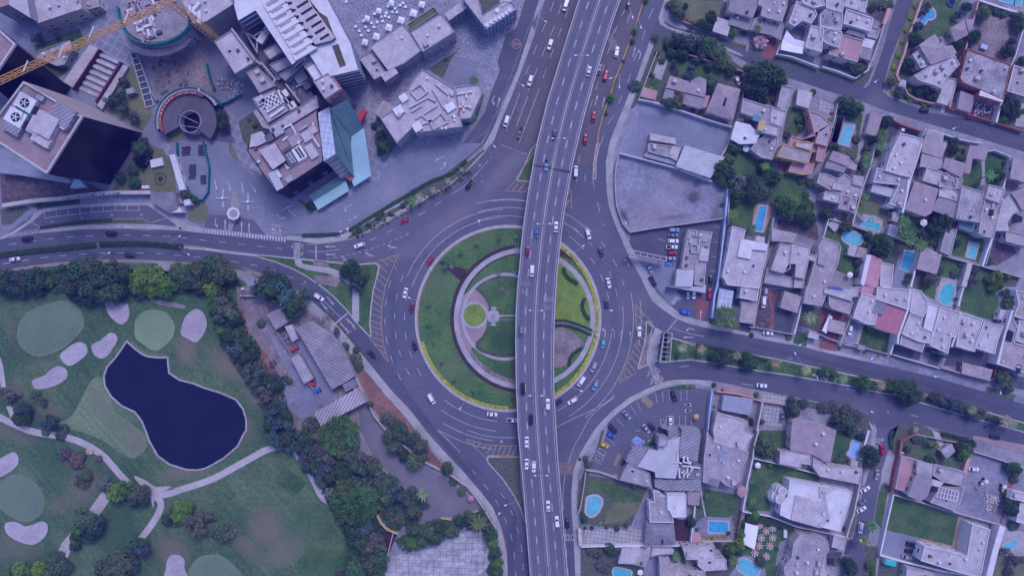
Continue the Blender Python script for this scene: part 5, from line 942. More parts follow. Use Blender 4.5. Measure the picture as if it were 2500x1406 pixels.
SPEC={'D':('round',(0.034,0.070,0.032),1.5,'tree','dark green broadleaf tree','tree'),'O':('round',(0.058,0.096,0.046),1.5,'tree','olive green broadleaf tree','tree'),'L':('round',(0.075,0.150,0.022),1.4,'tree','bright lime green tree','tree'),'B':('open',(0.05,0.085,0.07),1.4,'tree','bluish green open tree','tree'),'G':('open',(0.078,0.102,0.07),1.3,'tree','grey brown dusty tree','tree'),'W':('feather',(0.085,0.110,0.058),1.3,'tree','pale feathery tree','tree'),'F':('feather',(0.038,0.088,0.026),1.5,'tree','dark feathery tree','tree'),'X':('feather',(0.062,0.118,0.035),1.5,'tree','light green feathery tree','tree'),'P':('palm',(0.17,0.19,0.10),4.0,'palm_tree','fan palm','palm tree'),'Q':('palm',(0.065,0.125,0.04),3.4,'palm_tree','green feather palm','palm tree'),'S':('bush',(0.045,0.095,0.03),1.2,'bush','green bush','bush'),'Y':('bush',(0.16,0.26,0.02),1.2,'topiary_ball','clipped yellow green ball shrub','shrub'),'U':('bush',(0.074,0.072,0.058),1.0,'bush','purple brown shrub','bush'),'M':('bush',(0.30,0.05,0.10),1.2,'flowering_bush','magenta flowering shrub','shrub'),'V':('bush',(0.30,0.28,0.26),1.0,'flowering_bush','white flowering shrub','shrub'),'T':('bare',(1,1,1),1.0,'bare_tree','bare tree of dry pale twigs','tree'),'A':('bush',(0.065,0.09,0.06),1.1,'bush','dusty grey green bush','bush'),}
TREES=['b0 S590,1215,40 S345,1250,25 D60,1330,90 B200,1330,110 D330,1330,110 L470,1370,60 D760,1270,120 O900,1230,110 D1000,1330,130 O1120,1250,110 D820,1390,110 L1390,1340,120 L1520,1320,110 L1600,1370,90 D1240,1290,90 O1750,1260,90 O1860,1290,110 O1960,1260,100 b1 O80,1190,110 O170,1270,120 D50,1330,80 L60,1400,60','c0 D60,-10,100 D200,20,80 D330,0,90 D740,30,110 O880,20,110 D980,60,100 O1080,40,110 D1190,30,80 L1380,10,90 L1500,20,90 L1620,20,90 L1710,-20,60 D850,110,80 O1130,110,60 O1950,-30,90 O1850,-60,90','b1 B600,1340,110 D720,1380,120 c1 B560,20,110 D680,40,130 B800,100,140 D870,190,120 B950,90,90 D650,-20,90','c1 L60,20,90 D150,60,60 X100,170,90 G170,150,90 G240,250,90 G140,300,80 D300,330,70 L160,440,50 D230,500,80 D330,470,70 D420,560,80 B300,620,90 B210,560,60 D400,680,80 D480,640,60 G330,560,70 G420,820,90 B520,850,80 D600,920,80 O650,960,70 B500,940,80 G560,1000,80 G600,1070,70 B690,890,80 D720,960,60 A660,760,40 A540,360,50 B730,1180,90 B660,1230,80 D780,1250,80 B700,1320,90 D640,1350,80 B800,1340,80','c1 T1130,370,130 T1200,300,90 T1060,330,80 G1290,440,50 A1370,590,50 A1480,620,40 A1470,710,70 A1500,780,60 G1620,1150,50 A820,930,40 A780,900,40 X1320,1340,110 X1210,1390,90 O1040,1360,80 X1420,1380,90 A1770,1300,70 A1850,1360,80 O1900,1400,90','d1 B660,60,80 B700,120,80 D800,90,80 B860,150,80 D960,80,90 G1080,60,90 D1000,170,80 X1180,40,100 X1300,60,110 O1400,100,90 X1230,140,100 X1330,180,90 G1110,190,90 G1170,250,90 G1100,270,70 O1420,230,80 B970,260,80 D1050,350,90 D1000,340,70 B1150,400,90 D1200,450,80 B1100,470,80 G1500,260,80 G1580,300,80 O1620,350,80 B1500,370,80 O1450,330,80 G1700,450,80 O1760,500,90 B1820,560,80 O1720,560,90 G1850,500,70 X1380,560,120 F1440,660,150 X1300,640,100 X1560,640,120 F1400,790,120 F1530,790,120 X1600,740,90 F1320,740,90 O1740,650,80 B1880,640,80 G1950,700,70 W1890,850,60 D1450,960,110 B1540,960,100 B1420,1060,70 D1520,1060,90 G1640,1050,100 G1600,1130,90 G1700,1120,70 A1560,1150,70 D1680,1240,90 D1600,1290,100 O1450,1340,90 G1310,1370,60 D1520,1370,90 D1660,1350,90','c0 G110,1060,80 A50,1120,60 D230,1200,80 D200,1290,80 G340,1060,60 G400,1120,60 B480,1330,90 A430,1370,60 A600,1400,60 A20,1030,50 d0 A420,20,50 A560,60,60 U590,240,70 U700,310,90 U760,260,60 U940,280,40 V850,210,40 W830,430,60 W770,490,60 W800,520,50 G1010,520,80 L1120,600,90 L1210,570,90 G1310,620,80 D1370,650,80 O1390,580,60 D1290,690,60 O820,860,110 D900,920,110 L780,940,90 D760,1000,80 D860,1020,70 L730,1060,50 D720,1120,50 A550,1230,60 W500,1220,60 L200,1350,90 O110,1390,80 L380,1350,90 O560,1330,90 O640,1320,60 L470,1380,90 D1300,1100,70 B1360,1160,90 O1290,1170,60 D1370,1090,60 O1130,1240,110 O1010,1330,100 O1150,1350,130 O1260,1310,80 O1080,1400,110 L1730,750,70 L1800,740,70 L1720,830,70 L1790,810,60 U1650,780,50 D1610,860,60 S1680,910,40 G1850,880,90 G1930,850,80 d1 G40,830,70 G-60,950,90 G160,960,100 G220,1000,80 G100,990,70','d2 S60,680,60 O30,780,80 A20,600,60 P130,620,60 B150,720,50 D60,950,80 O180,980,90 D270,920,70 O400,950,80 D480,870,70 O590,840,70 D640,870,60 X330,950,50 O120,1060,80 L40,1090,70 D250,1040,70 O700,790,40 Q660,900,80 D780,1000,70 L800,1080,60 D830,1180,60 L850,1280,60 O840,1370,60 D790,1350,50','d2 O30,90,70 O110,150,80 G60,60,60 O120,260,60 O50,300,80 O360,370,70 A420,500,50 A500,600,50 d1 O1790,60,80 O1830,160,80 O1900,60,70 D1930,240,60','b1 D1440,1230,90 D1500,1330,80 O1380,1270,60 B1480,1390,80 O1550,1280,60','b2 Q20,580,40 P100,530,40 P235,460,35 P375,370,30 P510,260,25 b1 S1940,610,35 S1700,720,35 S1600,800,30 S1510,850,35 S1820,690,30 S1460,880,25 S1740,690,25','b2 Q665,975,25 Q885,910,28 Q505,1060,28 Q1045,915,22 Q350,1205,26 Q880,1262,25 c2 Q185,165,26 Q182,360,24 S235,560,12 Q320,730,22 Q440,905,22 Q635,1010,25 S1005,1100,20','a0 B375,385,60 B555,355,38 A680,365,32 S760,350,18 S740,440,18 B1210,800,65 B1185,930,65 B1080,1000,65 B1210,1070,70 B1310,1140,70 B1420,1370,50 a1 D160,1130,60 D185,1230,65 S430,1180,22 S485,1230,30 L1205,350,14 S1330,430,20 b0 D1370,50,75 D1440,80,50 O1300,260,55 O1310,380,60 D1180,330,50 O1815,510,50 D1920,560,40 b1 D1040,620,45 D1760,30,80 D1440,170,1 a2 Q630,790,45 S355,580,18 S560,1220,16 a1 D1720,1330,50 D1660,1230,30','a3 L525,50,28 W590,50,55 O600,120,50 O650,150,50 D700,60,30 M720,200,26 D950,170,60 D860,240,50 D920,270,50 G780,230,50 Y940,290,14 X1160,320,50 A1290,310,40 Q1400,280,40 V1450,390,90 W400,370,40 S560,560,25 B720,420,110 B620,400,90 W560,420,60 O880,440,90 G850,500,70 G960,420,70 W1020,520,90 W1060,590,80 O920,520,60 B800,600,50 D660,530,60 D560,520,50 S700,560,40 O930,650,40 B745,730,85 B590,640,45 B590,730,50 O940,820,75 A210,830,70 O600,920,60 O530,1010,70 W620,980,80 W690,990,60 O640,1050,45 D1450,760,150 F1560,760,110 D1380,880,110 F1480,680,80 F1620,800,70 O1330,860,80 D1560,830,60 D1340,940,60 O1300,680,50 O1140,690,50 G1270,760,50 S480,1000,30 A470,590,40 L380,740,20 Y360,865,20 S420,520,30 L350,720,20 S1580,980,40 F1480,990,40 S1960,900,35 S1830,1170,50 S1880,1150,50 Y1800,1270,22 L1820,1250,30 A1710,1320,45 O770,1090,22 S840,1110,20 L200,310,30 L180,400,28 A90,600,22 L310,0,30 a2 L1975,960,45 L1930,1110,20','a4 Y950,50,32 Y910,170,32 Y865,290,32 Y830,415,28 Y785,540,32 Y745,660,32 Y830,615,20 Y895,880,30 Y908,970,36 Y1040,1015,36 Y1245,355,20 S1190,395,20 B970,260,65 D930,370,60 D1000,420,50 B1020,130,40 W1070,60,40 B930,590,40 D880,640,60 W710,800,55 W790,920,40 O1050,860,55 D980,900,40 D1110,950,50 L1150,930,35 D1450,70,50 B1360,150,50 A1680,80,60 O1610,130,70 D1520,370,70 D1850,510,70 A1770,90,60 A1830,110,60 O1950,180,60 O1960,260,60 D1890,410,40 D1980,610,50 D1880,1060,90 D1810,1100,50 X1920,1100,60 L1800,1170,45 M1325,1062,26 M1490,1130,45 U420,650,60 O370,690,60 O530,70,40 A700,40,60 A640,30,60 G280,620,50 S50,470,1 D1370,440,50 D1340,400,40','a4 O220,990,45 O290,1010,60 D330,1080,60 D240,1060,60 O380,1060,60 M125,1110,18 Y105,1168,18 D670,1190,60 A380,1360,50 D540,1370,50 Q620,1330,60 S1240,1355,20 O1330,1380,40 A2009,1090,30 b4 O90,20,40 D160,50,40 O460,60,40 Q470,130,50 Q460,210,45 O400,220,40 Q600,20,50 A590,90,40 D1320,60,55 A1440,70,35 O1390,150,40 Q1680,320,60 D1760,310,60 A1830,190,30 Q460,530,40 Q420,650,40 D60,690,60 O250,770,40 O270,820,60 S420,860,30 O480,890,40 Y465,985,28 F620,1010,120 D560,960,70 D680,960,60 D600,1090,70 O390,1170,40 O370,1270,40 Q890,940,70 Q830,780,70 Q990,1000,70 Q820,890,50 D1010,910,50 M1190,770,22 D1190,760,90 D1150,830,70 O1240,830,60 A1080,720,40 S1095,970,34 S1150,990,30 S1160,1040,26 S1190,960,40 O1350,970,45 S1600,1040,24 Y1520,915,16 A1410,1180,40 A1350,1280,50 A1200,1250,45 W1090,1340,70 A970,1240,30 A1550,1230,60 G1500,1340,70 L1690,1330,50 L1750,1300,55 L1760,1380,60 L1850,1310,35 A1680,1150,50 Y1885,795,14 O880,1300,30 O860,1350,30 S640,1180,30 P1770,1290,1 Y250,765,12','b3 D1170,60,70 O1110,170,70 D1060,260,90 F1000,230,70 D1120,290,70 O1040,340,60 F1070,400,50 G1210,400,90 D1200,500,80 D1350,380,80 O1400,470,90 D1350,500,80 G1480,480,70 F1530,300,80 O1480,240,60 F1440,370,60 O1590,330,60 Q1480,230,45 D1180,560,60 X1640,590,80 X1740,590,90 F1700,660,90 X1850,660,90 F1800,720,70 D1910,740,80 X1900,620,60 F1620,650,60 A1840,360,45 A1930,380,45 L1925,410,28 S1890,500,40 S1890,560,40 Q1160,700,55 Q1180,760,40 Q1350,830,40 S870,1170,22 T95,680,70 T790,510,50 L1060,600,20 S1090,1010,25 O1460,1320,20','c3 Q1080,240,60 Q1040,350,60 Q1150,250,60 Q1150,360,60 Q1190,380,40 Q1030,250,50 S1350,475,28 A1720,500,35 A1800,20,50 P1920,310,60 S1010,40,20 O1060,1012,12 c4 L380,215,18 O410,190,18 Y182,258,14 L510,410,36 S450,640,18 Y590,675,18 S660,620,30 S205,600,25 Q1010,370,28 L1700,10,40 L1770,-10,40 L1860,140,50 L1870,180,50 G1820,40,40 O1340,120,20 S1350,180,20 Y1330,210,14 W1800,880,80 W1850,930,60 G1780,960,60 O1860,1000,40 Q1860,500,30 G1840,860,50','c3 P670,600,50 P855,615,48 D990,690,60 D1060,650,60 D1060,720,60 P1200,675,45 D1290,700,65 D1340,750,75 D1290,760,60 O1280,665,35 P1585,750,50 P1880,820,50 P435,575,20 S610,700,25 Y990,620,1 c4 O60,830,60 O120,850,60 P240,900,48 X420,930,70 O440,990,50 P610,970,50 X680,970,60 D800,1000,95 D880,1060,95 D900,970,60 D850,1110,60 W980,1070,60 O1150,1080,60 B1220,1130,60 B1300,1150,80 W1360,1160,60 W1430,1190,60 G1490,1220,70 P1500,1210,45 G1480,1280,45 W1590,1250,60 P1840,1320,60 W1740,1310,50 P1900,1350,45 U1060,1100,30 G1670,1290,30','c3 S980,965,28 Y715,975,12 Y765,975,12 S1060,1015,12 S1400,1060,30 P1420,1075,20 O1740,1110,40 D1720,1170,50 O1760,1220,60 M1780,1160,15 A1870,1150,60 D1720,1260,40 O1290,1290,30 S980,1180,14 O1450,1320,25 c4 U150,1190,70 A60,1190,70 U300,1230,80 U400,1270,60 O270,1330,90 D170,1300,60 O320,1370,70 A130,1370,50 P950,1400,30 d4 A310,20,60 D400,60,40 A220,310,60 A250,270,50 D490,220,80 D480,300,70 D520,260,70 W870,180,45 A950,90,50 A1010,100,50 D1090,140,30 Y1130,160,18 O1080,290,50 Q1240,310,40 Q1080,130,30 D1330,180,50 L1400,230,60 O1430,180,50 D1360,150,50 S660,545,24 D1880,370,70 D1820,350,40 A1900,480,50 D1840,730,80 D1860,770,60 D1900,710,50 D1790,620,30 A1900,930,60 G1790,1160,50 G1880,1250,70 G1930,1230,50 Y1700,1300,20 A1850,1390,60 d3 O1450,110,75 O1480,180,80 O1400,170,60 A1010,1110,45 d4 Q500,925,55 Q425,1065,55 D270,1270,60 D300,1330,70 D290,1390,60 L500,1310,45 L520,1380,25 Y165,1295,20 S240,950,30','d2 O1700,270,30 A1720,340,40 S1640,280,20 B1680,850,50 B1670,800,30 Y1650,920,14 S1695,945,22 S1760,945,26 S1900,940,22 Y1840,895,20 A1760,1170,60 A1820,1200,60 A1900,1350,60 A1850,1320,60 D1930,1140,50 D1960,1170,50 d3 Y340,110,25 D360,120,26 L195,540,30 D25,945,28 G120,920,30 D740,860,50 D750,900,40 Q890,635,22 L830,720,24 A800,960,22 Q595,1220,45 S940,1050,15 Y860,1055,20 Y910,1052,18 Y970,1045,20 Y1025,1047,15 Y1062,1025,15 L1130,1140,60 L1210,1100,60 D1110,1180,50 O1210,1160,50 Q1150,1260,50 U1110,1290,30 O1415,1270,50 A1390,1250,30 L1225,1000,50 L1350,820,50 S1450,860,40 S1350,840,35 S1540,870,35 S1240,900,30 O1100,990,20 Y1160,955,12 S1570,1150,25 A1220,950,30 Q1330,680,35 O1350,770,25 L1500,340,25 L955,5,10 Q1330,490,30 S1300,760,18 A540,960,1',]
n_tree=0
PL=[]
for s in TREES:
 t='f'
 for w in s.split():
  if ',' not in w:t=w;continue
  sp=w[0];x,y,r=(float(q)for q in w[1:].split(','))
  if r<5:continue
  px,py=tp(t,x,y);sc=3.95 if t[0]=='d' else 4.018
  PL.append((sp,px,py,r/sc*S*(1.0 if sp in 'PQSYUMVA' else 1.1)))
for sp,px,py,rad in PL:
 kind,c,hr,nm,lab,cat=SPEC[sp]
 size=rad
 z=0.05
 if kind=='palm':hgt=max(2.2,min(8.5,rad*2.6));
 zc={'palm':hgt if kind=='palm' else 0}.get(kind,rad*0.9)
 loc=W(px,py,zc);loc.z=z
 if abs(px-1250)<230 and abs(py-777)<230:loc.z=0.1
 e=thing(nm,loc,lab,cat,None);e['sp']=sp;e['sz']=rad
 def add(name,me,scale,rz,lz=0.0,col=None):
  o=bpy.data.objects.new(name,me);COL.objects.link(o);o.parent=e
  o.location=(0,0,lz);o.scale=scale;o.rotation_euler=(0,0,rz)
  if col:o.color=(*col,1)
  return o
 j=[v*rnd.uniform(1.0,1.45)for v in c]
 rz=rnd.uniform(0,6.28)
 if kind=='palm':
  add('crown',PALMS[n_tree%4],(rad*1.15,)*3,rz,hgt,j)
  tr=bpy.data.meshes.new('trunk');mbt=MB().tube((0,0,0),(0,0,hgt),.22,7,.15)
  tr.from_pydata([tuple(q)for q in mbt.v],[],mbt.f);tr.materials.append(M['bark']);add('trunk',tr,(1,1,1),0)
 elif kind=='bare':
  add('branches',BARE[n_tree%3],(rad,)*3,rz)
  add('trunk',TRUNKS[n_tree%3],(rad*.8,)*3,rz)
 elif kind=='bush':
  add('crown',CROWNS['bush'][n_tree%3],(rad,rad,rad*hr*.8),rz,0.0,j)
  add('stem',TRUNKS[n_tree%3],(rad*.6,)*3,rz)
 else:
  hz_=rad*hr*.85
  add('crown',CROWNS[kind][n_tree%4],(rad*1.04,rad*rnd.uniform(.92,1.08),hz_),rz,rad*.35,j)
  add('trunk',TRUNKS[n_tree%3],(rad*1.0,rad*1.0,hz_*1.0+rad*.2),rz)
 n_tree+=1
print('TREES',n_tree)
# ==== BUILDINGS: HELPERS
M['roofA']=mat('roof_grey',(0.315,0.29,0.305),noise=0.17,scale=0.2,fine=0.14,fscale=1.1)
M['roofB']=mat('roof_pinkish',(0.33,0.285,0.285),noise=0.15,scale=0.22,fine=0.14,fscale=1.1)
M['roofC']=mat('roof_pale',(0.42,0.385,0.395),noise=0.14,scale=0.22,fine=0.12,fscale=1.0)
M['roofW']=mat('roof_white',(0.56,0.55,0.56),noise=0.1,scale=0.25,fine=0.08)
M['roofD']=mat('roof_slate',(0.19,0.185,0.205),noise=0.18,scale=0.2,fine=0.16,fscale=1.4)
M['roofS']=mat('roof_stained',(0.30,0.28,0.295),noise=0.35,scale=0.16,fine=0.22,fscale=1.3)
M['tileG']=pattern(mat('tile_grey',(0.255,0.235,0.25),noise=0.12,scale=0.3,fine=0.15,fscale=2),'ribs',0.7,20,0.86,0.3)
M['tileP']=pattern(mat('tile_pinkgrey',(0.31,0.25,0.265),noise=0.12,scale=0.3,fine=0.15,fscale=2),'ribs',0.7,-70,0.86,0.3)
M['tileR']=pattern(mat('tile_red',(0.42,0.16,0.20),noise=0.12,scale=0.3,fine=0.12,fscale=2),'ribs',0.8,15,0.84,0.3)
M['tileK']=pattern(mat('tile_pink',(0.48,0.25,0.28),noise=0.12,scale=0.3),'ribs',0.8,15,0.84,0.3)
M['redroof']=mat('roof_redclay',(0.40,0.23,0.235),noise=0.1,scale=0.2,fine=0.1)
M['ribW']=pattern(mat('sheet_white',(0.44,0.44,0.46),noise=0.1,scale=0.2),'ribs',1.1,90,0.78,0.25)
M['ribG']=pattern(mat('sheet_grey',(0.26,0.26,0.285),noise=0.15,scale=0.2),'ribs',1.3,60,0.6,0.35)
M['ribY']=pattern(mat('sheet_yard',(0.30,0.275,0.29),noise=0.22,scale=0.12,fine=0.2),'ribs',1.25,-60,0.6,0.42)
M['ribY2']=pattern(mat('sheet_yard2',(0.36,0.33,0.34),noise=0.22,scale=0.12,fine=0.2),'ribs',1.25,28,0.55,0.42)
M['blueroof']=mat('roof_bluegrey',(0.27,0.29,0.345),noise=0.1,scale=0.3,fine=0.08)
M['greenroof']=mat('roof_greenglass',(0.13,0.20,0.25),noise=0.12,scale=0.3)
M['glassroof']=pattern(mat('glass_roof_white',(0.36,0.40,0.47),noise=0.1,scale=0.4,rough=0.3),'grid',2.1,10,1.45,0.12)
for k_,a_ in(('roofA',15),('roofB',-12),('roofC',18),('roofS',14)):pattern(M[k_],'grid',5.3,a_,.9,.035);streaks(M[k_],a_,.07,.25,.12)
M['wallW']=mat('wall_white',(0.58,0.57,0.58),noise=0.08,scale=0.4,fine=0.06)
M['wallC']=mat('wall_cream',(0.45,0.41,0.38),noise=0.1,scale=0.4,fine=0.06)
M['wallP']=mat('wall_peach',(0.50,0.30,0.25),noise=0.1,scale=0.4,fine=0.06)
M['wallY']=mat('wall_yellow',(0.50,0.40,0.18),noise=0.1,scale=0.4,fine=0.06)
M['wallB']=mat('wall_brick',(0.30,0.12,0.09),noise=0.15,scale=0.5,fine=0.12)
M['wallG']=mat('wall_greyconcrete',(0.27,0.27,0.29),noise=0.12,scale=0.3)
M['wallBl']=mat('wall_paleblue',(0.36,0.46,0.62),noise=0.08,scale=0.4)
M['win']=mat('window_pane',(0.025,0.03,0.05),rough=0.12,noise=0.05,spec=0.6)
M['tankw']=mat('tank_white',(0.6,0.6,0.6),noise=0.08);M['tankd']=mat('tank_dark',(0.10,0.10,0.12),noise=0.1)
M['metal']=mat('galvanised',(0.33,0.34,0.37),rough=0.45,noise=0.12,scale=0.6,metal=0.3)
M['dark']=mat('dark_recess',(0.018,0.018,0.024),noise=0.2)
M['yellowp']=mat('yellow_sheet',(0.50,0.36,0.13),noise=0.1);M['tealp']=mat('teal_sheet',(0.10,0.24,0.30),noise=0.1)
M['bluep']=mat('blue_sheet',(0.04,0.12,0.42),noise=0.1);M['turq']=mat('turquoise_awning',(0.03,0.42,0.42),noise=0.1)
LAND=[]
def land(s,phrase):
 p=P(s)if isinstance(s,str)else s
 LAND.append((sum(q[0]for q in p)/len(p),sum(q[1]for q in p)/len(p),phrase))
UNITS={}
def mesh_of(name,mb,m):
 me=bpy.data.meshes.new(name);me.from_pydata([tuple(q)for q in mb.v],[],mb.f);me.materials.append(m);return me
def _units():
 UNITS['water_tank']=(mesh_of('water_tank',MB().cyl((0,0,0),.6,1.1,12).cyl((0,0,1.1),.58,.28,12,.22),M['tankd']),None)
 UNITS['water_tank_w']=(mesh_of('water_tank',MB().cyl((0,0,0),.65,1.2,12).cyl((0,0,1.2),.62,.28,12,.22),M['tankw']),None)
 UNITS['air_conditioner']=(mesh_of('air_conditioner',MB().box((0,0,.15),(1.3,.9,.8)),M['tankw']),('fan_grille',mesh_of('fan_grille',MB().cyl((0,0,.96),.33,.03,12),M['tankd'])))
 UNITS['skylight']=(mesh_of('skylight',MB().box((0,0,0),(1.7,1.3,.25)),M['wallW']),('pane',mesh_of('pane',MB().box((0,0,.26),(1.4,1.0,.03)),M['win'])))
 UNITS['roof_vent']=(mesh_of('roof_vent',MB().box((0,0,0),(.7,.7,.7)).box((0,0,.75),(.95,.95,.1)),M['tankw']),None)
 UNITS['stair_hatch']=(mesh_of('stair_hatch',MB().box((0,0,0),(1.9,1.5,1.6)),M['roofC']),None)
 UNITS['solar_heater']=(mesh_of('solar_heater',MB().face([(-1,-.8,.1),(1,-.8,.1),(1,.8,.9),(-1,.8,.9)]).box((0,.85,.75),(2.1,.35,.35)),M['metal']),None)
 UNITS['satellite_dish']=(mesh_of('satellite_dish',MB().cyl((0,0,.3),.2,.25,12,.5,cap=False).cyl((0,0,0),.05,.4,6),M['tankw']),None)
_units()
def add_unit(kind,parent,x,y,z,rz):
 me,sub=UNITS[kind]
 o=bpy.data.objects.new(kind.replace('_w','')if kind.endswith('_w')else kind,me);COL.objects.link(o)
 o.parent=parent;g=ORG.get(parent.name,Vector((0,0,0)))
 o.location=(x-g.x,y-g.y,z-g.z);o.rotation_euler=(0,0,rz)
 if sub:
  s=bpy.data.objects.new(sub[0],sub[1]);COL.objects.link(s);s.parent=o
 return o
def clutter(parent,p,z,n,kinds=('water_tank','water_tank_w','air_conditioner','skylight','roof_vent','roof_vent','satellite_dish','stair_hatch')):
 p=[(q[0],q[1])for q in p]
 xs=[q[0]for q in p];ys_=[q[1]for q in p];got=0;tries=0
 pin=[(q.x,q.y)for q in inset(ccw(p),1.3)]
 e=Vector(p[1])-Vector(p[0]);rz=math.atan2(e.y,e.x);used=[]
 while got<n and tries<60:
  tries+=1
  x,y=rnd.uniform(min(xs),max(xs)),rnd.uniform(min(ys_),max(ys_))
  if inside(pin,x,y)and inside(p,x,y)and all((x-a)**2+(y-b)**2>9 for a,b in used):
   used.append((x,y));add_unit(rnd.choice(kinds),parent,x,y,z,rz);got+=1
def add_window(parent,a,b,t,zc,w,h,m=None):
 d=(b-a).normalized();nrm=Vector((d.y,-d.x));c=a+(b-a)*t
 f=MB().box((c.x+nrm.x*.03,c.y+nrm.y*.03,zc-h/2),(w,.12,h),math.atan2(d.y,d.x)).build('window',M['wallW'],parent)
 MB().box((c.x+nrm.x*.09,c.y+nrm.y*.09,zc-h/2+.1),(w-.2,.06,h-.2),math.atan2(d.y,d.x)).build('pane',m or M['win'],f)
ZJ=[0]
def volume(e,s,z,rm,kind='f',wm='wallC',win=True,z0=0.0,n=0,base=None):
 p=ccw(PW(s,z)if isinstance(s,str)else s)
 p=[Vector((q.x,q.y))for q in p]
 ZJ[0]=(ZJ[0]+1)%40;z=z+ZJ[0]*0.011
 over=0.35 if kind in('t','h')else 0
 wp=inset(p,over)if over else p
 wall=MB().prism([(q.x,q.y)for q in wp],z0,z-.02,cap=False,base=base).build('wall',M[wm],e)
 if kind=='f':
  roof=MB().poly([(q.x,q.y)for q in inset(p,.22)],z-.02).build('roof',M[rm],e)
  MB().ring([(q.x,q.y)for q in p],[(q.x,q.y)for q in inset(p,.3)],z-.3,z+.45).build('parapet',M[wm if wm!='wallC' else 'roofC'],roof)
 elif kind=='n':
  roof=MB().prism([(q.x,q.y)for q in p],z-.02,z+.12).build('roof',M[rm],e)
 elif kind in('t',):
  roof=MB().prism([(q.x,q.y)for q in p],z-.05,z+.22).build('roof',M[rm],e)
 elif kind=='h':
  c=sum((q for q in p),Vector((0,0)))/len(p);hh=min(2.2,math.sqrt(abs(area2(p)))*.11)
  if len(p)==4:
   L0=[(p[(i+1)%4]-p[i]).length for i in range(4)]
   i0=0 if L0[0]+L0[2]>L0[1]+L0[3]else 1
   m1=(p[(i0+3)%4]+p[i0])/2;m2=(p[(i0+1)%4]+p[(i0+2)%4])/2
   k=.5*min(.9,(L0[(i0+1)%4])/max(.1,L0[i0]))
   r1,r2=m1.lerp(m2,k),m2.lerp(m1,k)
   a,b,c_,d_=p[i0],p[(i0+1)%4],p[(i0+2)%4],p[(i0+3)%4]
   T=lambda q,zz:(q.x,q.y,zz)
   mb=MB()
   mb.face([T(a,z),T(b,z),T(r2,z+hh),T(r1,z+hh)]);mb.face([T(b,z),T(c_,z),T(r2,z+hh)])
   mb.face([T(c_,z),T(d_,z),T(r1,z+hh),T(r2,z+hh)]);mb.face([T(d_,z),T(a,z),T(r1,z+hh)])
  else:
   mb=MB()
   for i in range(len(p)):
    a,b=p[i],p[(i+1)%len(p)];mb.face([(a.x,a.y,z),(b.x,b.y,z),(c.x,c.y,z+hh)])
  roof=mb.build('roof',M[rm],e)
 if win and z-z0>2.4:
  cnt=0
  for i in range(len(wp)):
   a,b=wp[i],wp[(i+1)%len(wp)];L0=(b-a).length
   if L0<3.5 or cnt>8:continue
   d=(b-a).normalized();nrm=Vector((d.y,-d.x));mid=(a+b)/2
   if nrm.dot(-mid)<0.15*mid.length:continue
   for zc in([1.6,4.4]if z>5 else[1.7]):
    if zc<z0:continue
    k=max(1,min(3,int(L0/4.5)))
    for q in range(k):
     add_window(e,a,b,(q+.5)/k,zc,rnd.choice((1.4,1.8,2.2)),1.2);cnt+=1
 if n:clutter(roof,[(q.x,q.y)for q in p],z+(0.12 if kind=='n' else.22 if kind=='t' else 0),n)
 return roof
def house(label,short,vols,wm='wallC',name='house',cat='house',group='houses of the residential blocks',rail=True):
 p0=P(vols[0][0]);cx_,cy_=sum(q[0]for q in p0)/len(p0),sum(q[1]for q in p0)/len(p0)
 c=W(cx_,cy_,vols[0][1]);c.z=0
 e=thing(name,c,label,cat,group)
 if short:LAND.append((cx_,cy_,short))
 for v in vols:
  volume(e,v[0],v[1],v[2],v[3],v[5]if len(v)>5 else wm,n=v[4])
 return e
# ==== RESIDENTIAL HOUSES
Hh=house
Hh('large grey tiled villa beside the reflecting pool at the top','the reflecting pool villa',[('a3 1145,-60 1405,-60 1400,70 1355,185 1280,160 1145,125 1115,110',6.2,'tileG','t',2),('a3 1145,131 1280,168 1353,191 1325,305 1120,245',3.6,'tileG','t',1),('a3 1410,-60 1705,-60 1690,75 1640,220 1530,190 1435,160 1450,70 1408,60',6,'roofA','f',4),('a3 960,310 1005,170 1150,215 1110,360',3,'roofC','n',0),('a3 1420,325 1450,210 1560,215 1665,255 1630,400 1530,350',3.5,'tileG','t',0),('a3 1358,195 1432,165 1450,205 1418,320 1330,300',3.2,'roofA','f',0)])
Hh('flat roofed grey house right of the dark court by the white shade sail','the shade sail house',[('a3 1785,20 1830,40 1960,90 1985,150 1930,240 1840,205 1770,265 1705,230',6.2,'roofC','f',3),('a3 1835,-50 2030,-50 2060,60 1955,85 1840,35',7,'roofC','f',3),('a3 1925,252 2050,290 2030,520 1970,500 1870,470',6,'roofC','f',1)],'wallW')
Hh('pale flat roofed house with white penthouse on the northern corner block','the corner block house',[('a4 70,90 225,130 228,200 210,305 0,262 0,150',6.2,'roofS','f',3),('a4 265,-30 390,-30 380,95 370,105 245,65',7.2,'roofC','n',1),('a4 60,-30 240,-30 240,60 225,125 65,85',6.5,'roofC','f',1),('a4 262,95 525,185 500,318 232,238',6.6,'roofC','f',3),('a4 0,268 40,272 222,320 190,478 60,430 10,380',6,'roofS','f',3),('a4 385,0 470,0 440,130 380,110',5.5,'roofC','f',0)],'wallW')
Hh('house with a large terracotta pink roof terrace on the northern corner','the terracotta terrace house',[('a4 225,345 430,405 370,615 90,540 95,510 190,485',6,'redroof','f',1),('a4 433,372 545,404 512,485 418,462',3.2,'roofW','n',0),('a4 405,468 528,492 500,600 397,568',3.1,'roofS','n',0),('a4 480,262 595,290 560,390 462,365',3.6,'roofS','f',0),('a4 250,325 440,380 458,340 300,285',5,'roofD','n',0)],'wallC')
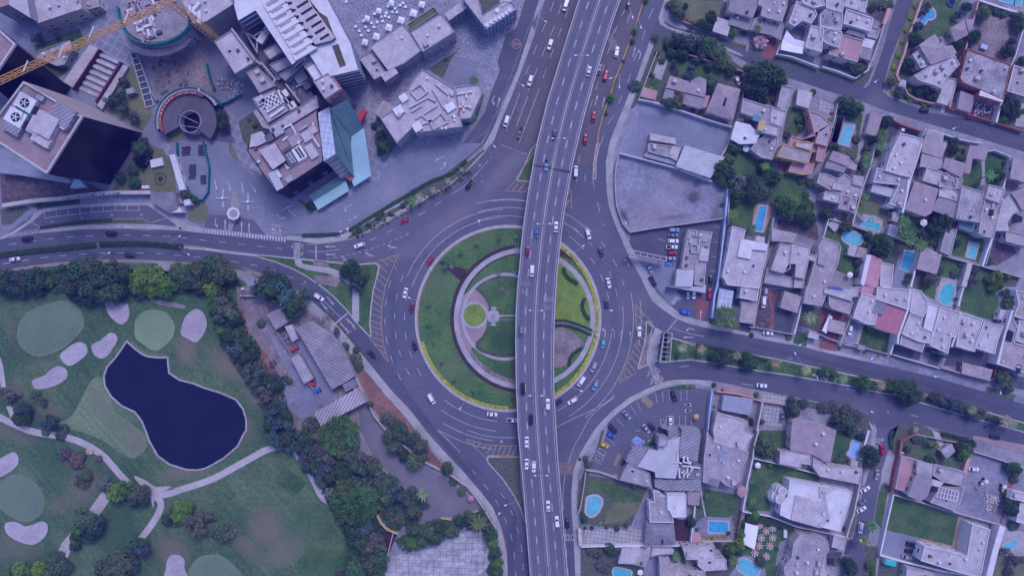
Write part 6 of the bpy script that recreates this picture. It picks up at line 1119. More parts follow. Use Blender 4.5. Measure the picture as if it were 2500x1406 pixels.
Hh('rambling villa with pitched brown tile roofs beside the round corner pool','the round pool villa',[('a4 975,450 1080,375 1130,340 1178,400 1150,495',6.4,'roofB','n',0),('a4 975,452 1148,498 1215,460 1280,570 1090,640',6.9,'tileP','t',0),('a4 905,540 978,495 1088,642 990,682',5.5,'roofC','f',2),('a4 920,745 1092,645 1232,585 1320,552 1372,640 1260,760 1195,880 1110,840 1010,812 960,790',6,'roofC','f',6),('a4 1218,462 1300,450 1345,520 1322,548 1284,568',3.4,'roofB','n',0),('a4 1192,882 1262,770 1345,782 1310,930 1250,1040 1140,1010',3.2,'roofC','f',0)],'wallC')
Hh('square garden pavilion with a brown hipped roof above the villa patio','the garden pavilion',[('a4 1275,285 1420,200 1460,345 1330,415',3.6,'tileP','h',0),('a4 1425,200 1520,190 1490,320 1465,340',3.0,'tileP','t',0)],'wallC','pavilion','pavilion',None)
Hh('tiny gatehouse with a pale pyramid roof at the corner wall','the corner gatehouse',[('a4 770,845 808,782 852,800 845,870',3,'roofC','h',0)],'wallC','gatehouse','gatehouse',None)
Hh('very large stained flat roof house right of the round pool villa','the big stained roof',[('a4 1370,770 1450,480 1530,515 1870,640 1858,700 1800,990 1580,890 1400,820',5.4,'roofS','f',6),('a4 1575,890 1800,990 1790,1010 1680,975 1560,940',6.4,'wallW','n',0)],'wallB')
Hh('brown garage roof beside the rubble yard on the northeast street','the rubble yard garage',[('a4 1382,895 1528,950 1478,1110 1348,1068',3,'tileP','n',0)],'wallC','garage','garage')
Hh('pinkish flat roofed house at the right edge above the big shrub','the right edge pink roof',[('a4 1900,645 2060,700 2060,970 1830,900',5,'roofB','f',3)],'wallW')
Hh('long tiled villa among trees beside the northeast avenue','the tree-shaded villa',[('a3 545,745 710,800 830,760 900,790 895,900 880,960 500,865',4.6,'tileP','t',2),('a3 500,870 878,965 850,1075 470,970',4.0,'tileG','t',0),('a3 890,940 935,945 900,1060 855,1060',3.2,'redroof','n',0)],'wallC')
Hh('rectangular pink grey tiled roof with a dark slot skylight','the slot skylight roof',[('a3 1010,820 1235,880 1160,1185 895,1100',5,'tileP','h',0)],'wallC')
Hh('small pinkish guest house in the avenue corner garden','the pink guest house',[('a3 290,860 425,900 400,985 250,950',3,'redroof','n',0)],'wallC','guest_house','guest house')
Hh('grey flat roofed house with teal and yellow sheets beside the vacant lot','the teal sheet house',[('a3 1258,970 1540,1060 1505,1235 1430,1180 1235,1105',6,'roofA','f',1),('a3 1190,1190 1330,1225 1425,1330 1380,1410 b3 1225,10 a3 1140,1365',5.2,'roofW','n',1),('a3 1430,1185 1620,1250 1600,1340 1480,1310 1392,1290',6.6,'roofC','f',1),('a3 1545,1052 1690,1095 1640,1250 1522,1205',7,'roofC','f',1),('a3 1490,1320 1600,1345 b3 1595,20 1545,165 1430,140 1330,60 a3 1400,1380',4.6,'roofS','f',2),('a3 1205,1110 1285,1125 1270,1190 1200,1185',3.4,'roofD','n',0)],'wallC')
Hh('narrow grey annex strip beside the dark koi garden','the annex strip',[('a3 1640,840 1760,862 1690,1100 1590,1050',4.5,'roofA','f',0)],'wallC','annex','annex')
Hh('small flat pale carport roof on the north street','the pale carport',[('a3 1800,875 1945,912 1900,1065 1780,1030',3.6,'roofC','n',0)],'wallC','carport','carport')
Hh('peach walled house with stepped terraces beside the teal house','the peach walled house',[('a3 1900,1090 2009,1120 a4 115,1215 118,1300 75,1440 -45,1406 -10,1290 a3 1840,1370 1960,1330',6.2,'roofB','f',1),('a3 1735,1335 1840,1372 1950,1410 b3 2020,10 2000,100 1960,90 1700,20',4,'redroof','f',0),('b4 -10,0 80,5 30,190 -40,170',5,'redroof','f',0)],'wallP')
Hh('yellow walled house with a grey roof above the red patio','the yellow walled house',[('b3 1660,12 1935,87 1895,200 1592,132',6.4,'roofB','f',0),('b3 1785,-20 1950,0 1925,75 1770,30',7.2,'roofC','f',0),('b3 1747,182 1960,202 1930,300 1845,312 1700,280',3.6,'redroof','f',0)],'wallY')
Hh('small house with thatched looking roof and slatted pergola by the turquoise pool','the slatted pergola house',[('b4 130,75 300,132 288,200 268,228 90,165',4.6,'tileP','t',0),('b4 75,168 268,232 240,292 50,240',4.0,'tileG','t',0),('b4 280,190 370,210 360,270 270,240',3.4,'roofB','n',0)])
Hh('sprawling pink grey flat roof complex left of the long white party wall','the sprawling flat roofs',[('b4 0,295 60,300 190,352 245,300 430,435 350,590 250,520 120,470 -30,390',5,'roofB','f',3),('b4 135,392 250,425 228,470 125,450',6.2,'roofC','n',0),('b4 335,312 440,330 418,430 320,400',5.8,'roofB','n',0),('b4 52,470 212,500 188,590 30,550',6.2,'roofC','f',1),('b4 212,502 302,530 272,660 180,642',6,'roofB','f',1),('b4 305,535 365,550 340,690 275,660',5.2,'roofA','f',1)])
Hh('tall pale flat house with a long white wall over the water tanks','the tall pale house',[('a4 800,1312 930,1342 b4 1010,-30 960,150 900,335 812,320 640,270 690,110 a4 745,1400',7,'roofC','f',6)],'wallW')
Hh('stepped grey roof with a pale blue veranda above the shell pool','the shell pool house',[('b4 560,242 870,335 850,520 822,635 680,600 772,410 525,385',6,'roofA','f',4),('b4 522,392 756,456 718,536 500,476',4.2,'ribW','t',0),('b4 700,540 780,560 720,640 655,620',5,'wallW','n',0)],'wallW')
Hh('pinkish two part roof house right of the white party wall','the two part pink roof',[('a4 1060,1272 1220,1322 1205,1400 b4 1250,0 1200,150 1000,90 1015,0',5,'roofB','n',0),('b4 1000,105 1198,155 1210,242 1150,262 980,230',5.4,'roofB','t',0),('b4 1052,235 1200,280 1150,412 1000,370',5.6,'roofC','f',0)])
Hh('pink tiled roofs around a small court in the upper middle block','the small court house',[('b4 1232,142 1430,200 1392,342 1280,290 1202,240',6,'tileP','t',0),('b4 1180,285 1335,305 1340,450 1162,430',5,'roofS','f',1),('b4 1345,345 1398,345 1370,450 1318,450',5.6,'roofB','f',0),('b4 1470,20 1660,45 1620,172 1500,150 1470,302 1412,290 1440,130',4,'tileP','t',0)])
Hh('big square grey tiled roof in the middle of the east block','the square tiled roof',[('b4 930,372 1165,450 1130,570 1090,690 1030,722 832,650',6,'tileP','t',1)])
Hh('long grey tiled roof above the small formal garden','the long tiled roof',[('b4 1160,530 1352,585 1310,738 1090,655',5.2,'tileG','t',0),('b4 1170,450 1290,440 1380,490 1350,575 1160,520',5,'roofC','f',2)])
Hh('speckled grey flat roof beside the green glass canopy','the green glass canopy house',[('b4 1390,415 1602,480 1612,592 1560,778 1330,738 1362,580',6.4,'roofS','f',3),('b4 1385,736 1560,780 1522,882 1360,830',3.2,'greenroof','n',0),('b4 1655,405 1812,450 1765,592 1612,540',7,'roofC','f',2),('b4 1615,560 1780,602 1700,930 1600,915 1550,880 1590,640',5.6,'roofB','f',4)])
Hh('angular cream house with a triangular court at the right edge','the triangular court house',[('b4 1900,142 2060,180 2060,400 1868,342',5.4,'roofB','t',0),('b4 1880,490 2060,410 2060,670 1985,655 1930,560',6.4,'tileP','t',0),('b4 1795,560 1875,500 1975,660 1900,700 1845,780 1862,862 1722,858 1760,700',5.4,'roofC','n',0),('b4 1832,852 2060,905 2060,1020 1822,960',5,'roofB','f',0)],'wallC')
Hh('square grey roof house beside the kidney pool garden','the square cottage',[('b4 1000,1032 1202,1090 1150,1285 950,1230',4.2,'roofB','t',0)])
Hh('long narrow pink grey shed roof along the formal garden wall','the long garden shed',[('b4 1240,832 1346,852 1285,1102 1180,1060',3.5,'roofA','f',0)],'wallC','garden_shed','shed')
for s,z,m,lb,sh in(('b4 295,1002 375,1015 345,1115 275,1090',3,'roofC','pale left garden shed below the oval pool','the oval pool sheds'),('b4 385,1015 480,1032 455,1132 352,1112',3.2,'roofB','pink grey right garden shed below the oval pool',None),('b4 692,792 782,812 750,930 668,900',3,'ribW','white shed at the foot of the side path','the white shed'),('b4 722,670 790,690 762,778 712,755',3.2,'roofC','small pale shed above the white shed',None),('a4 505,1102 620,1142 555,1345 450,1308',3.4,'tileP','brown roofed garage by the turquoise pool garden','the brown garage')):
 Hh(lb,sh,[(s,z,m,'n',0)],'wallC','shed' if 'shed' in lb else 'garage','shed' if 'shed' in lb else 'garage',None)
Hh('long pale cracked roof house with a raised block below the blue pool','the cracked roof house',[('b3 1155,812 1283,850 1262,940 1500,990 1480,1130 1435,1330 1420,1425 1110,1390 1055,1300 1100,1100',6,'roofC','f',4),('b3 1238,942 1372,962 1500,992 1490,1055 1350,1040 1332,1135 1207,1113',7,'roofW','n',0),('b3 1392,907 1475,922 1470,982 1382,960',4.6,'roofC','n',0),('c3 1240,5 1420,0 1390,140 1225,110',5.6,'roofC','f',1),('c3 1252,136 1395,156 1360,365 1222,345',3.6,'roofB','n',0)],'wallW')
Hh('white framed glass house on the east boulevard palms','the glass garden room',[('c3 1030,15 1170,40 1140,235 1005,210',3.2,'glassroof','n',0)],'wallW','greenhouse','greenhouse',None)
Hh('irregular pale roof house around a dark square court','the dark square court house',[('b3 1625,977 1738,1000 1720,1230 1650,1275 1530,1240',6,'roofC','f',1),('b3 1745,970 1925,1020 1910,1080 1985,1110 1950,1160 1905,1140 1860,1330 1765,1310 1775,1185 1712,1180',6.2,'roofC','f',1),('b3 1542,832 1790,890 1752,975 1540,958',3.5,'roofA','n',0),('b3 1492,1216 1640,1280 1655,1275 1760,1320 1750,1420 1466,1370',3.7,'roofA','n',0),('b3 1765,1320 1860,1340 1850,1420 1755,1415',4.6,'roofC','f',0)])
Hh('square grey garage roof beside the slate drive','the slate drive garage',[('c3 1665,42 1835,95 1790,257 1620,205',4,'roofB','t',0)],'wallC','garage','garage')
Hh('long pinkish roof house with a raised terrace left of the red roofed houses','the raised terrace house',[('b4 48,926 185,970 208,1022 180,1190 125,1280 95,1406 c4 20,190 c3 1850,160 1880,0 b3 1890,1400 1960,1150 b4 -10,1000',6,'roofB','f',5),('b4 -10,1035 95,1060 60,1210 b3 1995,1180',6.9,'roofA','n',0),('c4 50,5 395,0 370,95 325,100 310,140 40,60',6.4,'roofC','f',0),('c4 85,85 330,145 290,268 120,215 90,175',5.4,'roofB','f',0)])
Hh('slatted white pergola roof over the red brick court','the red brick court',[('c4 105,315 262,352 232,470 75,430',3.3,'roofB','n',0)],'wallC','pergola','pergola',None)
Hh('house under a pink tiled roof strip above the rose roof','the pink tiled strip',[('b4 510,1092 616,1140 590,1300 560,1420 440,1385',5.4,'tileK','n',0),('c4 410,-10 540,0 520,85 398,62',5.2,'tileK','n',0),('b4 462,1090 508,1098 435,1400 400,1380',5.8,'wallW','n',0),('b4 600,1160 725,1195 700,1400 c4 660,20 590,-10 b4 590,1330',3.2,'roofC','f',0)],'wallW')
Hh('house with a saturated rose red tile roof near the boulevard','the rose red roof',[('c4 665,170 865,235 790,480 540,400 570,265 622,280',5.2,'tileR','n',0),('c4 412,62 548,92 525,240 562,268 542,370 470,372 325,300 362,180',5.8,'roofC','f',2),('c4 552,132 662,172 622,278 522,248',6.3,'roofD','n',0),('c4 560,0 905,30 872,230 668,162 552,126',6,'roofC','f',5)],'wallW')
Hh('large flat roofed house with a curved edge right of the rose roof','the curved edge house',[('c4 910,20 990,40 1060,150 1040,240 1010,300 880,250',6,'roofC','f',0),('c4 882,262 1005,310 985,395 1110,440 1088,555 975,540 800,460',6,'roofC','f',4),('c4 1062,155 1175,190 1115,440 1012,400',5.2,'roofW','f',0),('c4 800,470 1030,550 1000,640 780,560',5,'roofB','f',0)],'wallW')
Hh('long flat roofed house with water tanks and a plant ledge','the plant ledge house',[('c4 1182,192 1385,250 1340,480 1290,500 1258,655 1080,572 1115,450',6.2,'roofC','f',5)],'wallW')
Hh('twin flat roofed house above the carport near the right edge','the twin roof house',[('c4 1388,252 1602,320 1562,450 1520,638 1335,580',6,'roofC','f',6),('c4 1612,337 1800,382 1750,520 1716,660 1532,600 1570,455',6.1,'roofC','f',3)],'wallW')
Hh('long carport roof on the east boulevard','the long carport',[('c4 1402,738 1702,812 1672,922 1395,852',3.1,'roofB','n',0)],'wallB','carport','carport')
Hh('tall flat roofed house with planted light wells at the right edge','the light well house',[('c4 1920,30 2060,60 2060,330 1900,290 1950,170',6.2,'roofB','f',2),('c4 1870,250 1945,410 1910,545 2060,600 2060,860 1750,760',6,'roofB','f',4),('c4 1955,330 2060,350 2060,570 1925,530',6.3,'roofC','f',1)],'wallW')
Hh('small white shed at the lawn corner by the lime trees','the lawn corner shed',[('c4 1780,218 1900,248 1850,335 1752,320',3.2,'roofC','n',0)],'wallW','shed','shed',None)
Hh('low gate porch with a pale roof at the stepping stone garden','the gate porch',[('c4 385,568 450,578 445,628 378,612',3,'roofB','n',0)],'wallC','porch','porch',None)
Hh('low gate porch on the east boulevard by the fan palm garden','the fan palm garden',[('c3 1910,432 2009,470 1995,520 1895,495',3,'roofC','n',0)],'wallC','porch','porch',None)
Hh('restaurant with white ribbed roofs and a tangle of roof ducts','the ribbed restaurant',[('d3 420,100 520,95 640,60 622,318 590,465 395,455 390,400 220,350 330,182 418,195',5.8,'ribW','n',0),('c3 640,1375 830,1392 d3 832,50 802,262 800,300 625,262 640,60 650,0',6.6,'ribG','n',0),('d3 172,168 322,180 215,350 105,295',5,'ribG','n',0),('d3 130,312 340,412 362,550 45,475',5,'roofA','f',3),('d3 385,475 592,482 838,468 832,582 480,580 390,545',5.4,'ribG','n',0),('d3 603,335 850,335 838,462 606,462',5,'roofD','f',10),('d3 425,60 518,68 502,156 418,150',8,'roofA','f',0),('c3 460,1380 640,1372 d3 640,60 520,90 520,0',4.6,'ribG','n',0)],'wallG','restaurant','restaurant',None)
Hh('bluish translucent carport roof at the boulevard wall','the bluish carport',[('c3 1072,1065 1358,1100 1330,1260 1050,1208',3.6,'blueroof','n',0)],'wallC','carport','carport')
Hh('long pale flat roofed house right of the restaurant','the long pale house',[('c3 1002,1232 1300,1312 1280,1400 d3 1340,40 1280,130 1270,200 1160,170 960,110 c3 965,1400',6,'roofC','f',3),('d3 890,0 960,110 1155,172 1285,205 1280,260 1230,350 1222,470 1130,545 1060,520 1010,470 925,450 895,510 850,495 862,250 885,60',6.1,'roofA','f',7)])
Hh('two storey house with a walled white roof terrace below the restaurant','the walled roof terrace',[('d3 505,612 690,612 690,832 560,835 530,770 510,765',7.2,'roofW','f',1),('d3 372,580 440,590 445,625 500,630 505,770 530,780 565,860 570,885 340,882 330,690 385,685',5.8,'roofA','f',1),('d3 700,577 830,592 812,722 705,712',4,'tileP','t',0)],'wallW')
Hh('dark slate hipped roof house beside the white gridded pergola court','the slate hipped roof',[('d3 312,880 570,892 592,1098 290,1108',4.4,'roofD','h',0)])
Hh('angular pale house on the bottom edge with crossing roof planes','the crossing roof planes',[('d3 72,1152 260,1130 250,1190 185,1285 32,1278',5,'roofC','t',0),('d3 262,1180 350,1132 345,1200 290,1312 188,1292',5.6,'roofB','n',1),('d3 362,1135 572,1142 568,1188 432,1192 350,1215',4.2,'roofC','t',0)],'wallW')
Hh('flat roofed house with courts at the bottom edge left of the party lawn','the bottom court house',[('d3 430,1222 530,1230 540,1285 640,1275 652,1328 690,1340 872,1350 870,1460 440,1460',5,'roofB','f',3),('d3 650,1112 960,1102 978,1230 1075,1242 1080,1335 862,1350 800,1300 800,1240 690,1240',5.3,'roofC','f',4)])
Hh('grey tiled villa beside the round dusty tree','the grey tiled villa',[('c3 1745,1290 1975,1330 2040,1345 d4 160,0 100,320 d3 1900,230 1690,190 1700,0',6,'tileP','t',2),('d3 1592,202 1700,195 1895,232 1890,330 1800,320 1790,360 1585,318',5.2,'roofC','f',0)])
Hh('low flat roof annex along the southeast street corner','the solar panel annex',[('d3 1905,240 1975,245 d4 30,320 410,365 385,515 0,440 d3 1905,340',4.6,'roofC','f',5)],'wallC','annex','annex')
Hh('bright white house with two rounded bay towers on the lawn side','the rounded bay house',[('d3 1685,480 1975,530 d4 310,585 300,650 200,970 0,925 d3 1700,860 1590,810 1600,700 1660,640',7,'roofW','f',2),('d3 1750,622 1990,680 d4 60,640 100,850 10,940 d3 1700,860',7.8,'roofC','n',2),('d4 0,545 140,555 120,580 40,640 0,650',7.6,'roofC','n',1)],'wallW')
Hh('flat roofed house above the party tables at the bottom edge','the party lawn house',[('d3 1780,1000 1975,1015 d4 70,1050 90,1130 40,1230 0,1406 0,1460 d3 1640,1460 1630,1310 1700,1225 1720,1080',5.4,'roofA','f',8),('d4 132,1012 255,1052 235,1150 110,1118',4,'roofC','f',0),('d4 0,1200 60,1180 60,1320 150,1380 100,1460 0,1460',5,'roofC','f',1)],'wallC')
Hh('house with a rounded dark roof and a rose terrace on the southeast corner','the rose terrace house',[('d4 785,240 942,282 900,430 852,592 722,560',3.4,'redroof','f',0),('d4 945,292 1095,322 1080,458 932,420',6.2,'roofA','t',0),('d4 930,424 1088,460 1060,600 1030,650 985,672 935,662 846,632',6.6,'tileG','t',0),('d4 1100,325 1412,402 1388,540 1200,500 1085,430',5,'roofA','f',1),('d4 1090,470 1200,502 1165,545 1075,540',5.6,'roofC','n',0),('d4 1160,545 1388,545 1330,790 1060,690',4.4,'roofA','f',1)],'wallC')
Hh('garden kiosk with a grey hipped roof in the southeast corner garden','the garden kiosk',[('d4 1170,198 1278,122 1312,205 1228,276',3.6,'roofA','h',0)],'wallC','kiosk','kiosk',None)
Hh('large L shaped white house around the timber terrace','the L shaped white house',[('d4 1470,905 1642,952 1550,1420 1250,1340 975,1252 1010,1112 1180,1145 1420,1205',7,'roofC','f',8)],'wallW')
Hh('pale flat roof at the bottom edge below the L shaped house','the bottom pale roof',[('d4 842,1312 1120,1382 1110,1460 820,1460',4.2,'roofC','f',1)])
Hh('small turquoise awning below the long white wall','the turquoise awning',[('d4 640,1242 748,1266 736,1312 634,1292',2.8,'turq','n',0)],'wallW','awning','awning',None)
Hh('narrow pale house at the right edge beside the brick path','the brick path house',[('d4 1860,575 2030,620 2030,700 1830,655',4.5,'roofC','f',1),('d4 1930,700 2030,720 2030,900 1890,880',4.6,'roofC','f',1)],'wallW')
Hh('square open topped pavilion beside the sail shaped pool','the sail pool pavilion',[('d4 305,280 378,300 365,352 300,340',3,'roofC','n',0)],'wallC','pavilion','pavilion',None)
Hh('terracotta hexagonal gazebo at the garden wall of the walled lawn','the terracotta gazebo',[('d3 1190,560 1235,535 1275,555 1270,620 1225,650 1183,615',3.2,'redroof','h',0)],'wallC','gazebo','gazebo',None)
Hh('terracotta roofed poolside hut beside the rectangular pool','the poolside hut',[('d3 755,995 830,1000 842,1068 750,1090',3,'redroof','n',0)],'wallC','hut','hut',None)
Hh('roofless site building with a blue grey glass front on the vacant lots','the roofless site building',[('b3 345,0 560,30 600,60 530,140 330,85 330,10',4,'roofS','f',1),('b3 565,30 650,50 610,175 535,135',4.2,'roofC','n',0),('a3 350,1310 600,1360 b3 600,10 350,-30',4,'roofC','n',0),('b3 310,90 600,170 590,215 290,130',3,'blueroof','n',0)],'wallC','site_building','building',None)
Hh('big white metal shed roof between the two vacant lots','the white metal shed',[('b3 690,20 1082,140 940,342 600,230',5,'ribW','n',0)],'wallC','metal_shed','shed',None)
Hh('fast food restaurant with a pale roof full of kitchen ducts','the fast food restaurant',[('b3 722,842 958,872 930,1020 900,1160 878,1400 780,1385 785,1252 655,1230 700,930',4.6,'roofA','f',14),('b3 612,1232 782,1250 765,1400 c3 750,0 530,0 b3 595,1400',5.2,'ribW','n',0),('b3 845,1020 932,1040 915,1160 832,1150',5.6,'roofC','n',0),('c3 530,0 760,0 895,-20 890,60 700,30',4.0,'ribW','n',0)],'wallC','restaurant','restaurant',None)
Hh('very large corrugated shed with dark stripes in the maintenance yard','the striped yard shed',[('c1 897,410 1030,332 1240,450 1330,575 1420,750 1470,880 1380,935 1250,1005',5,'ribY','n',0)],'wallG','corrugated_shed','shed','sheds of the maintenance yard')
Hh('small square corrugated shed beneath the dark trees','the small square shed',[('c1 612,276 742,202 842,328 697,422',4.6,'ribY','n',0)],'wallG','corrugated_shed','shed','sheds of the maintenance yard')
Hh('long striped corrugated shed at the bottom of the maintenance yard','the lower striped shed',[('c1 1070,1238 1350,1075 1480,1000 1580,1130 1140,1362',5,'ribY2','n',0)],'wallG','corrugated_shed','shed','sheds of the maintenance yard')
Hh('brown flat shed roof beside the large striped shed',None,[('c1 1350,960 1455,905 1492,975 1385,1030',4.2,'roofD','n',0),('c1 1462,995 1500,985 1582,1125 1530,1140',4.6,'redroof','n',0)],'wallG','shed','shed','sheds of the maintenance yard')
Hh('small white site container beside the piles of drums','the white site container',[('c1 787,388 850,368 915,508 860,540',3,'roofC','n',0)],'wallW','site_container','container','sheds of the maintenance yard')
Hh('long grey container shed above the red tractor','the red tractor shed',[('c1 845,697 925,652 1070,900 975,950',3.5,'roofA','n',0)],'wallG','site_container','container','sheds of the maintenance yard')
Hh('small blue and grey hut between boulevard and tree belt','the tree belt hut',[('b0 1590,1168 1745,1175 1735,1255 1580,1250',3,'roofA','n',0),('b0 1555,1165 1588,1167 1580,1250 1550,1240',3.1,'blueroof','n',0)],'wallG','hut','hut',None)
Hh('dark entrance canopy of the university by the boulevard','the dark entrance canopy',[('b0 1482,478 1725,482 1745,640 1655,680 1482,572',3.6,'roofD','n',0)],'wallG','entrance_canopy','canopy',None)
Hh('small white kiosk below the dark entrance canopy','the white kiosk',[('b0 1680,630 1770,628 1795,678 1650,682',3,'roofW','n',0)],'wallW','kiosk','kiosk',None)
Hh('small white square hut near the toll plaza lawn','the white square hut',[('b0 1805,560 1860,548 1880,600 1815,612',3,'roofW','n',0)],'wallW','hut','hut',None)
Hh('narrow white walkway roof beside the ring lawn of the campus','the white walkway roof',[('b0 1668,120 1720,110 1825,455 1765,465',3.2,'roofW','n',0)],'wallW','walkway_roof','canopy',None)
Hh('small grey pump house on the campus lawn','the campus pump house',[('a0 1235,882 1310,862 1335,910 1255,930',2.6,'roofA','n',0)],'wallG','pump_house','hut',None)
wh=[o for o in LABELS if 'rounded bay towers' in o['label']][0]
for cx_,cy_,r_,z_ in((1625,590,42,7.3),(1600,585,48,5.2),(1575,580,52,3.0),(1605,665,48,7.1),(1570,640,55,5.0),(1545,640,58,3.0)):
 px,py=tp('d3',cx_,cy_);c=W(px,py,z_);q=MB().cyl((c.x,c.y,0),r_/3.95*S*1.0,z_,28);q.build('bay_tower',M['wallW'],wh)
 MB().cyl((c.x,c.y,z_),r_/3.95*S*.82,.05,28).build('bay_roof',M['roofC'],wh)
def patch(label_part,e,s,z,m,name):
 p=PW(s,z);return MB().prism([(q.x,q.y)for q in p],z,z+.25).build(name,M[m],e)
def hs(txt):return[o for o in LABELS if txt in o['label']][0]
patch('',hs('teal and yellow'),'a3 1375,1122 1445,1150 1425,1200 1352,1180',6.9,'tealp','roof_cover');patch('',hs('teal and yellow'),'a3 1418,1190 1482,1205 1455,1288 1405,1278',7.6,'yellowp','roof_cover')
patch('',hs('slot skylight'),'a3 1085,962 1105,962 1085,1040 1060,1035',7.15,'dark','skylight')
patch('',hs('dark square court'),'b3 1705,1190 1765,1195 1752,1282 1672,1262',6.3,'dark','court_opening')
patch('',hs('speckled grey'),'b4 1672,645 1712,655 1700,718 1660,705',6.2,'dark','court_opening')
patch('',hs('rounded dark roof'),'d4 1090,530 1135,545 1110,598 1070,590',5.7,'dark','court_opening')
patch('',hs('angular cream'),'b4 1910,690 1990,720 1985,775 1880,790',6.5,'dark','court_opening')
patch('',hs('long pale flat roofed house right'),'d3 1030,140 1110,155 1100,215 1030,200',6.5,'blueroof','skylight');patch('',hs('long pale flat roofed house right'),'d3 1010,245 1090,262 1075,315 1008,300',6.5,'blueroof','skylight')
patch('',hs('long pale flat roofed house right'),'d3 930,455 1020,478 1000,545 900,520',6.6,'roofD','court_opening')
patch('',hs('raised terrace left'),'c4 60,0 195,0 240,30 90,10',7.1,'bluep','pool_cover')
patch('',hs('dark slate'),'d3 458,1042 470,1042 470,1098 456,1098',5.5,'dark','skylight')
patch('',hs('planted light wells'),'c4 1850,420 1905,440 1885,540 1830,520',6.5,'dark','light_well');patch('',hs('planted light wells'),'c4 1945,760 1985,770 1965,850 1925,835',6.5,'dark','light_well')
rs=hs('tangle of roof ducts')
def duct(e,pts,z,w=0.55,h=0.55,m='tankw',t='d3',name='air_duct'):
 q=[W(*tp(t,x,y),z)for x,y in pts]
 return MB().path([(v.x,v.y)for v in q],w,z+.3,z+.3+h).build(name,M[m],e)
for pts in([(610,215),(605,300),(650,318)],[(668,240),(662,300),(735,318)],[(700,250),(705,290),(740,310)],[(620,360),(625,455)],[(650,340),(740,345),(735,400)],[(670,380),(665,445)],[(700,360),(700,450)],[(740,380),(760,350),(820,360)],[(640,400),(720,420)],[(600,300),(580,312)]):
 duct(rs,pts,5.6 if pts[0][0]>612 and pts[0][1]>330 else 6.0,.6)
ff=hs('kitchen ducts')
for pts in([(740,860),(720,930),(745,925)],[(760,900),(850,920)],[(800,860),(795,920)],[(715,960),(705,1005)],[(750,990),(815,1000),(810,1075),(752,1070),(750,990)],[(830,930),(825,1150),(800,1170),(785,1250)],[(860,960),(905,955)]):
 duct(ff,pts,4.8,.5,.5,'metal','b3')
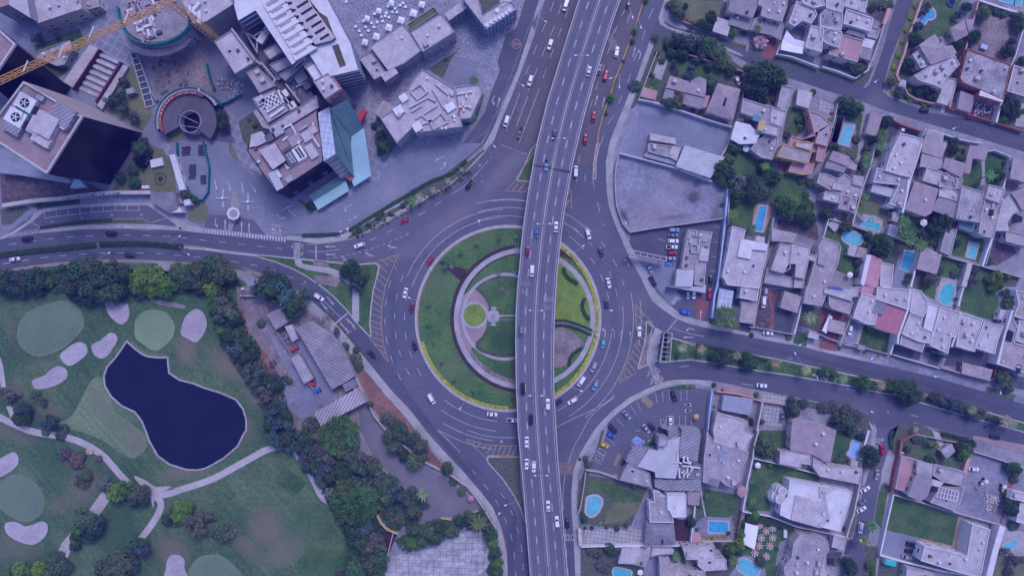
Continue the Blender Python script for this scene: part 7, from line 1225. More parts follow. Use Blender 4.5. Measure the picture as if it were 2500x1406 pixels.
# ==== GARDEN WALLS, POOLS, FENCES
def gwall(s,h=2.4,m='wallC',w=0.28,label='',closed=False,name='garden_wall',short=None,z=None):
 p=P(s);zz=h if z is None else z
 pts=[W(x,y,zz)for x,y in p]
 mb=MB().path([(q.x,q.y)for q in pts],w,0,h,closed)
 o=mb.build(name,M[m]);tag(o,label,'wall','garden walls between the plots')
 if short:LAND.append((p[len(p)//2][0],p[len(p)//2][1],short))
 return o
for s,h,m,w,lb in(('a3 530,480 840,570 1090,655 1340,720',2.5,'wallP',.3,'dusty pink wall along the tree shaded villa on the north street'),('a3 1340,715 1255,970',2.5,'wallC',.3,'pale wall right of the planted villa court'),('a3 420,510 240,975',2.4,'wallC',.3,'pale wall between avenue planting and villa garden'),('a3 240,975 330,990 480,1030 640,1080 900,1170 1165,1250',2.6,'wallW',.45,'white wall above the grey vacant lot'),('a3 1165,1250 b3 1120,10 1050,130',2.6,'wallC',.6,'pale wall at the right side of the grey vacant lot'),('b3 50,95 300,160 600,240 960,372',2.6,'wallW',.4,'white patched wall between the two vacant lots'),('b3 50,100 15,230 5,380 20,600 80,780 155,872',2.2,'wallC',.3,'curved boundary wall of the lower vacant lot'),('b3 155,872 400,830 700,790 1065,738',2.6,'wallC',.3,'slanting wall between vacant lot and fast food car park'),('b3 1115,455 1090,740 1050,1100 1010,1406 c3 985,80 960,310',3.0,'wallBl',.7,'long pale blue wall right of the fast food car park'),('b3 1130,480 1115,800',2.6,'wallW',.3,'white wall left of the blue pool lawn'),('b3 1565,730 1510,1000 1480,1200 1440,1406 c3 1425,100 1370,370',2.5,'wallC',.3,'long thin wall right of the cracked roof house'),('c3 1420,0 1365,400 1330,395',2.4,'wallC',.3,'thin wall left of the pebble garden'),('c3 1370,395 1530,425 1710,460 1770,465',2.2,'wallC',.3,'front wall of the pebble garden and slate drive'),('c3 1845,110 1810,300 1765,465',3.2,'wallW',.55,'white wall right of the slate drive'),('c4 0,460 100,510 210,545',2.4,'wallC',.3,'white front wall of the red brick court'),('c4 395,95 340,270 300,330 210,545',3.4,'wallC',.4,'party wall between red brick court and car drive'),('c4 250,570 370,590 450,600 700,665',2.2,'wallC',.3,'front wall of the stepping stone garden'),('c4 755,480 700,665',3.6,'wallW',.6,'white side wall of the stepping stone lawn'),('c4 725,665 960,735 1190,800',2.3,'wallW',.35,'front wall below the dark courts of the boulevard'),('c4 1200,790 1400,850 1670,920',2.6,'wallC',.4,'front wall of the long carport'),('c4 1750,760 1710,900 1670,925',2.6,'wallB',.35,'short brick red wall beside the pale spreading tree'),('c4 895,20 870,230 780,480 770,560',6.6,'wallW',.8,'tall white party wall right of the rose red roof'),('c4 1385,245 1340,480 1300,590',6.4,'wallW',.7,'tall white party wall left of the twin roofs'),('c4 1900,230 1820,480 1750,760',6.4,'wallW',.8,'tall white party wall left of the light well house'),('c4 1420,0 1385,110 1370,190',2.6,'wallW',.6,'white wall right of the kidney pool'),('b4 560,0 500,240 430,430 330,790',4.4,'wallC',.5,'long slim wall left of the shell pool lawn'),('b4 1005,0 960,150 890,360 830,640 820,680',6.4,'wallW',1.0,'tall white party wall in the middle of the east block'),('b4 820,680 790,900 750,935',3,'wallW',.5,'white wall left of the palm lawn'),('b4 95,740 320,800 530,880 770,930 985,1010 1210,1095 1480,1175 1620,1210 2009,1320',2.4,'wallC',.35,'very long back wall crossing the east block'),('b4 95,740 50,900 0,1010',2.6,'wallW',.4,'white wall left of the oval pool garden'),('b4 535,885 490,1090 450,1200 390,1406',2.6,'wallC',.35,'wall right of the oval pool garden'),('b4 1350,840 1320,960 1280,1095',2.6,'wallW',.4,'white wall left of the small rectangular pool'),('b4 1700,930 1650,1060 1605,1205',3.2,'wallW',.8,'thick white wall right of the small rectangular pool'),('b4 1800,540 1740,780 1700,930',5.0,'wallW',.6,'white side wall of the long speckled roof'),('b4 1880,165 1840,320 1790,510',3.0,'wallW',.7,'white wall right of the walled east lawn'),('b4 1660,80 1720,65 1890,135',2.6,'wallW',.35,'white bent wall above the walled east lawn'),('b4 980,1060 930,1300 900,1406',3,'wallW',.7,'white wall left of the square cottage'),('b4 1480,1180 1420,1406',3.2,'wallC',2.2,'broad pale wall strip beside the kidney pool'),('b4 1640,1190 1700,950',2.4,'wallC',.3,'thin wall left of the soil yard'),('a4 190,1000 130,1260',2.4,'wallC',.4,'wall left of the slatted pergola garden'),('a4 620,1130 720,1165 745,1175',2.4,'wallW',.35,'short white wall beside the brown garage'),('a4 735,1180 800,1215 1010,1290',2.8,'wallB',.5,'brick red wall above the walled court with a white car'),('a4 1050,1270 1010,1406',4,'wallW',.7,'white wall right of the walled court'),('a4 1080,1275 1240,1320 1380,1370 1600,1406',2.4,'wallW',.4,'white street wall below the northeast street'),('a4 1010,0 960,150 890,330 840,520 760,740',2.5,'wallP',.8,'pink wall behind the row of ball shrubs'),('a4 760,740 790,800',2.5,'wallP',.5,'short pink wall next to the corner gatehouse'),('a4 845,870 880,930 960,975 1100,1010 1160,1020',2.5,'wallP',.5,'curving pink wall of the round pool villa'),('a4 1570,0 1500,260 1450,450 1410,600 1350,800 1280,1050',2.8,'wallP',.6,'long pink wall right of the round pool villa'),('a4 1270,1060 1450,1120 1720,1200 2009,1290',2.2,'wallB',.35,'brick street wall below the rubble yard'),('a4 2009,270 1930,540 1890,640',2.4,'wallW',.4,'white wall at the right edge above the dry yard'),('a4 1870,690 1790,1000 1740,1200',3.4,'wallW',.8,'tall white wall right of the rubble yard'),('a4 1575,5 1800,80 2009,140',2.4,'wallW',.8,'white wall under the top right corner pool'),('a4 690,85 640,240',2.4,'wallP',1.6,'broad pink wall beside the mauve court'),('a4 35,655 180,700 360,770 480,690 500,620',2.3,'wallW',.5,'white angled wall around the corner garden'),('a4 640,240 590,400 500,640',2.3,'wallC',.4,'pale wall beside the cross street'),('a3 1640,420 1590,540',3,'wallW',.4,'white wall left of the shade sail'),('a3 1590,530 1750,560 2009,660',2.6,'wallW',.5,'white front wall below the shade sail'),('a3 540,10 620,180 800,270 960,320 1120,380',1.6,'wallC',.25,'low hedge side wall of the front garden beside the reflecting pool'),('c3 1000,1025 1200,1050 1360,1085',2.5,'wallP',.5,'pink wall above the bluish carport'),('c3 1360,1100 1470,1125 1700,1160',2.5,'wallP',.5,'pink wall above the gridded court'),('c3 960,1030 940,1180 920,1406',3.2,'wallBl',.5,'pale blue wall right of the restaurant car park'),('c3 1455,1130 1430,1260 1400,1406 d3 1390,0 1350,150 1335,270',3.2,'wallC',.6,'tall wall left of the gridded parking court'),('d3 1335,270 1290,480 1240,785',3.2,'wallW',.5,'white wall left of the toy strewn lawn'),('d3 1340,270 1580,325 1975,425 d4 385,510',2.4,'wallW',.4,'white wall above the toy strewn lawn'),('d3 1240,785 1500,830 1760,930 d4 0,975 270,1035',2.4,'wallW',.4,'white wall between the rounded bay house and the party lawn'),('d4 395,515 340,790 265,1035',3,'wallC',.6,'wall between the rounded bay house and the southeast street'),('d3 835,560 850,700 880,835',.5,'roofC',.6,'low zigzag kerb left of the walled lawn'),('d3 1260,640 1200,960 1190,1080',2.4,'wallB',.35,'brick red wall right of the rectangular pool'),('d3 840,1072 1190,1072',2.2,'wallC',.3,'cream wall below the ball shrub bed'),('d3 0,1120 300,1110 650,1112 750,1095',2.8,'wallW',.8,'broad white wall crossing the southern plots'),('d3 780,720 760,900 740,1080',3,'wallW',.5,'white wall left of the rectangular pool'),('d2 1700,400 1680,560 1650,740 1630,800',2.4,'wallC',.3,'wall left of the teardrop pool garden'),('d2 1700,385 1830,405 1975,455 d3 50,480 300,550 370,570',2.6,'wallC',.3,'wall below the restaurant car park'),('d2 1640,960 1650,1115',2.6,'wallC',1.6,'gate wall beside the pergola court'),('d2 1650,1125 1975,1115',2.6,'wallW',.5,'white wall below the pergola court'),('d4 800,100 780,240 740,400 705,600',2.6,'wallB',.8,'brick red wall of the southeast corner house'),('d4 800,105 930,40',2.6,'wallB',.5,'slanting brick wall of the southeast corner garden'),('d4 930,40 1150,85 1440,140',1.8,'wallC',.25,'thin wall behind the corner garden path'),('d4 715,620 1000,700 1340,800 1770,920',2.4,'wallC',.4,'long wall between the big lawn and rose terrace house'),('d4 720,620 690,750 640,970 590,1200',2.6,'wallW',.6,'white wall left of the big lawn'),('d4 590,1205 800,1265 1200,1360 1500,1406',2.6,'wallW',.7,'long white wall below the walled car court'),('d4 1770,925 1700,1160 1640,1406',5.0,'wallW',2.6,'very thick white wall right of the L shaped house'),('d4 1485,205 1640,250 1850,320 1975,360',2.2,'wallC',.4,'pale wall along the lower east boulevard corner'),('d4 1455,220 1400,440',2.4,'wallP',1.6,'broad pink wall left of the construction lot'),('d4 1400,540 1330,790',2.4,'wallC',.3,'thin wall left of the gravel heap'),('d4 0,440 200,480 380,515',2.4,'wallC',.4,'wall under the solar panel annex'),('d4 140,0 95,320',2.6,'wallP',.5,'pinkish wall left of the sail pool garden'),('d4 480,0 440,140 405,350',2.6,'wallW',.8,'white wall right of the sail pool garden'),('c1 1155,365 1270,500 1350,640 1420,750 1480,900 1560,1070 1600,1140 1660,1270 1770,1406 d2 70,260 180,330 400,440 560,550 690,720',2.4,'wallC',.3,'long cracked boundary wall between the red verge and yards'),('d2 690,720 780,870 830,950',2.4,'wallC',.3,'short boundary wall left of the overpass ramp'),('d2 300,850 420,870 600,800 700,760',1.8,'wallY',.3,'yellow wall among the trees below the grey yard'),('c1 600,200 680,400 830,640 960,850 1060,1000 1130,1165',2.2,'wallG',.3,'dark wall along the maintenance yard containers'),('c1 310,0 420,230 560,480 640,700 790,960',1.2,'wallG',.25,'dark drainage wall along the dirt yard'),('c1 340,90 500,92',2.2,'wallC',.3,'short pale wall at the top of the dirt yard'),('d1 1660,820 1700,900 1760,960 1860,1000',2.4,'wallY',.6,'ochre curved wall beside the brown court'),('d1 1815,990 1780,1130 1750,1240',2.2,'wallC',.3,'pale wall right of the brown court'),('b0 20,610 300,565 600,540 860,505 1100,483 1475,480',3.2,'wallC',1.6,'broad grey lettered wall of the university'),):
 gwall(s,h,m,w,lb)
wl=hs('lettered wall');M['letter']=mat('bronze_letters',(0.05,0.05,0.07),noise=0.1)
txt='UNIVERSIDAD DE LIMA';pa=[W(*tp('b0',x,y),3.2)for x,y in((625,552),(860,516),(1190,494))]
pts=resample([Vector((q.x,q.y))for q in pa],0.2)
for i,ch in enumerate(txt):
 if ch==' ':continue
 k=int((i+.5)/len(txt)*(len(pts)-2));a,b=pts[k],pts[k+1];dd=b-a
 o=letters(ch,a,math.degrees(math.atan2(dd.y,dd.x)),2.3,M['letter'],3.23,'letter',kind='thing');o.parent=wl
M['pool']=mat('pool_water',(0.13,0.42,0.49),rough=0.1,noise=0.12,scale=0.35,fine=0.12,fscale=1.2)
M['poolb']=mat('pool_water_blue',(0.055,0.31,0.49),rough=0.1,noise=0.15,scale=0.3,fine=0.15,fscale=1.0)
M['poolt']=mat('pool_water_teal',(0.08,0.40,0.45),rough=0.1,noise=0.12,scale=0.35,fine=0.12)
M['poolp']=mat('pool_water_pale',(0.25,0.42,0.66),rough=0.1,noise=0.12,scale=0.35,fine=0.12)
M['coping']=mat('pool_coping',(0.42,0.38,0.38),noise=0.1,scale=0.5)
def pool(s,m,lb,short,smooth=False,w=.55):
 p=ccw(PW(s,0,smooth));c=centroid(p)
 e=thing('swimming_pool',(c.x,c.y,0),lb,'swimming pool','swimming pools in the gardens')
 land(s,short)
 MB().poly([(q.x,q.y)for q in p],.09).build('water',M[m],e)
 MB().ring([(q.x,q.y)for q in inset(p,-w)],[(q.x,q.y)for q in p],0.0,.16).build('coping',M['coping'],e)
 return e
pool('a4 1010,115 1045,88 1090,85 1125,115 1132,155 1115,185 1080,192 1055,190 1035,235 1000,215 965,205 1000,180 1015,160','poolb','bright blue keyhole shaped pool in the northeast corner garden','the keyhole pool',True,.7)
pool('a4 1740,-30 1920,-30 1905,45 1770,10','poolt','turquoise pool cut by the top edge, larger left one','the top edge pool')
pool('a4 1930,-30 1990,-30 1970,60 1915,45','poolt','narrow turquoise pool at the top right corner','the top corner pool')
pool('a4 250,1225 338,1240 290,1406 b4 285,28 200,5 a4 195,1400','pool','long turquoise pool beside the slatted pergola','the long turquoise pool')
pool('b3 1425,615 1495,620 1450,865 1362,850','poolb','long blue lap pool between terracotta decks','the terracotta deck pool')
pool('b4 415,760 480,765 505,778 600,785 578,865 400,808','poolt','teal angular pool with a round spa','the spa pool')
pool('b4 485,735 505,722 530,735 532,762 510,775 488,762','poolt','small round spa basin above the teal angular pool','the spa basin',True,.3)
pool('b4 225,925 255,875 330,865 400,900 425,950 390,990 320,995 255,965','pool','oval blue pool with pale rim in the middle block','the oval pool',True)
pool('b4 842,1055 935,1072 880,1255 795,1225','poolb','rectangular deep blue pool beside the long wooden bench','the deep blue pool')
pool('b4 1480,990 1558,1003 1522,1130 1450,1110','pool','small rectangular blue pool with a wide pale deck','the small rectangular pool')
pool('b4 1235,1385 1290,1375 c4 1325,20 1310,120 1265,180 1200,160 1172,100 1200,20','poolt','rounded rectangular turquoise pool by the kidney lawn','the rounded turquoise pool',True)
pool('d2 1710,700 1720,650 1790,632 1845,660 1845,720 1800,800 1750,825 1705,790','pool','teardrop blue pool in a round paved terrace','the teardrop pool',True,.8)
pool('d3 912,875 1097,882 1095,960 1070,985 908,980','poolb','rectangular blue pool with a small round step','the rectangular pool')
pool('d3 1200,1250 1240,1235 1300,1250 1350,1300 1395,1320 1390,1380 1340,1406 1270,1395 1190,1330','pool','free form blue pool below the party tables','the free form pool',True)
pool('d3 -10,1340 30,1325 100,1340 160,1360 150,1406 80,1420 0,1406','poolt','teal pool cut by the bottom edge','the bottom edge pool',True)
pool('d4 310,115 340,100 372,112 392,120 390,180 375,230 350,270 290,245 270,225 300,180','poolp','pale blue sail shaped pool in the southeast garden','the sail shaped pool',True)
pool('d4 1770,1108 1890,1045 1922,1100 1800,1172','pool','slanting rectangular pool at the lower right edge','the slanting pool')
tr=thing('trampoline',W(*tp('a4',1290,30)),'round blue trampoline on the northeast corner lawn','trampoline')
c=W(*tp('a4',1290,30));MB().ring([(c.x+1.9*math.cos(R(q)),c.y+1.9*math.sin(R(q)))for q in range(0,360,15)],[(c.x+1.5*math.cos(R(q)),c.y+1.5*math.sin(R(q)))for q in range(0,360,15)],.7,.82).build('safety_pad',M['bluep'],tr)
MB().cyl((c.x,c.y,.72),1.5,.03,24).build('jumping_mat',M['dark'],tr)
for q in range(0,360,60):MB().tube((c.x+1.7*math.cos(R(q)),c.y+1.7*math.sin(R(q)),0),(c.x+1.7*math.cos(R(q)),c.y+1.7*math.sin(R(q)),.7),.05).build('leg',M['metal'],tr)
land('a4 1290,30','the trampoline')
# ==== CAMPUS, MALL, TOWERS
M['black']=mat('black_glass',(0.006,0.006,0.012),rough=0.25,noise=0.2,scale=0.1,spec=0.2)
M['tan']=pattern(mat('tan_cladding',(0.36,0.31,0.29),noise=0.08,scale=0.1),'wall',1.5,0,0.85,0.3)
M['teal']=pattern(mat('teal_glass',(0.10,0.19,0.20),rough=0.25,noise=0.15,scale=0.1),'ribs',1.0,30,0.8,0.25)
M['cyan']=mat('cyan_canopy',(0.30,0.49,0.50),rough=0.4,noise=0.08,scale=0.1,fine=0.05)
M['louvre']=pattern(mat('louvre_facade',(0.09,0.10,0.13),noise=0.1,scale=0.2),'wall',3.6,0,4.6,0.35)
M['glazed']=pattern(pattern(mat('glazed_facade',(0.08,0.12,0.16),rough=0.3,noise=0.15,scale=0.3),'ribs',1.5,0,3.2,0.18),'wall',3.2,0,2.5,0.14)
M['darkroof']=mat('mech_deck',(0.12,0.10,0.12),noise=0.2,scale=0.2);M['pinkroof']=mat('terrace_rose',(0.27,0.20,0.205),noise=0.14,scale=0.15)
M['redp']=mat('red_enamel',(0.50,0.05,0.06),noise=0.08);M['orangeband']=mat('orange_band',(0.33,0.09,0.07),noise=0.08)
M['whitepaint']=mat('white_enamel',(0.7,0.7,0.72),noise=0.05);M['crane']=mat('crane_yellow',(0.58,0.31,0.08),noise=0.08,scale=1)
M['greennet']=mat('green_netting',(0.02,0.17,0.16),noise=0.15,scale=0.5);M['slab']=mat('site_slab',(0.25,0.225,0.235),noise=0.18,scale=0.25,fine=0.25)
GC='buildings of the university and mall'
def bld(label,short,vols,wm='wallG',name='campus_building',cat='building',g=GC):return house(label,short,vols,wm,name,cat,g)
def tower(label,short,roof,base,z,fm,rm='pinkroof'):
 pr,pb=PW(roof,z),PW(base)
 if area2(pr)<0:pr,pb=pr[::-1],pb[::-1];fm=[fm[(len(fm)-2-i)%len(fm)]for i in range(len(fm))]
 e=thing('office_tower',(centroid(pb).x,centroid(pb).y,0),label,'tower',GC);land(roof,short)
 for i in range(len(pr)):
  j=(i+1)%len(pr)
  MB().face([(pr[i].x,pr[i].y,z),(pb[i].x,pb[i].y,0),(pb[j].x,pb[j].y,0),(pr[j].x,pr[j].y,z)]).build('facade',M[fm[i]],e)
 q=[(v.x,v.y)for v in pr]
 r=MB().poly(q,z-.6).build('roof',M[rm],e)
 MB().ring(q,[(v.x,v.y)for v in inset(q,.7)],z-.7,z+.3).build('parapet',M['wallC'],r)
 return e
t1=tower('tall black glass office tower with two big roof fans','the roof fan tower','f 58,199 203,285 115,425 -38,326','f 205,249 348,325 269,451 128,372',40,['tan','black','black','black'])
t2=tower('black glass tower behind the crane jib at the left edge','the left edge tower','f -60,20 39,109 -25,205 -150,130','f 60,120 172,216 105,310 -10,230',42,['black','black','black','black'])
def tb(e,t,x,y,w,d,h,z,m,a=0,name='roof_unit'):
 c=W(*tp(t,x,y),z+h);return MB().box((c.x,c.y,z),(w,d,h),R(-a)).build(name,M[m],e)
for x,y in((240,1010),(150,1150)):
 b=tb(t1,'a0',x,y,7.2,5.8,2.2,39.6,'tankw',30,'cooling_tower');c=W(*tp('a0',x,y),42)
 f=MB().cyl((c.x,c.y,41.9),1.75,.15,24).build('fan_well',M['dark'],b)
 q=MB()
 for k in range(5):q.box((c.x+math.cos(k*1.257)*.8,c.y+math.sin(k*1.257)*.8,42.08),(1.4,.38,.08),k*1.257)
 q.build('fan_blade',M['wallW'],f)
for x,y,w,d,h,a,m in((430,1220,9,9,3,-62,'roofC'),(340,1230,7,5,2.4,-62,'roofC'),(600,1130,9,8,2.4,30,'ribG'),(110,1250,7.5,4.5,2.2,30,'ribG'),(400,1370,8,4,2,30,'roofC'),(330,1080,3.4,3.4,1.6,30,'dark'),(230,1220,3.4,3.4,1.6,30,'dark'),(640,1200,2,6,2.2,30,'wallW'),(390,960,3,2,1.5,30,'metal'),(570,1080,5,1.5,1.2,40,'tankw')):
 tb(t1,'a0',x,y,w*.95,d*.95,h,39.5,m,a)
for a,b in(((150,1040),(330,1150)),((330,1150),(250,1300)),((250,1300),(290,1320)),((240,1080),(200,1180))):
 p,q=W(*tp('a0',*a),42),W(*tp('a0',*b),42);MB().tube((p.x,p.y,41.6),(q.x,q.y,41.6),.3,6).build('green_pipe',M['greennet'],t1)
bld('low white folded canopy along the foot of the black tower','the folded canopy',[('b0 0,60 45,50 460,300 670,350 660,385 120,300 0,290',4,'blueroof','n',0)],'wallW','folded_canopy','canopy')
bld('small bright triangular canopy at the mauve garden','the triangular canopy',[('b0 735,355 800,365 842,428 693,440',3,'cyan','n',0)],'wallW','canopy','canopy')
bld('dark triangular shade sail on the tower lawn','the dark shade sail',[('b0 1300,150 1465,125 1390,243',3.2,'black','n',0)],'black','shade_sail','shade sail')
bld('pale grey building with a ribbed roof in the top left corner','the ribbed corner roof',[('a0 85,-60 255,-60 300,180 90,52',14,'ribW','n',0),('a0 -60,-60 82,-60 88,50 -60,95',14,'redroof','n',0)],'wallG')
bld('wide beige flat roof with a peeling left edge at the top','the peeling beige roof',[('a0 280,-60 795,-60 808,92 365,240',9,'roofC','f',3)],'wallC')
bld('small beige roof block beside the peeling roof',None,[('a0 818,-40 950,-40 983,70 880,98 825,60',5,'roofB','f',1)],'wallC')
bld('sunken garden pavilion with angular concrete rooms','the sunken pavilion',[('a0 385,505 455,480 600,430 690,400 708,500 640,640 560,655 440,600 350,560',3.5,'roofA','f',5),('a0 600,440 688,405 705,490 640,520',5,'roofC','n',0)])
sc_=bld('stepped plaza block between two long red flower planters','the stepped plaza',[('a0 880,440 970,480 720,870 625,800',1.6,'roofC','n',0),('a0 1180,615 1260,660 1000,1080 930,1010',1.6,'roofC','n',0)],'wallG','plaza_steps','steps')
for i in range(7):
 u=i/6;x,y=1055-130*u-60*u,570+330*u;tb(sc_,'a0',x,y,10.2,1.5,1.2-i*.14,.03,'roofC',24,'step');
for s,lb in(('a0 965,478 975,490 722,872 710,862','left long planter with red flowers on the stepped plaza'),('a0 1180,605 1195,615 942,1010 925,1000','right long planter with red flowers on the stepped plaza')):
 p=PW(s,3);q=[(v.x,v.y)for v in p];e=thing('planter',(q[0][0],q[0][1],0),lb,'planter');MB().prism(q,0,3).build('box',M['mulch'],e);MB().prism([(v.x,v.y)for v in inset(ccw(q),.15)],3,3.2).build('flowers',mat('red_flowers',(0.18,0.03,0.06),noise=0.5,scale=1.5),e)
def lattice(e,a,b,w,name,seg=3.0,r=.16):
 a,b=Vector(a),Vector(b);d=b-a;n=max(2,int(d.length/seg));d.normalize()
 u=d.cross(Vector((0,0,1)))if abs(d.z)<.9 else Vector((1,0,0));u.normalize();v=d.cross(u).normalized();mb=MB()
 cor=[u*w/2+v*w/2,-u*w/2+v*w/2,-u*w/2-v*w/2,u*w/2-v*w/2]
 for c in cor:mb.tube(a+c,b+c,r,4)
 for i in range(n):
  p,q=a.lerp(b,i/n),a.lerp(b,(i+1)/n)
  for k in range(4):mb.tube(p+cor[k],q+cor[(k+1)%4],r*.6,3)
 return mb.build(name,M['crane'],e)
top=W(416,2,50);cr=thing('tower_crane',(top.x,top.y,0),'yellow tower crane whose long jib crosses the top left corner','crane');land('f 414,0','the crane mast')
lattice(cr,(top.x,top.y,0),(top.x,top.y,50),2.4,'mast',3,.16)
far=W(-60,226,50);nr=W(470,-22,50);lattice(cr,(nr.x,nr.y,50),(far.x,far.y,50),1.7,'jib',2.4,.16)
MB().box((top.x+1.8,top.y+.6,48),(2,2,2.4)).build('cab',M['tankw'],cr);MB().box((nr.x,nr.y,48.6),(3,3,2.4)).build('counterweight',M['concrete'],cr)
for x,y in((255,655),(600,520),(900,320),(1240,180)):
 c=W(*tp('a0',x,y),50.5);MB().tube((c.x+1,c.y+2,51),(c.x-.6,c.y-2,51),.25,5).build('jib_lamp',M['tankw'],cr)
rb=bld('round building under construction with green netting and stacked materials','the round construction site',[('f 290,-40 296,40 310,75 335,96 370,105 405,100 440,84 458,66 462,-40',14,'slab','n',0)])
c0_=P('f 288,20 298,62 318,92 345,106 372,110 408,105 442,88 462,68')
q=[W(x,y,14.6)for x,y in catmull(c0_,False)];MB().path(q,.5,13,16).build('netting',M['greennet'],rb)
q=[W(x,y,8)for x,y in catmull(P('f 300,85 320,112 345,126 372,130 410,125 445,108 462,90'),False)];MB().path(q,2.6,7,8).build('terrace_ring',M['roofA'],rb)
for k in range(70):
 x,y=rnd.uniform(1240,1560),rnd.uniform(0,380)
 if x<1330 and y>200:continue
 a=rnd.choice((60,75,-20));tb(rb,'a0',x,y,rnd.uniform(1.2,4.2),rnd.uniform(.3,1.1),rnd.uniform(.3,1.4),14.1,rnd.choice(('tankw','tankw','blueroof','redroof','metal','roofC','wallB','tankd','roofB')),a,'stacked_material')
bld('white flat roof building with pipes right of the crane mast','the piped white roof',[('a0 1770,-60 2009,-60 a1 240,-60 285,50 20,220 a0 1900,240 1790,50',16,'roofC','f',3)],'wallG')
for x,y,w,d,a in((1920,60,1.6,4,40),(1900,130,3,1.6,40),(1950,170,1.5,5,0),(1860,90,1.2,3,0)):tb(hs('pipes right of the crane'),'a0',x,y,w,d,1.4,16,'tankw',a,'pipe')
sr=thing('spiral_ramp',W(460.4,296),'circular car ramp with an orange band reading BAJADA around a dark well','ramp');land('f 460,296','the spiral ramp')
def zsector(e,ri,ro,a0,a1,z0,z1,m,name,cx=460.4,cy=296,zz=None):
 mb=MB();n=40;zz=zz or z1
 O=[W(cx+ro*math.cos(R(a0+(a1-a0)*i/n)),cy+ro*math.sin(R(a0+(a1-a0)*i/n)),zz)for i in range(n+1)]
 I=[W(cx+ri*math.cos(R(a0+(a1-a0)*i/n)),cy+ri*math.sin(R(a0+(a1-a0)*i/n)),zz)for i in range(n+1)]
 for i in range(n):
  mb.face([(I[i].x,I[i].y,z1),(I[i+1].x,I[i+1].y,z1),(O[i+1].x,O[i+1].y,z1),(O[i].x,O[i].y,z1)])
  if z1-z0>.05:
   mb.face([(O[i].x,O[i].y,z1),(O[i+1].x,O[i+1].y,z1),(O[i+1].x,O[i+1].y,z0),(O[i].x,O[i].y,z0)]);mb.face([(I[i].x,I[i].y,z0),(I[i+1].x,I[i+1].y,z0),(I[i+1].x,I[i+1].y,z1),(I[i].x,I[i].y,z1)])
 return mb.build(name,m,e)
zsector(sr,27,68,150,400,0,4,M['asphalt_brown'],'ramp_deck');zsector(sr,67.5,71.8,158,300,4.0,5.4,M['orangeband'],'orange_band');zsector(sr,74,82,165,330,0,5.6,M['roofA'],'rim_walkway');zsector(sr,82,83.2,165,330,0,6.4,M['greennet'],'netting')
zsector(sr,25.8,27.5,0,360,0,4.6,M['roofA'],'well_rim',464,297);c=W(464,297,3);MB().cyl((c.x,c.y,.2),4.4,.1,32).build('well_floor',M['black'],sr)
for k in(0,1):MB().tube((c.x-4.4,c.y+3-5*k,4.2),(c.x+4,c.y-1-2*k,4.2),.13,5).build('well_beam',M['metal'],sr)
for i,ch in enumerate('BAJADA'):
 a=196+i*7.6;p=W(460.4+69.3*math.cos(R(a)),296+69.3*math.sin(R(a)),5.4);letters(ch,p,-(a-270),1.15,M['whitepaint'],5.43,'letter',parent=sr)
for a in(178,184,248,253,262,267,277,282):
 p=W(460.4+69.3*math.cos(R(a)),296+69.3*math.sin(R(a)),5.4);letters('<',p,-(a-270),1.3,M['whitepaint'],5.43,'chevron',parent=sr)
mw=[('a1 300,-60 290,60 330,208 500,106 858,640 915,590 1050,455 785,-5 770,-60',21,'roofW','n',0),('a1 790,-60 1005,-60 1050,60 1280,370 1235,402 1082,440 792,0',22,'roofC','n',0),('a1 1010,-60 1170,-60 1300,180 1430,430 1505,690 1250,748 1165,760 1000,490 1240,405 1282,365 1130,130 1055,40',20,'roofW','n',0)]
ml=bld('long white mall building with sawtooth skylights and a planted roof walk','the white mall roof',mw,'louvre')
for i in range(8):
 x,y=560+i*42-20*(i>6),30+i*68;q=[W(*tp('a1',x+dx,y+dy),23)for dx,dy in((-30,-30),(150,-95),(265,-45),(50,85))]
 a=[(v.x,v.y)for v in q];f=MB();f.face([(*a[0],21.2),(*a[3],22.1),(*a[2],22.1),(*a[1],21.2)]);f.face([(*a[0],21.2),(*a[3],21.2),(*a[3],22.1)]);f.face([(*a[3],21.2),(*a[2],21.2),(*a[2],22.1),(*a[3],22.1)]);f.face([(*a[1],21.2),(*a[2],22.1),(*a[2],21.2)])
 st=f.build('sawtooth_skylight',M['roofW'],ml);u=[Vector(a[0]).lerp(Vector(a[3]),.5),Vector(a[1]).lerp(Vector(a[2]),.35)];MB().path([u[0].lerp(u[1],.15),u[0].lerp(u[1],.75)],1.5,21.9,22.0).build('louvre_panel',M['roofB'],st)
for x,y,w in((835,35,3),(960,45,9),(870,103,3),(1000,112,9),(910,168,2),(1045,178,9),(955,232,2),(1095,240,8),(1000,300,2),(1130,305,8),(1045,363,2),(1175,365,7)):
 tb(ml,'a1',x,y,w*.6,1.1,.35,21.9,'dark',-32 if w>3 else 0,'roof_slot')
for s in('a1 1060,80 1200,172 1272,365 1235,388 1130,200','a1 1248,455 1308,432 1383,638 1325,662'):
 p=PW(s,20.5);MB().prism([(v.x,v.y)for v in p],19.9,20.5).build('roof_planter',mat('roof_planting',(0.04,0.075,0.02),col2=(0.16,0.07,0.08),scale=0.35,fine=0.4),ml)
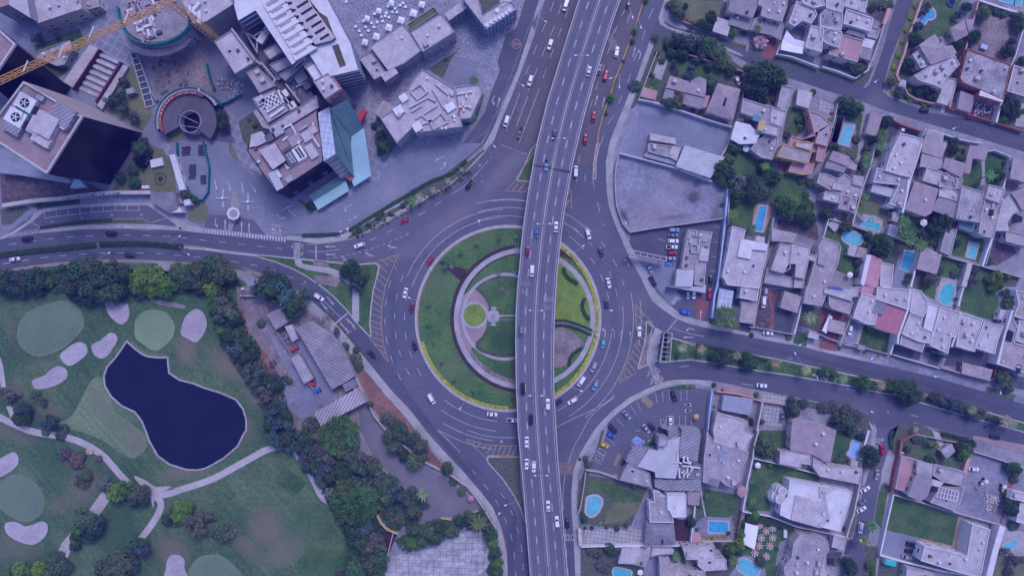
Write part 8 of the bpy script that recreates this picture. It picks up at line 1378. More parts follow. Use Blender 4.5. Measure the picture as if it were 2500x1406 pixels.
mc_=bld('mechanical roofs of the mall with fans, ducts and boxed plant rooms','the mall plant rooms',[('a1 335,215 500,112 860,645 1115,1000 1000,1060 690,880 420,400',8,'darkroof','n',0),('a1 95,412 280,292 500,610 300,730',17,'roofC','f',3),('a1 410,712 520,655 700,842 540,920',15,'roofB','f',2),('a1 580,505 700,438 765,510 640,590',14,'roofC','f',0),('a1 635,640 810,560 860,640 712,715',13,'roofA','f',0),('a1 735,735 880,645 935,682 790,800',12,'roofA','f',0),('a1 470,972 690,880 828,1090 622,1213',14.4,'roofC','f',2),('a1 482,1100 510,1080 630,1220 700,1290 570,1255',13.4,'roofB','n',0),('a1 625,1245 1100,942 1125,1060 662,1345',16.2,'roofC','f',3),('a1 905,542 1000,487 1158,745 1070,800',17,'roofB','f',1)])
cb=tb(mc_,'a1',592,322,3.0,9.8,2,10,'tankw',32,'chiller_bank')
for i in range(7):
 for j in range(3):
  x,y=530+i*22+j*19,245+i*27-j*14;c=W(*tp('a1',x+2,y+2),12.1);MB().cyl((c.x,c.y,12.02),.36,.06,10).build('fan',M['dark'],cb)
for pts,z in(([(410,330),(520,520),(520,400),(430,340)],10),([(560,620),(700,790),(640,860)],12),([(700,850),(870,1060)],10),([(800,830),(940,1010)],10),([(430,540),(560,640)],14),([(270,290),(500,600)],17.6),([(480,370),(560,320)],10),([(900,860),(1010,810)],9)):duct(mc_,pts,z,.7,.7,'metal','a1')
for k in range(4):duct(mc_,[(545+k*35,1010+k*48),(700+k*28,925+k*45)],14.8,.8,.6,'tankw','a1')
for k in range(5):duct(mc_,[(570+k*38,975-k*22),(625+k*38,1085-k*18)],14.9,.7,.5,'tankw','a1')
for x,y,w,d,h,z,m in((780,920,3,3,2,9,'tankw'),(855,1035,3,3,2,9,'tankw'),(545,985,3.6,3.6,1.2,14.5,'roofC'),(1080,710,4,6,1.5,17,'tankw'),(700,720,2,6,1,9,'metal'),(940,760,5,4,1.4,9,'metal'),(1000,840,3,3,1.6,9,'tankd'),(1020,790,2,5,1,9,'tankd')):tb(mc_,'a1',x,y,w,d,h,z,m,-32)
fb=bld('rose coloured terrace roof block with a dark glass front at the campus bend','the rose terrace block',[('b1 420,75 705,490 1165,185 1152,0 a1 1105,1120 1125,1062 662,1347 470,1330',18,'pinkroof','f',4),('b1 535,75 690,0 800,170 670,260',20.5,'roofC','n',0),('a1 460,1325 560,1290 640,1380 b1 520,30 440,40',19,'roofC','n',0),('b1 620,300 690,260 780,430 710,470',19.2,'ribW','n',0)],'black')
for x,y,m in((840,150,'tankd'),(925,98,'tankw')):
 b=tb(fb,'b1',x,y,4.2,5.6,1.8,18,m,-32,'chiller');
 for i in range(5):
  for j in range(2):c=W(*tp('b1',x-34+i*13+j*25,y-36+i*19-j*14),19.9);MB().cyl((c.x,c.y,19.82),.48,.06,10).build('fan',M['dark']if m=='tankw' else M['metal'],b)
for x,y,w,d,h,m in((1045,80,3.5,6,1.2,'roofC'),(810,55,4,1.5,1.2,'tankd'),(825,350,3,2.4,1.4,'metal'),(715,295,1.5,4,1.2,'tankw'),(640,-60,4,3,1.6,'tankd'),(720,-100,5,2,1.6,'metal'),(880,-30,5,4,1,'roofA'),(1000,-70,4,4,1,'roofC'),(1060,-130,3,3,1.2,'roofC'),(960,-150,4,1,1,'metal')):tb(fb,'b1',x,y,w,d,h,18.1,m,-32)
for pts in([(770,180),(820,250),(1000,150),(980,110)],[(1130,40),(1060,-60),(1070,-200)],[(690,-90),(850,-180),(900,-90)],[(820,-60),(770,-20)]):duct(fb,pts,18.1,.6,.6,'tankw','b1')
gk=bld('glass roofed atrium with teal slopes and a pale cyan canopy','the cyan atrium canopy',[('a1 1112,1112 1225,1052 b1 1283,108 1168,178',19,'glassroof','n',0),('a1 1065,802 1213,722 1350,872 1185,980',26,'roofC','f',5)],'wallG')
def slope(e,pts,m,name):return MB().face([tuple(W(*tp(t,x,y),z))for t,x,y,z in pts]).build(name,M[m],e)
slope(gk,[('a1',1232,1062,22),('a1',1440,1340,9),('a1',1562,1255,9),('a1',1400,978,22)],'teal','glass_slope');slope(gk,[('a1',1225,1055,21),('b1',1285,105,18),('b1',1462,330,5),('a1',1425,1335,9),('a1',1232,1062,21.5)],'teal','glass_slope')
slope(gk,[('a1',1440,1340,9),('a1',1562,1255,9),('b1',1590,0,6),('b1',1632,318,4),('b1',1462,425,4),('b1',1412,285,5)],'cyan','canopy');slope(gk,[('b1',1288,112,17),('b1',1192,182,17),('b1',1342,352,5),('b1',1462,292,5)],'ribG','slatted_slope')
slope(gk,[('b1',1062,572,3.2),('b1',1385,372,3.2),('b1',1415,465,3.2),('b1',1110,655,3.2)],'cyan','canopy');slope(gk,[('b1',1015,515,3.6),('b1',1312,320,3.6),('b1',1385,368,3.4),('b1',1062,570,3.4)],'teal','canopy')
tb(gk,'b1',1420,325,3.4,3,3,2,'orangeband',35,'orange_porch');tb(gk,'a1',1525,1150,2.2,7,2.4,3,'redp',30,'red_box')
a_,b_=W(*tp('a1',1185,980),26),W(*tp('a1',1350,872),26);dd=(b_-a_).normalized();nn=Vector((dd.y,-dd.x,0));q=MB()
for k in range(8):
 w_=k*math.pi/4;cc=(a_+b_)/2+nn*.25+dd*(2.1*math.cos(w_))+Vector((0,0,-3.6+2.1*math.sin(w_)));e1=dd*math.cos(w_)+Vector((0,0,math.sin(w_)));e2=-dd*math.sin(w_)+Vector((0,0,math.cos(w_)));q.face([cc-e1*1.1,cc-e2*.6,cc+e1*1.1,cc+e2*.6])
q.build('red_emblem',M['redp'],gk)
MB().path([W(*tp('a1',1268,770),26),W(*tp('a1',1345,890),26)],.5,22,26.6).build('red_trim',M['redp'],gk)
bld('square grey roofs with thick white parapets and a moss strip','the moss strip roofs',[('a1 1618,458 1938,240 a2 5,325 125,498 -50,630 a1 1800,700',9,'roofC','f',1),('a2 10,322 310,132 447,320 130,520',9.6,'roofC','f',3),('a2 -30,250 240,72 285,130 10,310',8,'fringeroof','f',0),('a1 1515,580 1645,500 1795,722 1665,790',7,'roofC','f',2),('a1 1722,732 1865,672 1902,720 1768,808',9.4,'roofC','n',0)]if M.setdefault('fringeroof',mat('moss_roof',(0.10,0.12,0.04),noise=0.2))else[],'wallG')
bld('enclosed footbridge between the square roofs and the glass corner building','the footbridge',[('a2 342,140 520,22 562,85 385,212',7,'roofC','n',0)],'glazed','footbridge','bridge')
bld('glass sided corner building with a triangular planted court','the glass corner building',[('a2 520,-60 525,5 752,300 1052,102 1005,30 900,30 720,145 665,-60',10,'roofC','f',0),('a2 920,-60 1000,-60 1000,28 900,78 880,20',10.2,'roofC','n',0),('a2 665,-60 672,60 715,130 905,80 880,-60',5,'gardenroof','n',0)]if M.setdefault('gardenroof',M['garden'])else[],'glazed')
for x,y in((760,245),(800,215),(843,190),(882,172),(912,152),(950,125),(980,100),(858,105)):tb(hs('triangular planted court'),'a2',x,y,1.6,1.6,.8,10.1,'tankw',20)
pg=bld('angular grey building with a maze of roof ducts on the plaza','the maze roof building',[('a1 1722,1162 1885,1064 a2 50,770 130,687 440,875 520,1248 60,1310 25,1265 b1 1885,5',10,'roofC','f',6),('a1 1660,1110 1750,987 1882,1060 1722,1158',6.5,'roofB','n',0),('a2 445,858 690,827 712,922 600,1165 502,1172',7,'roofC','f',1)],'wallG')
for pts in([(5,900),(110,830),(175,910),(80,980),(5,900)],[(0,1060),(180,960),(260,1000)],[(60,1170),(270,1040)],[(130,1140),(200,1200),(310,1110),(370,1190)],[(200,1200),(240,1270),(380,1200)],[(260,830),(390,940),(380,1010)],[(230,880),(350,1080)],[(70,1290),(130,1220),(220,1190)],[(20,1100),(120,1040)],[(390,940),(440,935)]):duct(pg,pts,10.2,.9,.8,'roofC','a2')
for pts in([(470,930),(615,905)],[(555,915),(560,970)],[(480,1055),(580,1050)],[(520,1000),(535,1100)]):duct(pg,pts,7.1,.6,.6,'tankw','a2')
for x,y,w,d in((395,1050,4.2,3.4),(75,1245,3.6,3.6),(-60,960,3.2,3.2),(-110,1085,4,3.6),(435,1140,1,1.6),(318,1258,1,1),(355,1255,1,1)):tb(pg,'a2',x,y,w,d,1.6,10.1,'tankw',-32,'fan_unit')
tb(pg,'a2',490,1090,.6,3.2,.5,10.6,'orangeband',30,'red_canister')
# ==== SMALL THINGS
def umbrella(t,x,y,r,m,label,n=6,g=None,name='parasol',h=2.6):
 c=W(*tp(t,x,y),h);e=thing(name,(c.x,c.y,0),label,'parasol',g);q=MB()
 a0=.5;rim=[(c.x+r*math.cos(a0+6.2832*i/n),c.y+r*math.sin(a0+6.2832*i/n),h-.15)for i in range(n)]
 for i in range(n):q.face([rim[i],rim[(i+1)%n],(c.x,c.y,h+.5)])
 q.build('canopy',M[m],e);MB().tube((c.x,c.y,0),(c.x,c.y,h+.4),.05,6).build('pole',M['metal'],e);return e
M['canvas']=mat('white_canvas',(0.72,0.71,0.72),noise=0.05,scale=0.6)
for t,x,y,r,m,lb in(('b4',1028,778,1.7,'canvas','white hexagonal parasol on the palm lawn'),('b4',305,1290,1.4,'canvas','white parasol by the pale strip roof of the middle block'),('b3',1295,50,1.7,'canvas','white parasol at the dark lawn of the teal sheet house'),('d3',1385,340,1.4,'canvas','white parasol in the toy strewn lawn corner'),('d3',250,1372,1.4,'canvas','white parasol beside the pool at the bottom edge'),('c3',805,1275,1.35,'yellowp','bright yellow parasol in the restaurant car park'),('b4',435,722,1.8,'roofB','pinkish parasol beside the spa pool'),('d2',590,660,1.5,'redroof','pinkish parasol with benches in the outer grey yard')):
 umbrella(t,x,y,r,m,lb)
for i,(t,x,y,r)in enumerate((('a1',1830,30,1.6),('a1',1705,108,1.6),('a1',1590,182,1.6),('a1',1925,200,2.0),('a1',1805,272,2.0),('a1',1683,360,2.0),('a1',1570,415,1.8),('a2',38,130,2.1),('a2',120,45,1.8))):
 umbrella(t,x,y,r,'canvas','large square white parasol on the cobbled plaza',4,'plaza parasols')
e0=None
for i,(x,y)in enumerate(((1480,262),(1515,305),(1535,348),(1605,303),(1578,265),(1635,228),(1660,268),(1745,210),(1728,168),(1782,130),(1805,172),(1885,122),(1865,85),(1945,32),(1968,70),(1770,160),(1555,210),(1665,138),(1798,65),(1918,55),(1388,20),(1690,220),(1840,120))):
 c=W(*tp('a1',x,y),.75)
 if e0 is None:
  e0=thing('cafe_table',(c.x,c.y,.02),'small white cafe table on the cobbled plaza','table','cafe tables of the plaza');MB().box((c.x,c.y,.7),(1.1,1.1,.06)).build('table_top',M['whitepaint'],e0);MB().tube((c.x,c.y,.02),(c.x,c.y,.7),.06).build('leg',M['metal'],e0)
 else:
  e=copy_tree(e0);e.location=(c.x,c.y,.02);e.rotation_euler=(0,0,rnd.uniform(0,1.5));LABELS.append(e)
tb0=ch0=None
for i,(x,y)in enumerate(((1400,905),(1457,965),(1520,935),(1410,1030),(1520,1028),(1393,1105),(1492,1108),(1350,1175),(1460,1207))):
 c=W(*tp('d3',x,y))
 if tb0 is None:
  tb0=thing('banquet_table',(c.x,c.y,.05),'round table under a pinkish cloth on the party lawn','table','party tables');MB().cyl((c.x,c.y,.05),1.0,.72,20,.95).build('tablecloth',mat('pink_cloth',(0.5,0.26,0.24),noise=0.06),tb0)
  MB().cyl((c.x,c.y,.8),.2,.25,8).build('flower_centrepiece',M['wallW'],tb0)
 else:t=copy_tree(tb0);t.location=(c.x,c.y,.05);LABELS.append(t)
 for k in range(8):
  a=k*math.pi/4
  if ch0 is None:
   ch0=thing('party_chair',(0,0,0),'white chair around a pink clothed party table','chair','party chairs');MB().box((0,0,.42),(.46,.46,.06)).build('seat',M['whitepaint'],ch0);MB().box((.22,0,.48),(.05,.46,.5)).build('backrest',M['whitepaint'],ch0);o=ch0
   for sx,sy in((-1,-1),(1,-1),(1,1),(-1,1)):MB().box((sx*.2,sy*.2,0),(.04,.04,.42)).build('leg',M['whitepaint'],ch0)
  else:o=copy_tree(ch0);LABELS.append(o)
  o['label']=f'white chair on the {["east","northeast","north","northwest","west","southwest","south","southeast"][k]} side of the {ORD[[905,935,965,1028,1030,1105,1108,1175,1207].index(y)]} pinkish party table from the top';o.location=(c.x+1.38*math.cos(a),c.y+1.38*math.sin(a),.05);o.rotation_euler=(0,0,a)
def tent(s,lb,z=3.2,sh=None):
 p=ccw(PW(s,z));q=[(v.x,v.y)for v in p];e=thing('marquee',(*q[0],0),lb,'tent')
 a,b=Vector(q[0]).lerp(Vector(q[1]),.5),Vector(q[2]).lerp(Vector(q[3]),.5);r=MB()
 r.face([(*q[0],z),(a.x,a.y,z+.5),(b.x,b.y,z+.5),(*q[3],z)]);r.face([(a.x,a.y,z+.5),(*q[1],z),(*q[2],z),(b.x,b.y,z+.5)]);r.build('canopy',M['canvas'],e)
 for v in q:MB().tube((*v,0),(*v,z),.07).build('pole',M['metal'],e)
 if sh:land(s,sh)
tent('d3 1265,890 1392,922 1352,1148 1240,1092','long white party marquee at the edge of the party lawn',3.2,'the party marquee')
e=thing('shade_sail',W(*tp('a3',1750,440)),'large white four pointed shade sail on the north street','shade sail');land('a3 1750,440','the white shade sail');sp_=[('a3',1690,300,5),('a3',1765,385,4.2),('a3',1870,412,4.8),('a3',1855,470,4),('a3',1845,532,4.6),('a3',1740,515,3.8),('a3',1630,490,4.8),('a3',1650,400,4)]
mb=MB();cc=W(*tp('a3',1755,450),3.6)
for i in range(8):a,b=sp_[i],sp_[(i+1)%8];mb.face([tuple(W(*tp(a[0],a[1],a[2]),a[3])),tuple(W(*tp(b[0],b[1],b[2]),b[3])),tuple(cc)])
mb.build('sail',M['canvas'],e)
for i in(0,2,4,6):v=W(*tp(*sp_[i][:3]),sp_[i][3]);MB().tube((v.x,v.y,0),v,.09).build('post',M['metal'],e)
c=W(*tp('c2',820,290));fo=thing('fountain',(c.x,c.y,.1),'octagonal pale stone fountain with a small statue in the island','fountain');land('c2 820,290','the fountain')
for r,h,m in((3.1,.5,'concrete'),(2.4,.8,'path'),(1.5,1.1,'concrete')):MB().cyl((c.x,c.y,.1),r,h,8).build('basin_step',M[m],fo)
MB().cyl((c.x,c.y,1.1),.3,1.6,8,.18).build('statue',M['tankd'],fo)
for dy in(-3.6,3.6):MB().box((c.x+.2,c.y+dy,.1),(2.2,1.2,.5)).build('stair',M['concrete'],fo)
for t,x,y in(('c2',950,57),('c2',907,30),('b2',1047,1272),('b2',1100,888),('b2',1022,972),('b2',410,1213)):
 c=W(*tp(t,x,y));e=thing('planter_bowl',(c.x,c.y,.1),'round stone planter bowl on the island lawn','planter','stone planter bowls');MB().cyl((c.x,c.y,.1),.55,.5,14,.85).build('bowl',M['concrete'],e);MB().cyl((c.x,c.y,.6),.6,.08,14).build('soil',M['mulch'],e)
def hedge(s,w,h,label,col=(.035,.07,.03),smooth=True,z=.1,n=26):
 p=P(s);p=catmull(p,False)if smooth else p;q=resample([Vector((v.x,v.y))for v in(W(x,y)for x,y in p)],.5);mb=MB();mb.path(q,w*.8,z,h*.8)
 for a,b in zip(q,q[1:]):
  for _ in range(int(n*w*.5)):
   d=(b-a).normalized();nn_=Vector((-d.y,d.x));c=a.lerp(b,rnd.random())+nn_*rnd.uniform(-w/2,w/2);zz=h+rnd.uniform(-.2,.12);s_=rnd.uniform(.1,.24);an=rnd.uniform(0,6.28);u=Vector((math.cos(an)*s_,math.sin(an)*s_,rnd.uniform(-.1,.1)));v=Vector((-math.sin(an)*s_*.7,math.cos(an)*s_*.7,rnd.uniform(-.12,.12)));c3=Vector((c.x,c.y,zz));mb.face([c3-u-v,c3+u-v,c3+u+v,c3-u+v])
 o=mb.build('hedge',M['leaf']);o.color=(*col,1);tag(o,label,'hedge','clipped hedges');return o
for s,w,h,lb,*cl in(('b0 -80,1110 200,1072 500,1035 950,995',2.2,1.1,'long dark hedge on the boulevard median at the left edge'),('b0 990,990 1400,985 1800,1015',2.0,1.1,'long dark hedge on the median right of its gap'),('c2 1722,110 1695,170 1705,240 1735,290 1760,320',1.5,.8,'lower wavy dark hedge on the bright island lawn'),('b2 1512,1220 1520,1270 1560,1325 1610,1350 1645,1385',1.6,.8,'upper wavy dark hedge on the bright island lawn'),('c2 1420,330 1530,330 1650,365 1790,425',.7,.8,'thin curved hedge above the dark island path'),('c2 1420,378 1520,378 1650,410 1780,475',.9,.8,'thin curved hedge below the dark island path'),('c2 1560,770 1575,700 1600,660 1690,600',1.2,.7,'dark hedge on the edge of the bare island soil'),('b1 960,905 1100,900 1330,890',1.4,.9,'low hedge behind the zebra bend of the campus road'),('b1 1420,860 1640,720 1900,560 2009,500 b2 200,380 420,290 560,170',1.3,.9,'long hedge between the campus road and the avenue'),('b0 400,830 760,778 1100,752',1.2,.7,'thin hedge under the lay-by'),('d3 70,320 160,180',1.2,1.2,'hedge strip on the ribbed restaurant front'),('c3 800,570 1000,600 1250,650 1500,720',1.0,1.0,'hedge line along the top of the palm median'),('b0 365,620 600,580 780,555',2.5,.9,'broad hedge under the lettered wall'),('c4 1040,620 1220,690',.6,5.2,'planted roof ledge hedge on the boulevard house'),('d3 1260,830 1500,870 1720,930',2.4,2.2,'tall hedge at the top of the party lawn'),('d4 690,180 680,60 700,0',1.4,1.0,'hedge round the southeast corner tip'),('d4 1180,30 1320,60 1470,110 1480,160',1.6,1.2,'hedge behind the garden kiosk'),('c2 660,10 740,90 785,170 800,230',1.2,.5,'flowering border above the fountain',(.10,.12,.06)),('c2 770,400 740,480 660,560 700,620 850,660 1030,650',1.0,.5,'flowering border below the fountain',(.10,.11,.06))):
 hedge(s,w,h,lb,*(cl[:1]if cl else((.035,.07,.03),)))
def lamp(bt,bx,by,ht,hx,hy,label,h=9):
 b=W(*tp(bt,bx,by));q=W(*tp(ht,hx,hy),h);e=thing('street_lamp',(b.x,b.y,0),label,'street lamp','street lamps');MB().tube((b.x,b.y,0),(b.x,b.y,h-.3),.11,7,.08).build('pole',M['metal'],e)
 MB().tube((b.x,b.y,h-.3),(q.x,q.y,h),.07,6).build('arm',M['metal'],e);d=(Vector((q.x,q.y))-Vector((b.x,b.y)));MB().box((q.x,q.y,h-.1),(1.1,.42,.2),math.atan2(d.y,d.x)).build('lamp_head',M['whitepaint'],e)
for a in(('c2',1850,225,'c2',1980,232,'street lamp on the east side of the island'),('c2',1560,950,'c2',1685,1020,'street lamp on the southeast rim of the island'),('c2',565,1085,'c2',498,1190,'street lamp on the southwest rim of the island'),('c2',120,135,'c2',-5,108,'street lamp on the west rim of the island'),('b2',700,830,'b2',680,760,'street lamp on the northwest rim of the island'),('b2',1590,1090,'b2',1705,1005,'street lamp on the northeast rim of the island'),('a2',1215,205,'a2',1335,215,'street lamp on the avenue verge level with the first S painted circle'),('a2',1000,810,'a2',1112,842,'street lamp on the avenue verge near the curved white walk'),('b2',780,0,'b2',835,33,'street lamp at the end of the avenue palm verge'),('b0',1745,995,'b0',1762,910,'street lamp on the upper west boulevard median'),('b0',1845,1025,'b0',1850,1090,'street lamp beside the median gap lawn'),('b0',1075,1140,'b0',1068,1075,'street lamp by the lower west boulevard kerb'),('d2',790,835,'d2',865,800,'street lamp above the dark southwest ramp'),('d2',1010,635,'d2',925,722,'street lamp on the tip of the southern island'),('c3',1763,750,'c3',1773,652,'street lamp on the palm median'),('c3',1830,510,'c3',1820,570,'street lamp by the fan palm garden'),('c4',430,650,'c4',515,705,'street lamp in front of the stepping stone garden'),('c4',1150,850,'c4',1140,880,'street lamp below the plant ledge house'),('c4',1640,980,'c4',1780,1040,'street lamp by the pale spreading tree'),('c4',500,1260,'c4',518,1225,'street lamp at the mouth of the southeast street'),('d2',1590,965,'d2',1640,960,'street lamp beside the pergola court gate'),('a4',480,840,'a4',550,805,'street lamp at the northeast street corner'),('a4',1250,1290,'a4',1320,1262,'street lamp on the lower side of the northeast street'),('a3',200,270,'a3',262,272,'upper street lamp on the planted divider'),('a3',110,150,'a3',180,172,'top street lamp on the planted divider'),('a3',20,800,'a3',50,855,'middle street lamp on the planted divider'),('a2',2009,810,'a2',1970,770,'street lamp beside the red cars'),('a0',2009,900,'a0',1950,880,'street lamp beside the spiral ramp'),('b3',60,770,'b3',110,780,'street lamp beside the lower vacant lot'),('d4',330,835,'d4',420,900,'upper street lamp on the southeast street palms'),('d4',310,1000,'d4',400,1060,'lower street lamp on the southeast street palms'),('d4',740,190,'d4',800,215,'street lamp at the brick corner wall')):
 lamp(*a)
for i,(t,x,y)in enumerate((('a2',1680,555),('a2',1465,1358),('b2',1323,790),('c2',1246,235),('c2',1250,1072),('d2',1270,437),('d2',1355,1393))):
 v=W(*tp(t,x,y),15);py=tp(t,x,y)[1];bz=deck(0.5,py+(703-py)*.03);e=thing('twin_street_lamp',(bz.x,bz.y,bz.z),f'twin armed lamp on the overpass median, {ORD[i]} from the top','street lamp','twin lamps on the overpass')
 MB().tube((bz.x,bz.y,bz.z),(bz.x,bz.y,15),.12,7,.08).build('pole',M['metal'],e)
 for s in(-1,1):MB().tube((bz.x,bz.y,15),(bz.x+s*2.2,bz.y+.1,15.1),.07,6).build('arm',M['metal'],e);MB().box((bz.x+s*2.5,bz.y+.1,15),(1.0,.4,.18)).build('lamp_head',M['whitepaint'],e)
px,py=tp('b1',280,690);c=W(px,py,3);tl=thing('toll_booth',(c.x,c.y,0),'white octagonal toll booth on a hatched island','booth');land('b1 280,690','the toll booth')
MB().cyl((c.x,c.y,0),2.1,2.8,8).build('wall',M['wallW'],tl);MB().cyl((c.x,c.y,2.8),2.9,.3,8).build('roof',M['wallW'],tl);MB().cyl((c.x,c.y,3.12),1.9,.06,8).build('roof_deck',M['roofB'],tl)
for s in('b1 270,465 305,470 350,610 345,660 255,640','b1 240,740 330,740 255,860 230,855'):
 p=PW(s);struct('toll_island',MB().prism([(v.x,v.y)for v in p],0,.15),pattern(mat('island_hatch',(0.42,0.40,0.38),noise=0.1),'ribs',.9,40,0.55,0.5))
for t,x,y,a in(('b1',182,540,0),('b1',428,575,0)):
 c=W(*tp(t,x,y));e=thing('barrier_gate',(c.x,c.y,0),f'white lifting barrier gate {"left" if x < 300 else "right"} of the toll booth','barrier');MB().box((c.x,c.y,0),(.9,.9,1.3)).build('cabinet',M['whitepaint'],e);MB().box((c.x,c.y,1.0),(6,.14,.12)).build('arm',M['whitepaint'],e);MB().box((c.x-.1,c.y,-.0),(.8,7.6,.16)).build('plinth',M['curb'],e)
def billboard(s,label,h=7,dark=None):
 p=ccw(PW(s,h));q=[(v.x,v.y)for v in p];e=thing('billboard',(*q[0],0),label,'billboard');land(s,'the billboard')
 L0=[(Vector(q[(i+1)%4])-Vector(q[i])).length for i in range(4)];i0=L0.index(max(L0));a,b,c_,d_=[Vector(q[(i0+k)%4])for k in range(4)]
 for u,v in((a,b),(d_,c_)):MB().path([u,v],.3,h-.6,h).build('rail',M['roofC'],e)
 for k in range(7):MB().path([a.lerp(b,k/6),d_.lerp(c_,k/6)],.2,h-.4,h+.05).build('cross_bar',M['roofC'],e)
 MB().path([a.lerp(b,.01),b.lerp(a,.01)],.25,2.4,h-.7).build('panel',M[dark or 'wallC'],e)
 for k in(.1,.9):MB().tube((*a.lerp(b,k),0),(*a.lerp(b,k),h-.6),.2).build('post',M['metal'],e)
billboard('b3 140,1040 515,1120 510,1155 130,1075','long white billboard frame at the fast food entrance',7)
billboard('c3 490,450 568,455 545,735 445,728','large white framed billboard on the tip of the palm median',8,'black')
p=PW('c3 492,452 525,453 500,725 475,724',7.8);o=MB().prism([(v.x,v.y)for v in p],7.3,7.7).build('dark_panel',M['black'],bpy.data.objects['billboard.001'])
def pergola(s,label,z=2.8,n=8,m='whitepaint',name='pergola'):
 p=ccw(PW(s,z));q=[Vector((v.x,v.y))for v in p];e=thing(name,(q[0].x,q[0].y,0),label,'pergola')
 for k in range(n+1):MB().path([q[0].lerp(q[1],k/n),q[3].lerp(q[2],k/n)],.22,z-.2,z).build('beam',M[m],e)
 for k in(0,.5,1):MB().path([q[0].lerp(q[3],k),q[1].lerp(q[2],k)],.22,z-.4,z-.2).build('cross_beam',M[m],e)
 for v in q:MB().tube((v.x,v.y,0),(v.x,v.y,z-.4),.12).build('post',M[m],e)
pergola('a4 180,1138 245,1152 175,1406 112,1400','slatted timber pergola left of the long turquoise pool',2.8,26,'roofC')
pergola('b4 235,60 300,130 372,195 300,150','small triangular slatted pergola below the long turquoise pool',2.8,14,'roofC')
pergola('c4 100,275 130,295 70,455 30,430','white lattice screen beside the red brick court',3.2,9)
pergola('d4 1160,545 1345,595 1325,690 1135,645','white roof lattice on the rose terrace house',5.4,6)
def skin(edges,pts,rad,name,m,parent=None):
 me=bpy.data.meshes.new(name);me.from_pydata(pts,edges,[]);o=bpy.data.objects.new(name,me);COL.objects.link(o);md=o.modifiers.new('s','SKIN')
 for i,v in enumerate(me.skin_vertices[0].data):v.radius=(rad[i],rad[i]*.85);v.use_root=(i==0)
 sb=o.modifiers.new('b','SUBSURF');sb.levels=1;sb.render_levels=1;dg=bpy.context.evaluated_depsgraph_get();m2=bpy.data.meshes.new_from_object(o.evaluated_get(dg));bpy.data.objects.remove(o);m2.materials.clear();m2.materials.append(m);return m2
PP=[(0,0,.95),(0,0,1.2),(0,0,1.42),(0,0,1.52),(0,0,1.66),(.2,0,1.38),(.27,.03,1.12),(.27,.12,.88),(-.2,0,1.38),(-.27,.0,1.12),(-.26,.12,.9),(.1,0,.88),(.11,.04,.48),(.11,0,.06),(.11,.14,.04),(-.1,0,.88),(-.11,-.03,.48),(-.11,-.08,.06),(-.11,.06,.04)]
PE=[(0,1),(1,2),(2,3),(3,4),(2,5),(5,6),(6,7),(2,8),(8,9),(9,10),(0,11),(11,12),(12,13),(13,14),(0,15),(15,16),(16,17),(17,18)]
PR=[.15,.15,.13,.06,.11,.06,.045,.04,.06,.045,.04,.09,.065,.045,.04,.09,.065,.045,.04]
M['cloth']=mat('clothing',(0.9,0.9,0.9),noise=0.08,obj=True);M['skin']=mat('skin',(0.42,0.26,0.19),noise=0.05);M['hair']=mat('hair',(0.02,0.016,0.014),noise=0.1)
pm=skin(PE,PP,PR,'person',M['cloth'])
hm_=mesh_of('hair',MB().cyl((0,-.02,1.68),.105,.1,10,.05),M['hair'])
for t,x,y,c,lb in(('c0',70,498,(.6,.6,.62),'person in white standing by the large putting green'),('c0',165,535,(.02,.05,.3),'person in dark blue bending near the large putting green'),('b0',1205,815,(.4,.03,.06),'person in a red top waiting on the lay-by kerb'),('a2',310,50,(.5,.02,.04),'person in red on the cobbled plaza near the top edge'),('d3',1440,500,(.5,.03,.04),'person in red on the toy strewn lawn'),('c1',455*4,80,(.1,.1,.12),'person walking on the pale triangle path'),('b1',1810,1215,(.1,.1,.1),'person by the bend of the island footpath')):
 v=W(*tp(t,x,y));o=bpy.data.objects.new('person',pm);COL.objects.link(o);o.location=(v.x,v.y,.06);o.rotation_euler=(0,0,rnd.uniform(0,6));o.color=(*c,1);tag(o,lb,'person');h=bpy.data.objects.new('hair',hm_);COL.objects.link(h);h.parent=o
def machine(t,x,y,a,m,label,name,arm=False,L0=3.6):
 v=W(*tp(t,x,y));e=thing(name,(v.x,v.y,.06),label,name.replace('_',' '));e.rotation_euler=(0,0,R(-a))
 def pb(mb,n,mm):o=mb.build(n,M[mm]);o.parent=e;return o
 pb(MB().box((.5,0,.6),(L0*.55,1.1,.8)),'bonnet',m);pb(MB().box((-.7,0,.7),(1.3,1.4,1.5)),'cab',m if not arm else 'tankw');pb(MB().box((-.7,0,2.2),(1.5,1.6,.1)),'cab_roof','tankw' if arm else m)
 for sx,r in((-.9,.7),(1.2,.45)):
  for s in(-1,1):pb(MB().tube((sx,s*.65,r),(sx,s*.95,r),r,14),'wheel','rubber')
 if arm:
  pb(MB().tube((1.6,0,1),(3.0,0,1.8),.16,6),'boom','yellowp');pb(MB().tube((3.0,0,1.8),(3.8,0,.6),.12,6),'dipper','yellowp');pb(MB().box((3.8,0,.1),(.7,1.6,.6)),'bucket','metal')
machine('c1',1060,945,10,'redp','red tractor in the maintenance yard','tractor');machine('c1',892,597,-20,'redp','red mower beside the drums in the maintenance yard','mower',False,2.6);machine('c1',1110,1015,-25,'bluep','blue tractor unit beside the red tractor','tractor');machine('d4',1570,490,130,'wallW','white backhoe loader on the construction lot','backhoe_loader',True);machine('d4',1755,545,95,'yellowp','yellow digger on the brick path side of the construction lot','digger',True)
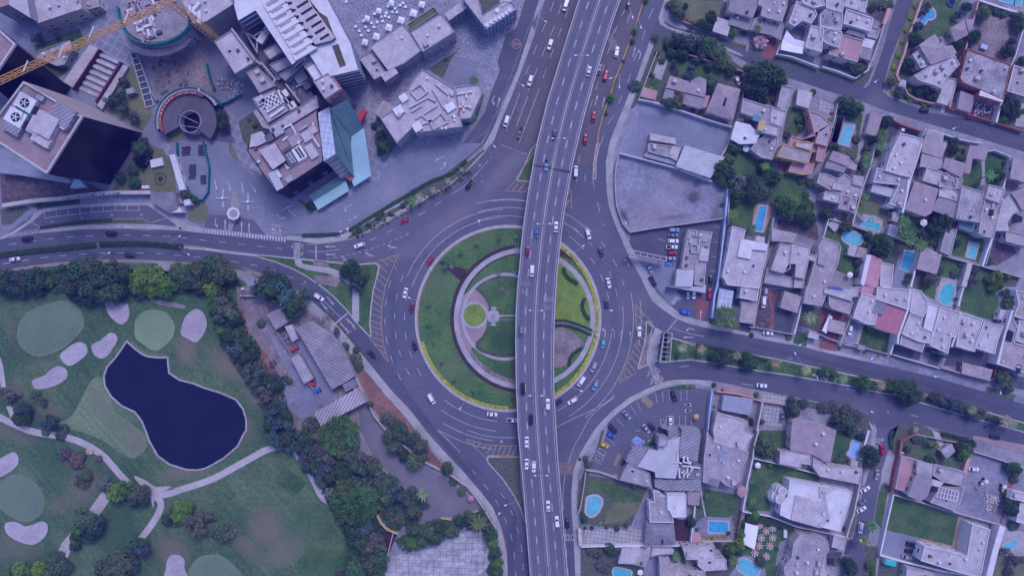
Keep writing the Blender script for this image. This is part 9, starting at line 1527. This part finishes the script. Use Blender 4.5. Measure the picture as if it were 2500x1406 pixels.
def heap(s,n,mats,label,z=.05,name='rubble_heap',hm=.6,sz=1.0):
 p=[(v.x,v.y)for v in PW(s)];xs=[q[0]for q in p];yy=[q[1]for q in p];mb=MB();k=0
 while k<n:
  x,y=rnd.uniform(min(xs),max(xs)),rnd.uniform(min(yy),max(yy));k+=1
  if inside(p,x,y):mb.box((x,y,z),(rnd.uniform(.3,1.2)*sz,rnd.uniform(.2,.7)*sz,rnd.uniform(.1,hm)),rnd.uniform(0,3))
 o=mb.build(name,M[mats]);o['kind']='stuff';o['label']=label
heap('a4 1530,965 1740,1000 1700,1100 1520,1150',90,'roofW','white rubble scattered in the walled yard');heap('b1 640,790 760,800 750,900 660,890',70,'roofC','rubble inside orange fencing');heap('d4 1600,610 1740,640 1700,790 1590,770',120,'roofC','broken concrete on the construction lot');heap('c1 700,430 800,400 860,560 790,560',90,'tankd','drums and scrap in the maintenance yard')
heap('a1 110,790 260,760 420,860 340,950 220,980',80,'metal','building materials in the netted yard',sz=1.6);heap('c3 1930,850 2009,860 c4 190,900 160,950 0,920',60,'whitepaint','white plastic sacks on the palm median',hm=.5);heap('a1 720,780 1090,620 1100,880 930,1000',60,'metal','small pipes and vents on the sunken mall deck',8.2);heap('b1 1280,880 1400,800 1440,840 1330,920',16,'tankw','white site boxes beside the campus road',sz=1.8)
heap('a0 1420,540 1800,560 1980,800 1600,960',46,'tankd','timber and steel lying in the construction yard',sz=2.0);heap('b4 1180,290 1320,300 1330,430 1170,420',40,'roofC','broken pieces on the middle block roof',5.3)
for s,lb in(('b0 1790,20 1850,20 1870,110 1795,110','upper left'),('b0 1950,70 2009,70 b1 20,110 a0 2009,1406 b0 1960,110','upper right'),('b0 1870,190 1925,190 1925,340 1860,300','lower left'),('b0 1970,300 2009,300 b1 15,390 b0 1980,380','lower right')):
 p=[(v.x,v.y)for v in PW(s)];x0,x1,y0,y1=min(q[0]for q in p),max(q[0]for q in p),min(q[1]for q in p),max(q[1]for q in p);mb=MB()
 for k in range(int((y1-y0)/.8)):mb.box(((x0+x1)/2+rnd.uniform(-.2,.2),y0+k*.8,.05),(x1-x0,.3,.9),.12)
 o=mb.build('rack_stack',M['tankd']);tag(o,f'{lb} rows of dark steel racks in the green netted yard','racks','rows of dark racks')
for s,w,h,lb in(('b0 1750,0 1760,250 1870,480 1960,560 b1 0,555 48,480 58,250 0,0',.3,2.2,'green netting fence around the rack yard'),('a0 1215,170 1250,330 1310,460 1400,620 1500,900 1560,1000',.5,2.4,'long teal hoarding left of the construction yard'),('a1 100,1055 240,1010 370,940',.35,2.2,'green netting fence at the mall service yard'),('a1 30,640 70,800 110,890',.4,2.4,'green hoarding beside the crane base')):
 p=[W(*q)for q in P(s)];o=MB().path(p,w,0,h).build('hoarding',M['greennet']if 'teal' not in lb else M['blueroof']);tag(o,lb,'fence','site hoardings')
for s,lb in(('a0 1250,250 1330,380','upper'),('a0 1330,520 1480,1050','lower')):
 (x0,y0),(x1,y1)=[W(*q)[:2]for q in P(s)];e=thing('steel_walkway',(x0,y0,0),f'{lb} steel framed walkway beside the teal hoarding','walkway');n=9;a,b=Vector((x0,y0)),Vector((x1,y1));d=(b-a).normalized();q=Vector((-d.y,d.x))*1.8
 for s_ in(-1,1):MB().path([a+q*s_,b+q*s_],.2,.8,1.0).build('rail',M['tankw'],e)
 MB().path([a,b],3.4,.05,.1).build('deck',M['slate'],e)
 for k in range(n+1):c=a.lerp(b,k/n);MB().path([c-q,c+q],.2,.8,1.02).build('cross_bar',M['tankw'],e)
ringp=cw(*tp('b0',1575,352),15,40);struct('ring_bed',MB().ring(ringp,cw(*tp('b0',1575,352),12.5,40),0.02,.1),M['mulch']);struct('ring_bed',MB().poly(cw(*tp('b0',1575,352),7,24),.07),M['mulch'])
for t,x,y,w,d,a,m,nm,lb,cat in(('b0',1550,195,5.5,3.4,-12,'wallW','open_box_shelter','white open topped box on the tower lawn','shelter'),('b0',1440,433,3.2,1.4,0,'wallW','bench_block','white block bench below the ring bed','bench'),('a4',1600,470,3,2,20,'wallBl','bathtub_pond','small pale heart shaped basin in the dirt yard','basin'),('b4',140,800,4.6,4.6,45,'roofC','garden_awning','square pale awning above the oval pool','awning'),('c1',380+0,-900+920,1,1,0,'wallW','valve_box','small white valve box beside the yard','box'),('d3',1640,980,1.5,4.2,0,'wallW','dance_floor','small white bar counter on the party lawn','counter'),('c2',1830,470,1,1,0,'curb','utility_box','grey utility box beside the dark path','box'),('b0',1820,555,4,3.4,0,'roofC','hut','tiny pale hut beside the small round shrub','hut')):
 c=W(*tp(t,x,y));o=MB().box((c.x,c.y,.05),(w,d,1.2),R(-a)).build(nm,M[m]);tag(o,lb,cat)
def thicket(s,n,col,label,hgt=3.0):
 p=[(v.x,v.y)for v in PW(s,1.5)];xs=[q[0]for q in p];yy=[q[1]for q in p];mb=MB();k=0
 while k<n:
  x,y=rnd.uniform(min(xs),max(xs)),rnd.uniform(min(yy),max(yy));k+=1
  if not inside(p,x,y):continue
  h=hgt*(.45+.3*math.sin(x*.9+y*.5)+.25*math.sin(y*1.1-x*.4))
  for _ in range(3):
   c=Vector((x+rnd.uniform(-.5,.5),y+rnd.uniform(-.5,.5),max(.15,h*rnd.uniform(.5,1))));s_=rnd.uniform(.18,.42);u=Vector((rnd.uniform(-1,1),rnd.uniform(-1,1),rnd.uniform(-.5,.5))).normalized()*s_;v=u.cross(Vector((rnd.uniform(-.6,.6),rnd.uniform(-.6,.6),1))).normalized()*s_*.7;mb.face([c-u-v,c+u-v,c+u+v,c-u+v])
 o=mb.build('undergrowth',M['leaf']);o.color=(*col,1);o['kind']='stuff';o['label']=label
for s,n,c,lb in(('f 0,668 60,660 160,655 290,660 400,668 470,640 560,645 590,690 540,725 430,715 300,740 180,715 60,712 0,705',5200,(.045,.085,.035),'leafy undergrowth of the belt between boulevard and golf course'),('f 505,700 560,705 600,790 640,880 690,960 720,1050 700,1110 650,1075 640,1000 610,950 560,880 520,800',5600,(.055,.085,.045),'scrub on the slope between golf course and dirt yard'),('f 660,1050 760,1060 860,1040 880,1110 960,1170 1040,1240 1010,1290 940,1300 930,1406 830,1406 850,1340 810,1250 760,1150 720,1100',9000,(.04,.085,.04),'dense undergrowth of the wood beside the golf course'),('f 960,1320 1010,1290 1090,1270 1180,1250 1200,1280 1225,1400 1195,1406 1190,1300 1120,1290 1050,1320 990,1350',3200,(.045,.085,.035),'leafy thicket around the tiled court'),('f 1670,850 1900,885 2100,925 2300,975 2480,1030 2480,1046 2300,992 2100,945 1900,903 1680,872',1900,(.075,.10,.05),'low mixed planting along the palm median'),('f 1620,90 1770,110 1780,155 1700,150 1650,140 1620,120',1500,(.045,.065,.035),'undergrowth below the street trees of the northwest block'),('f 860,570 930,540 1000,500 1060,470 1150,412 1155,424 1070,480 1000,520 930,555 870,580',1100,(.06,.08,.05),'low planting on the avenue verge')):
 thicket(s,n,c,lb,3.0 if 'low' not in lb else.9)
# ==== LABELS OF TREES AND SHRUBS
from collections import defaultdict
def px_of(o):k=S*(HC-6)/HC if 'sp' in o.keys()and o['sp']not in 'SYUMVAT' else S;return(o.location.x/k+1250,703-o.location.y/k)
LAND+=[(345,355,'the tower lawn'),(230,100,'the moss wedge garden'),(470,520,'the toll plaza lawn'),(930,335,'the red flower bed'),(120,800,'the large putting green'),(375,805,'the pale putting green'),(50,1215,'the lower left green'),(530,1390,'the bottom green'),(425,1000,'the lake'),(480,800,'the tall bunker'),(205,1060,'the cart path'),(65,1300,'the kidney bunker'),(375,1205,'the path junction'),(700,1250,'the fairway tee'),(850,1200,'the brown court'),(1000,1150,'the outer grey yard'),(1080,1340,'the tiled court'),(1200,1180,'the cracked boundary wall'),(870,700,'the pale triangle path'),(950,480,'the avenue verge'),(1130,400,'the avenue palm verge'),(1740,870,'the palm median start'),(1900,890,'the middle palm median'),(2200,960,'the great median tree'),(2400,1010,'the median end'),(1560,170,'the avenue corner'),(1680,110,'the tree shaded street'),(1860,210,'the koi garden'),(1780,430,'the dark lawn'),(1900,520,'the lime feather grove'),(2220,570,'the red blossom tree'),(2310,700,'the kidney lawn'),(2050,1340,'the party terrace'),(1870,1080,'the dusty tree lawn'),(2090,1060,'the sail pool hedge'),(2250,1060,'the kiosk lawn'),(2110,1300,'the twin street palms'),(2470,1250,'the right edge court'),(2190,80,'the pink street wall'),(2420,60,'the dry dirt yard'),(2470,280,'the right edge shrub garden'),(650,640,'the southwest link kerb'),(20,670,'the left edge kerb'),(180,660,'the boulevard kerb'),(380,690,'the lime treetop'),(620,870,'the red slope'),(700,950,'the concrete apron'),(1000,1290,'the yellow wall')]
def nearest(o):
 x,y=px_of(o);return min(LAND,key=lambda l:(l[0]-x)**2+(l[1]-y)**2)
trees=[o for o in LABELS if 'sp' in o.keys()]
for o in trees:
 if o['sp']in 'DOLBGWFX' and o['sz']<2.72:o.name='small_tree';o['category']='shrub';o['lab']=SPEC[o['sp']][4].replace(' tree',' small tree')  # small-crowned trees, filed under shrubs by crown size alone
 else:o['lab']=SPEC[o['sp']][4]
 o['group']={'tree':'trees of the gardens and groves','palm tree':'palms','bush':'bushes','shrub':'shrubs'}[o['category']]
 l=nearest(o);x,y=px_of(o);dx,dy=x-l[0],y-l[1]
 side=('right of' if dx>0 else 'left of')if abs(dx)>abs(dy)else('below' if dy>0 else 'above')
 if dx*dx+dy*dy<100:side='at'
 o['base']=f"{o['lab']} {side} {l[2]}"
grp=defaultdict(list)
for o in trees:grp[o['base']].append(o)
for b,v in grp.items():
 if len(v)==1:v[0]['label']=b;continue
 v.sort(key=lambda o:o['sz'],reverse=True)
 if len(v)==2:v[0]['label']='larger '+b;v[1]['label']='smaller '+b;continue
 v.sort(key=lambda o:px_of(o)[0])
 for i,o in enumerate(v):o['label']=f'{ORD[i]} {b} from the left' if i<12 else b
for o in trees:
 for k in('base','lab','sp','sz'):
  if k in o.keys():del o[k]
def number(txt,key,word):
 v=[o for o in LABELS if o['label']==txt];v.sort(key=key)
 for i,o in enumerate(v):o['label']=word.format(ORD[i]if i<12 else['thirteenth','fourteenth','fifteenth','sixteenth','seventeenth','eighteenth','nineteenth','twentieth','twenty first','twenty second','twenty third','twenty fourth'][i-12])
number('small white cafe table on the cobbled plaza',lambda o:o.location.x,'small white cafe table on the cobbled plaza, {} from the left')
number('large square white parasol on the cobbled plaza',lambda o:o.location.x,'large square white parasol on the cobbled plaza, {} from the left')
number('round table under a pinkish cloth on the party lawn',lambda o:-o.location.y,'round table under a pinkish cloth on the party lawn, {} from the top')
number('round stone planter bowl on the island lawn',lambda o:o.location.x,'round stone planter bowl on the island lawn, {} from the left')
# ==== HAZE (volume added to tint the view violet-blue and lift its blacks)
hz=MB();hz.prism([(-900,-900),(900,-900),(900,900),(-900,900)],-2.0,HC+4)
hz.face([(-900,900,-2.0),(900,900,-2.0),(900,-900,-2.0),(-900,-900,-2.0)])
hm=bpy.data.materials.new('haze_tint');hm.use_nodes=True
hm.node_tree.nodes.clear()
ho=hm.node_tree.nodes.new('ShaderNodeOutputMaterial')
pv=hm.node_tree.nodes.new('ShaderNodeVolumePrincipled')
pv.inputs['Color'].default_value=(0.13,0.13,0.92,1)
pv.inputs['Density'].default_value=0.00022
hm.node_tree.links.new(pv.outputs[0],ho.inputs['Volume'])
hz_o=hz.build('haze',hm);hz_o['kind']='stuff';hz_o['label']='violet blue haze added to tint the whole view'
hm.cycles.homogeneous_volume=True
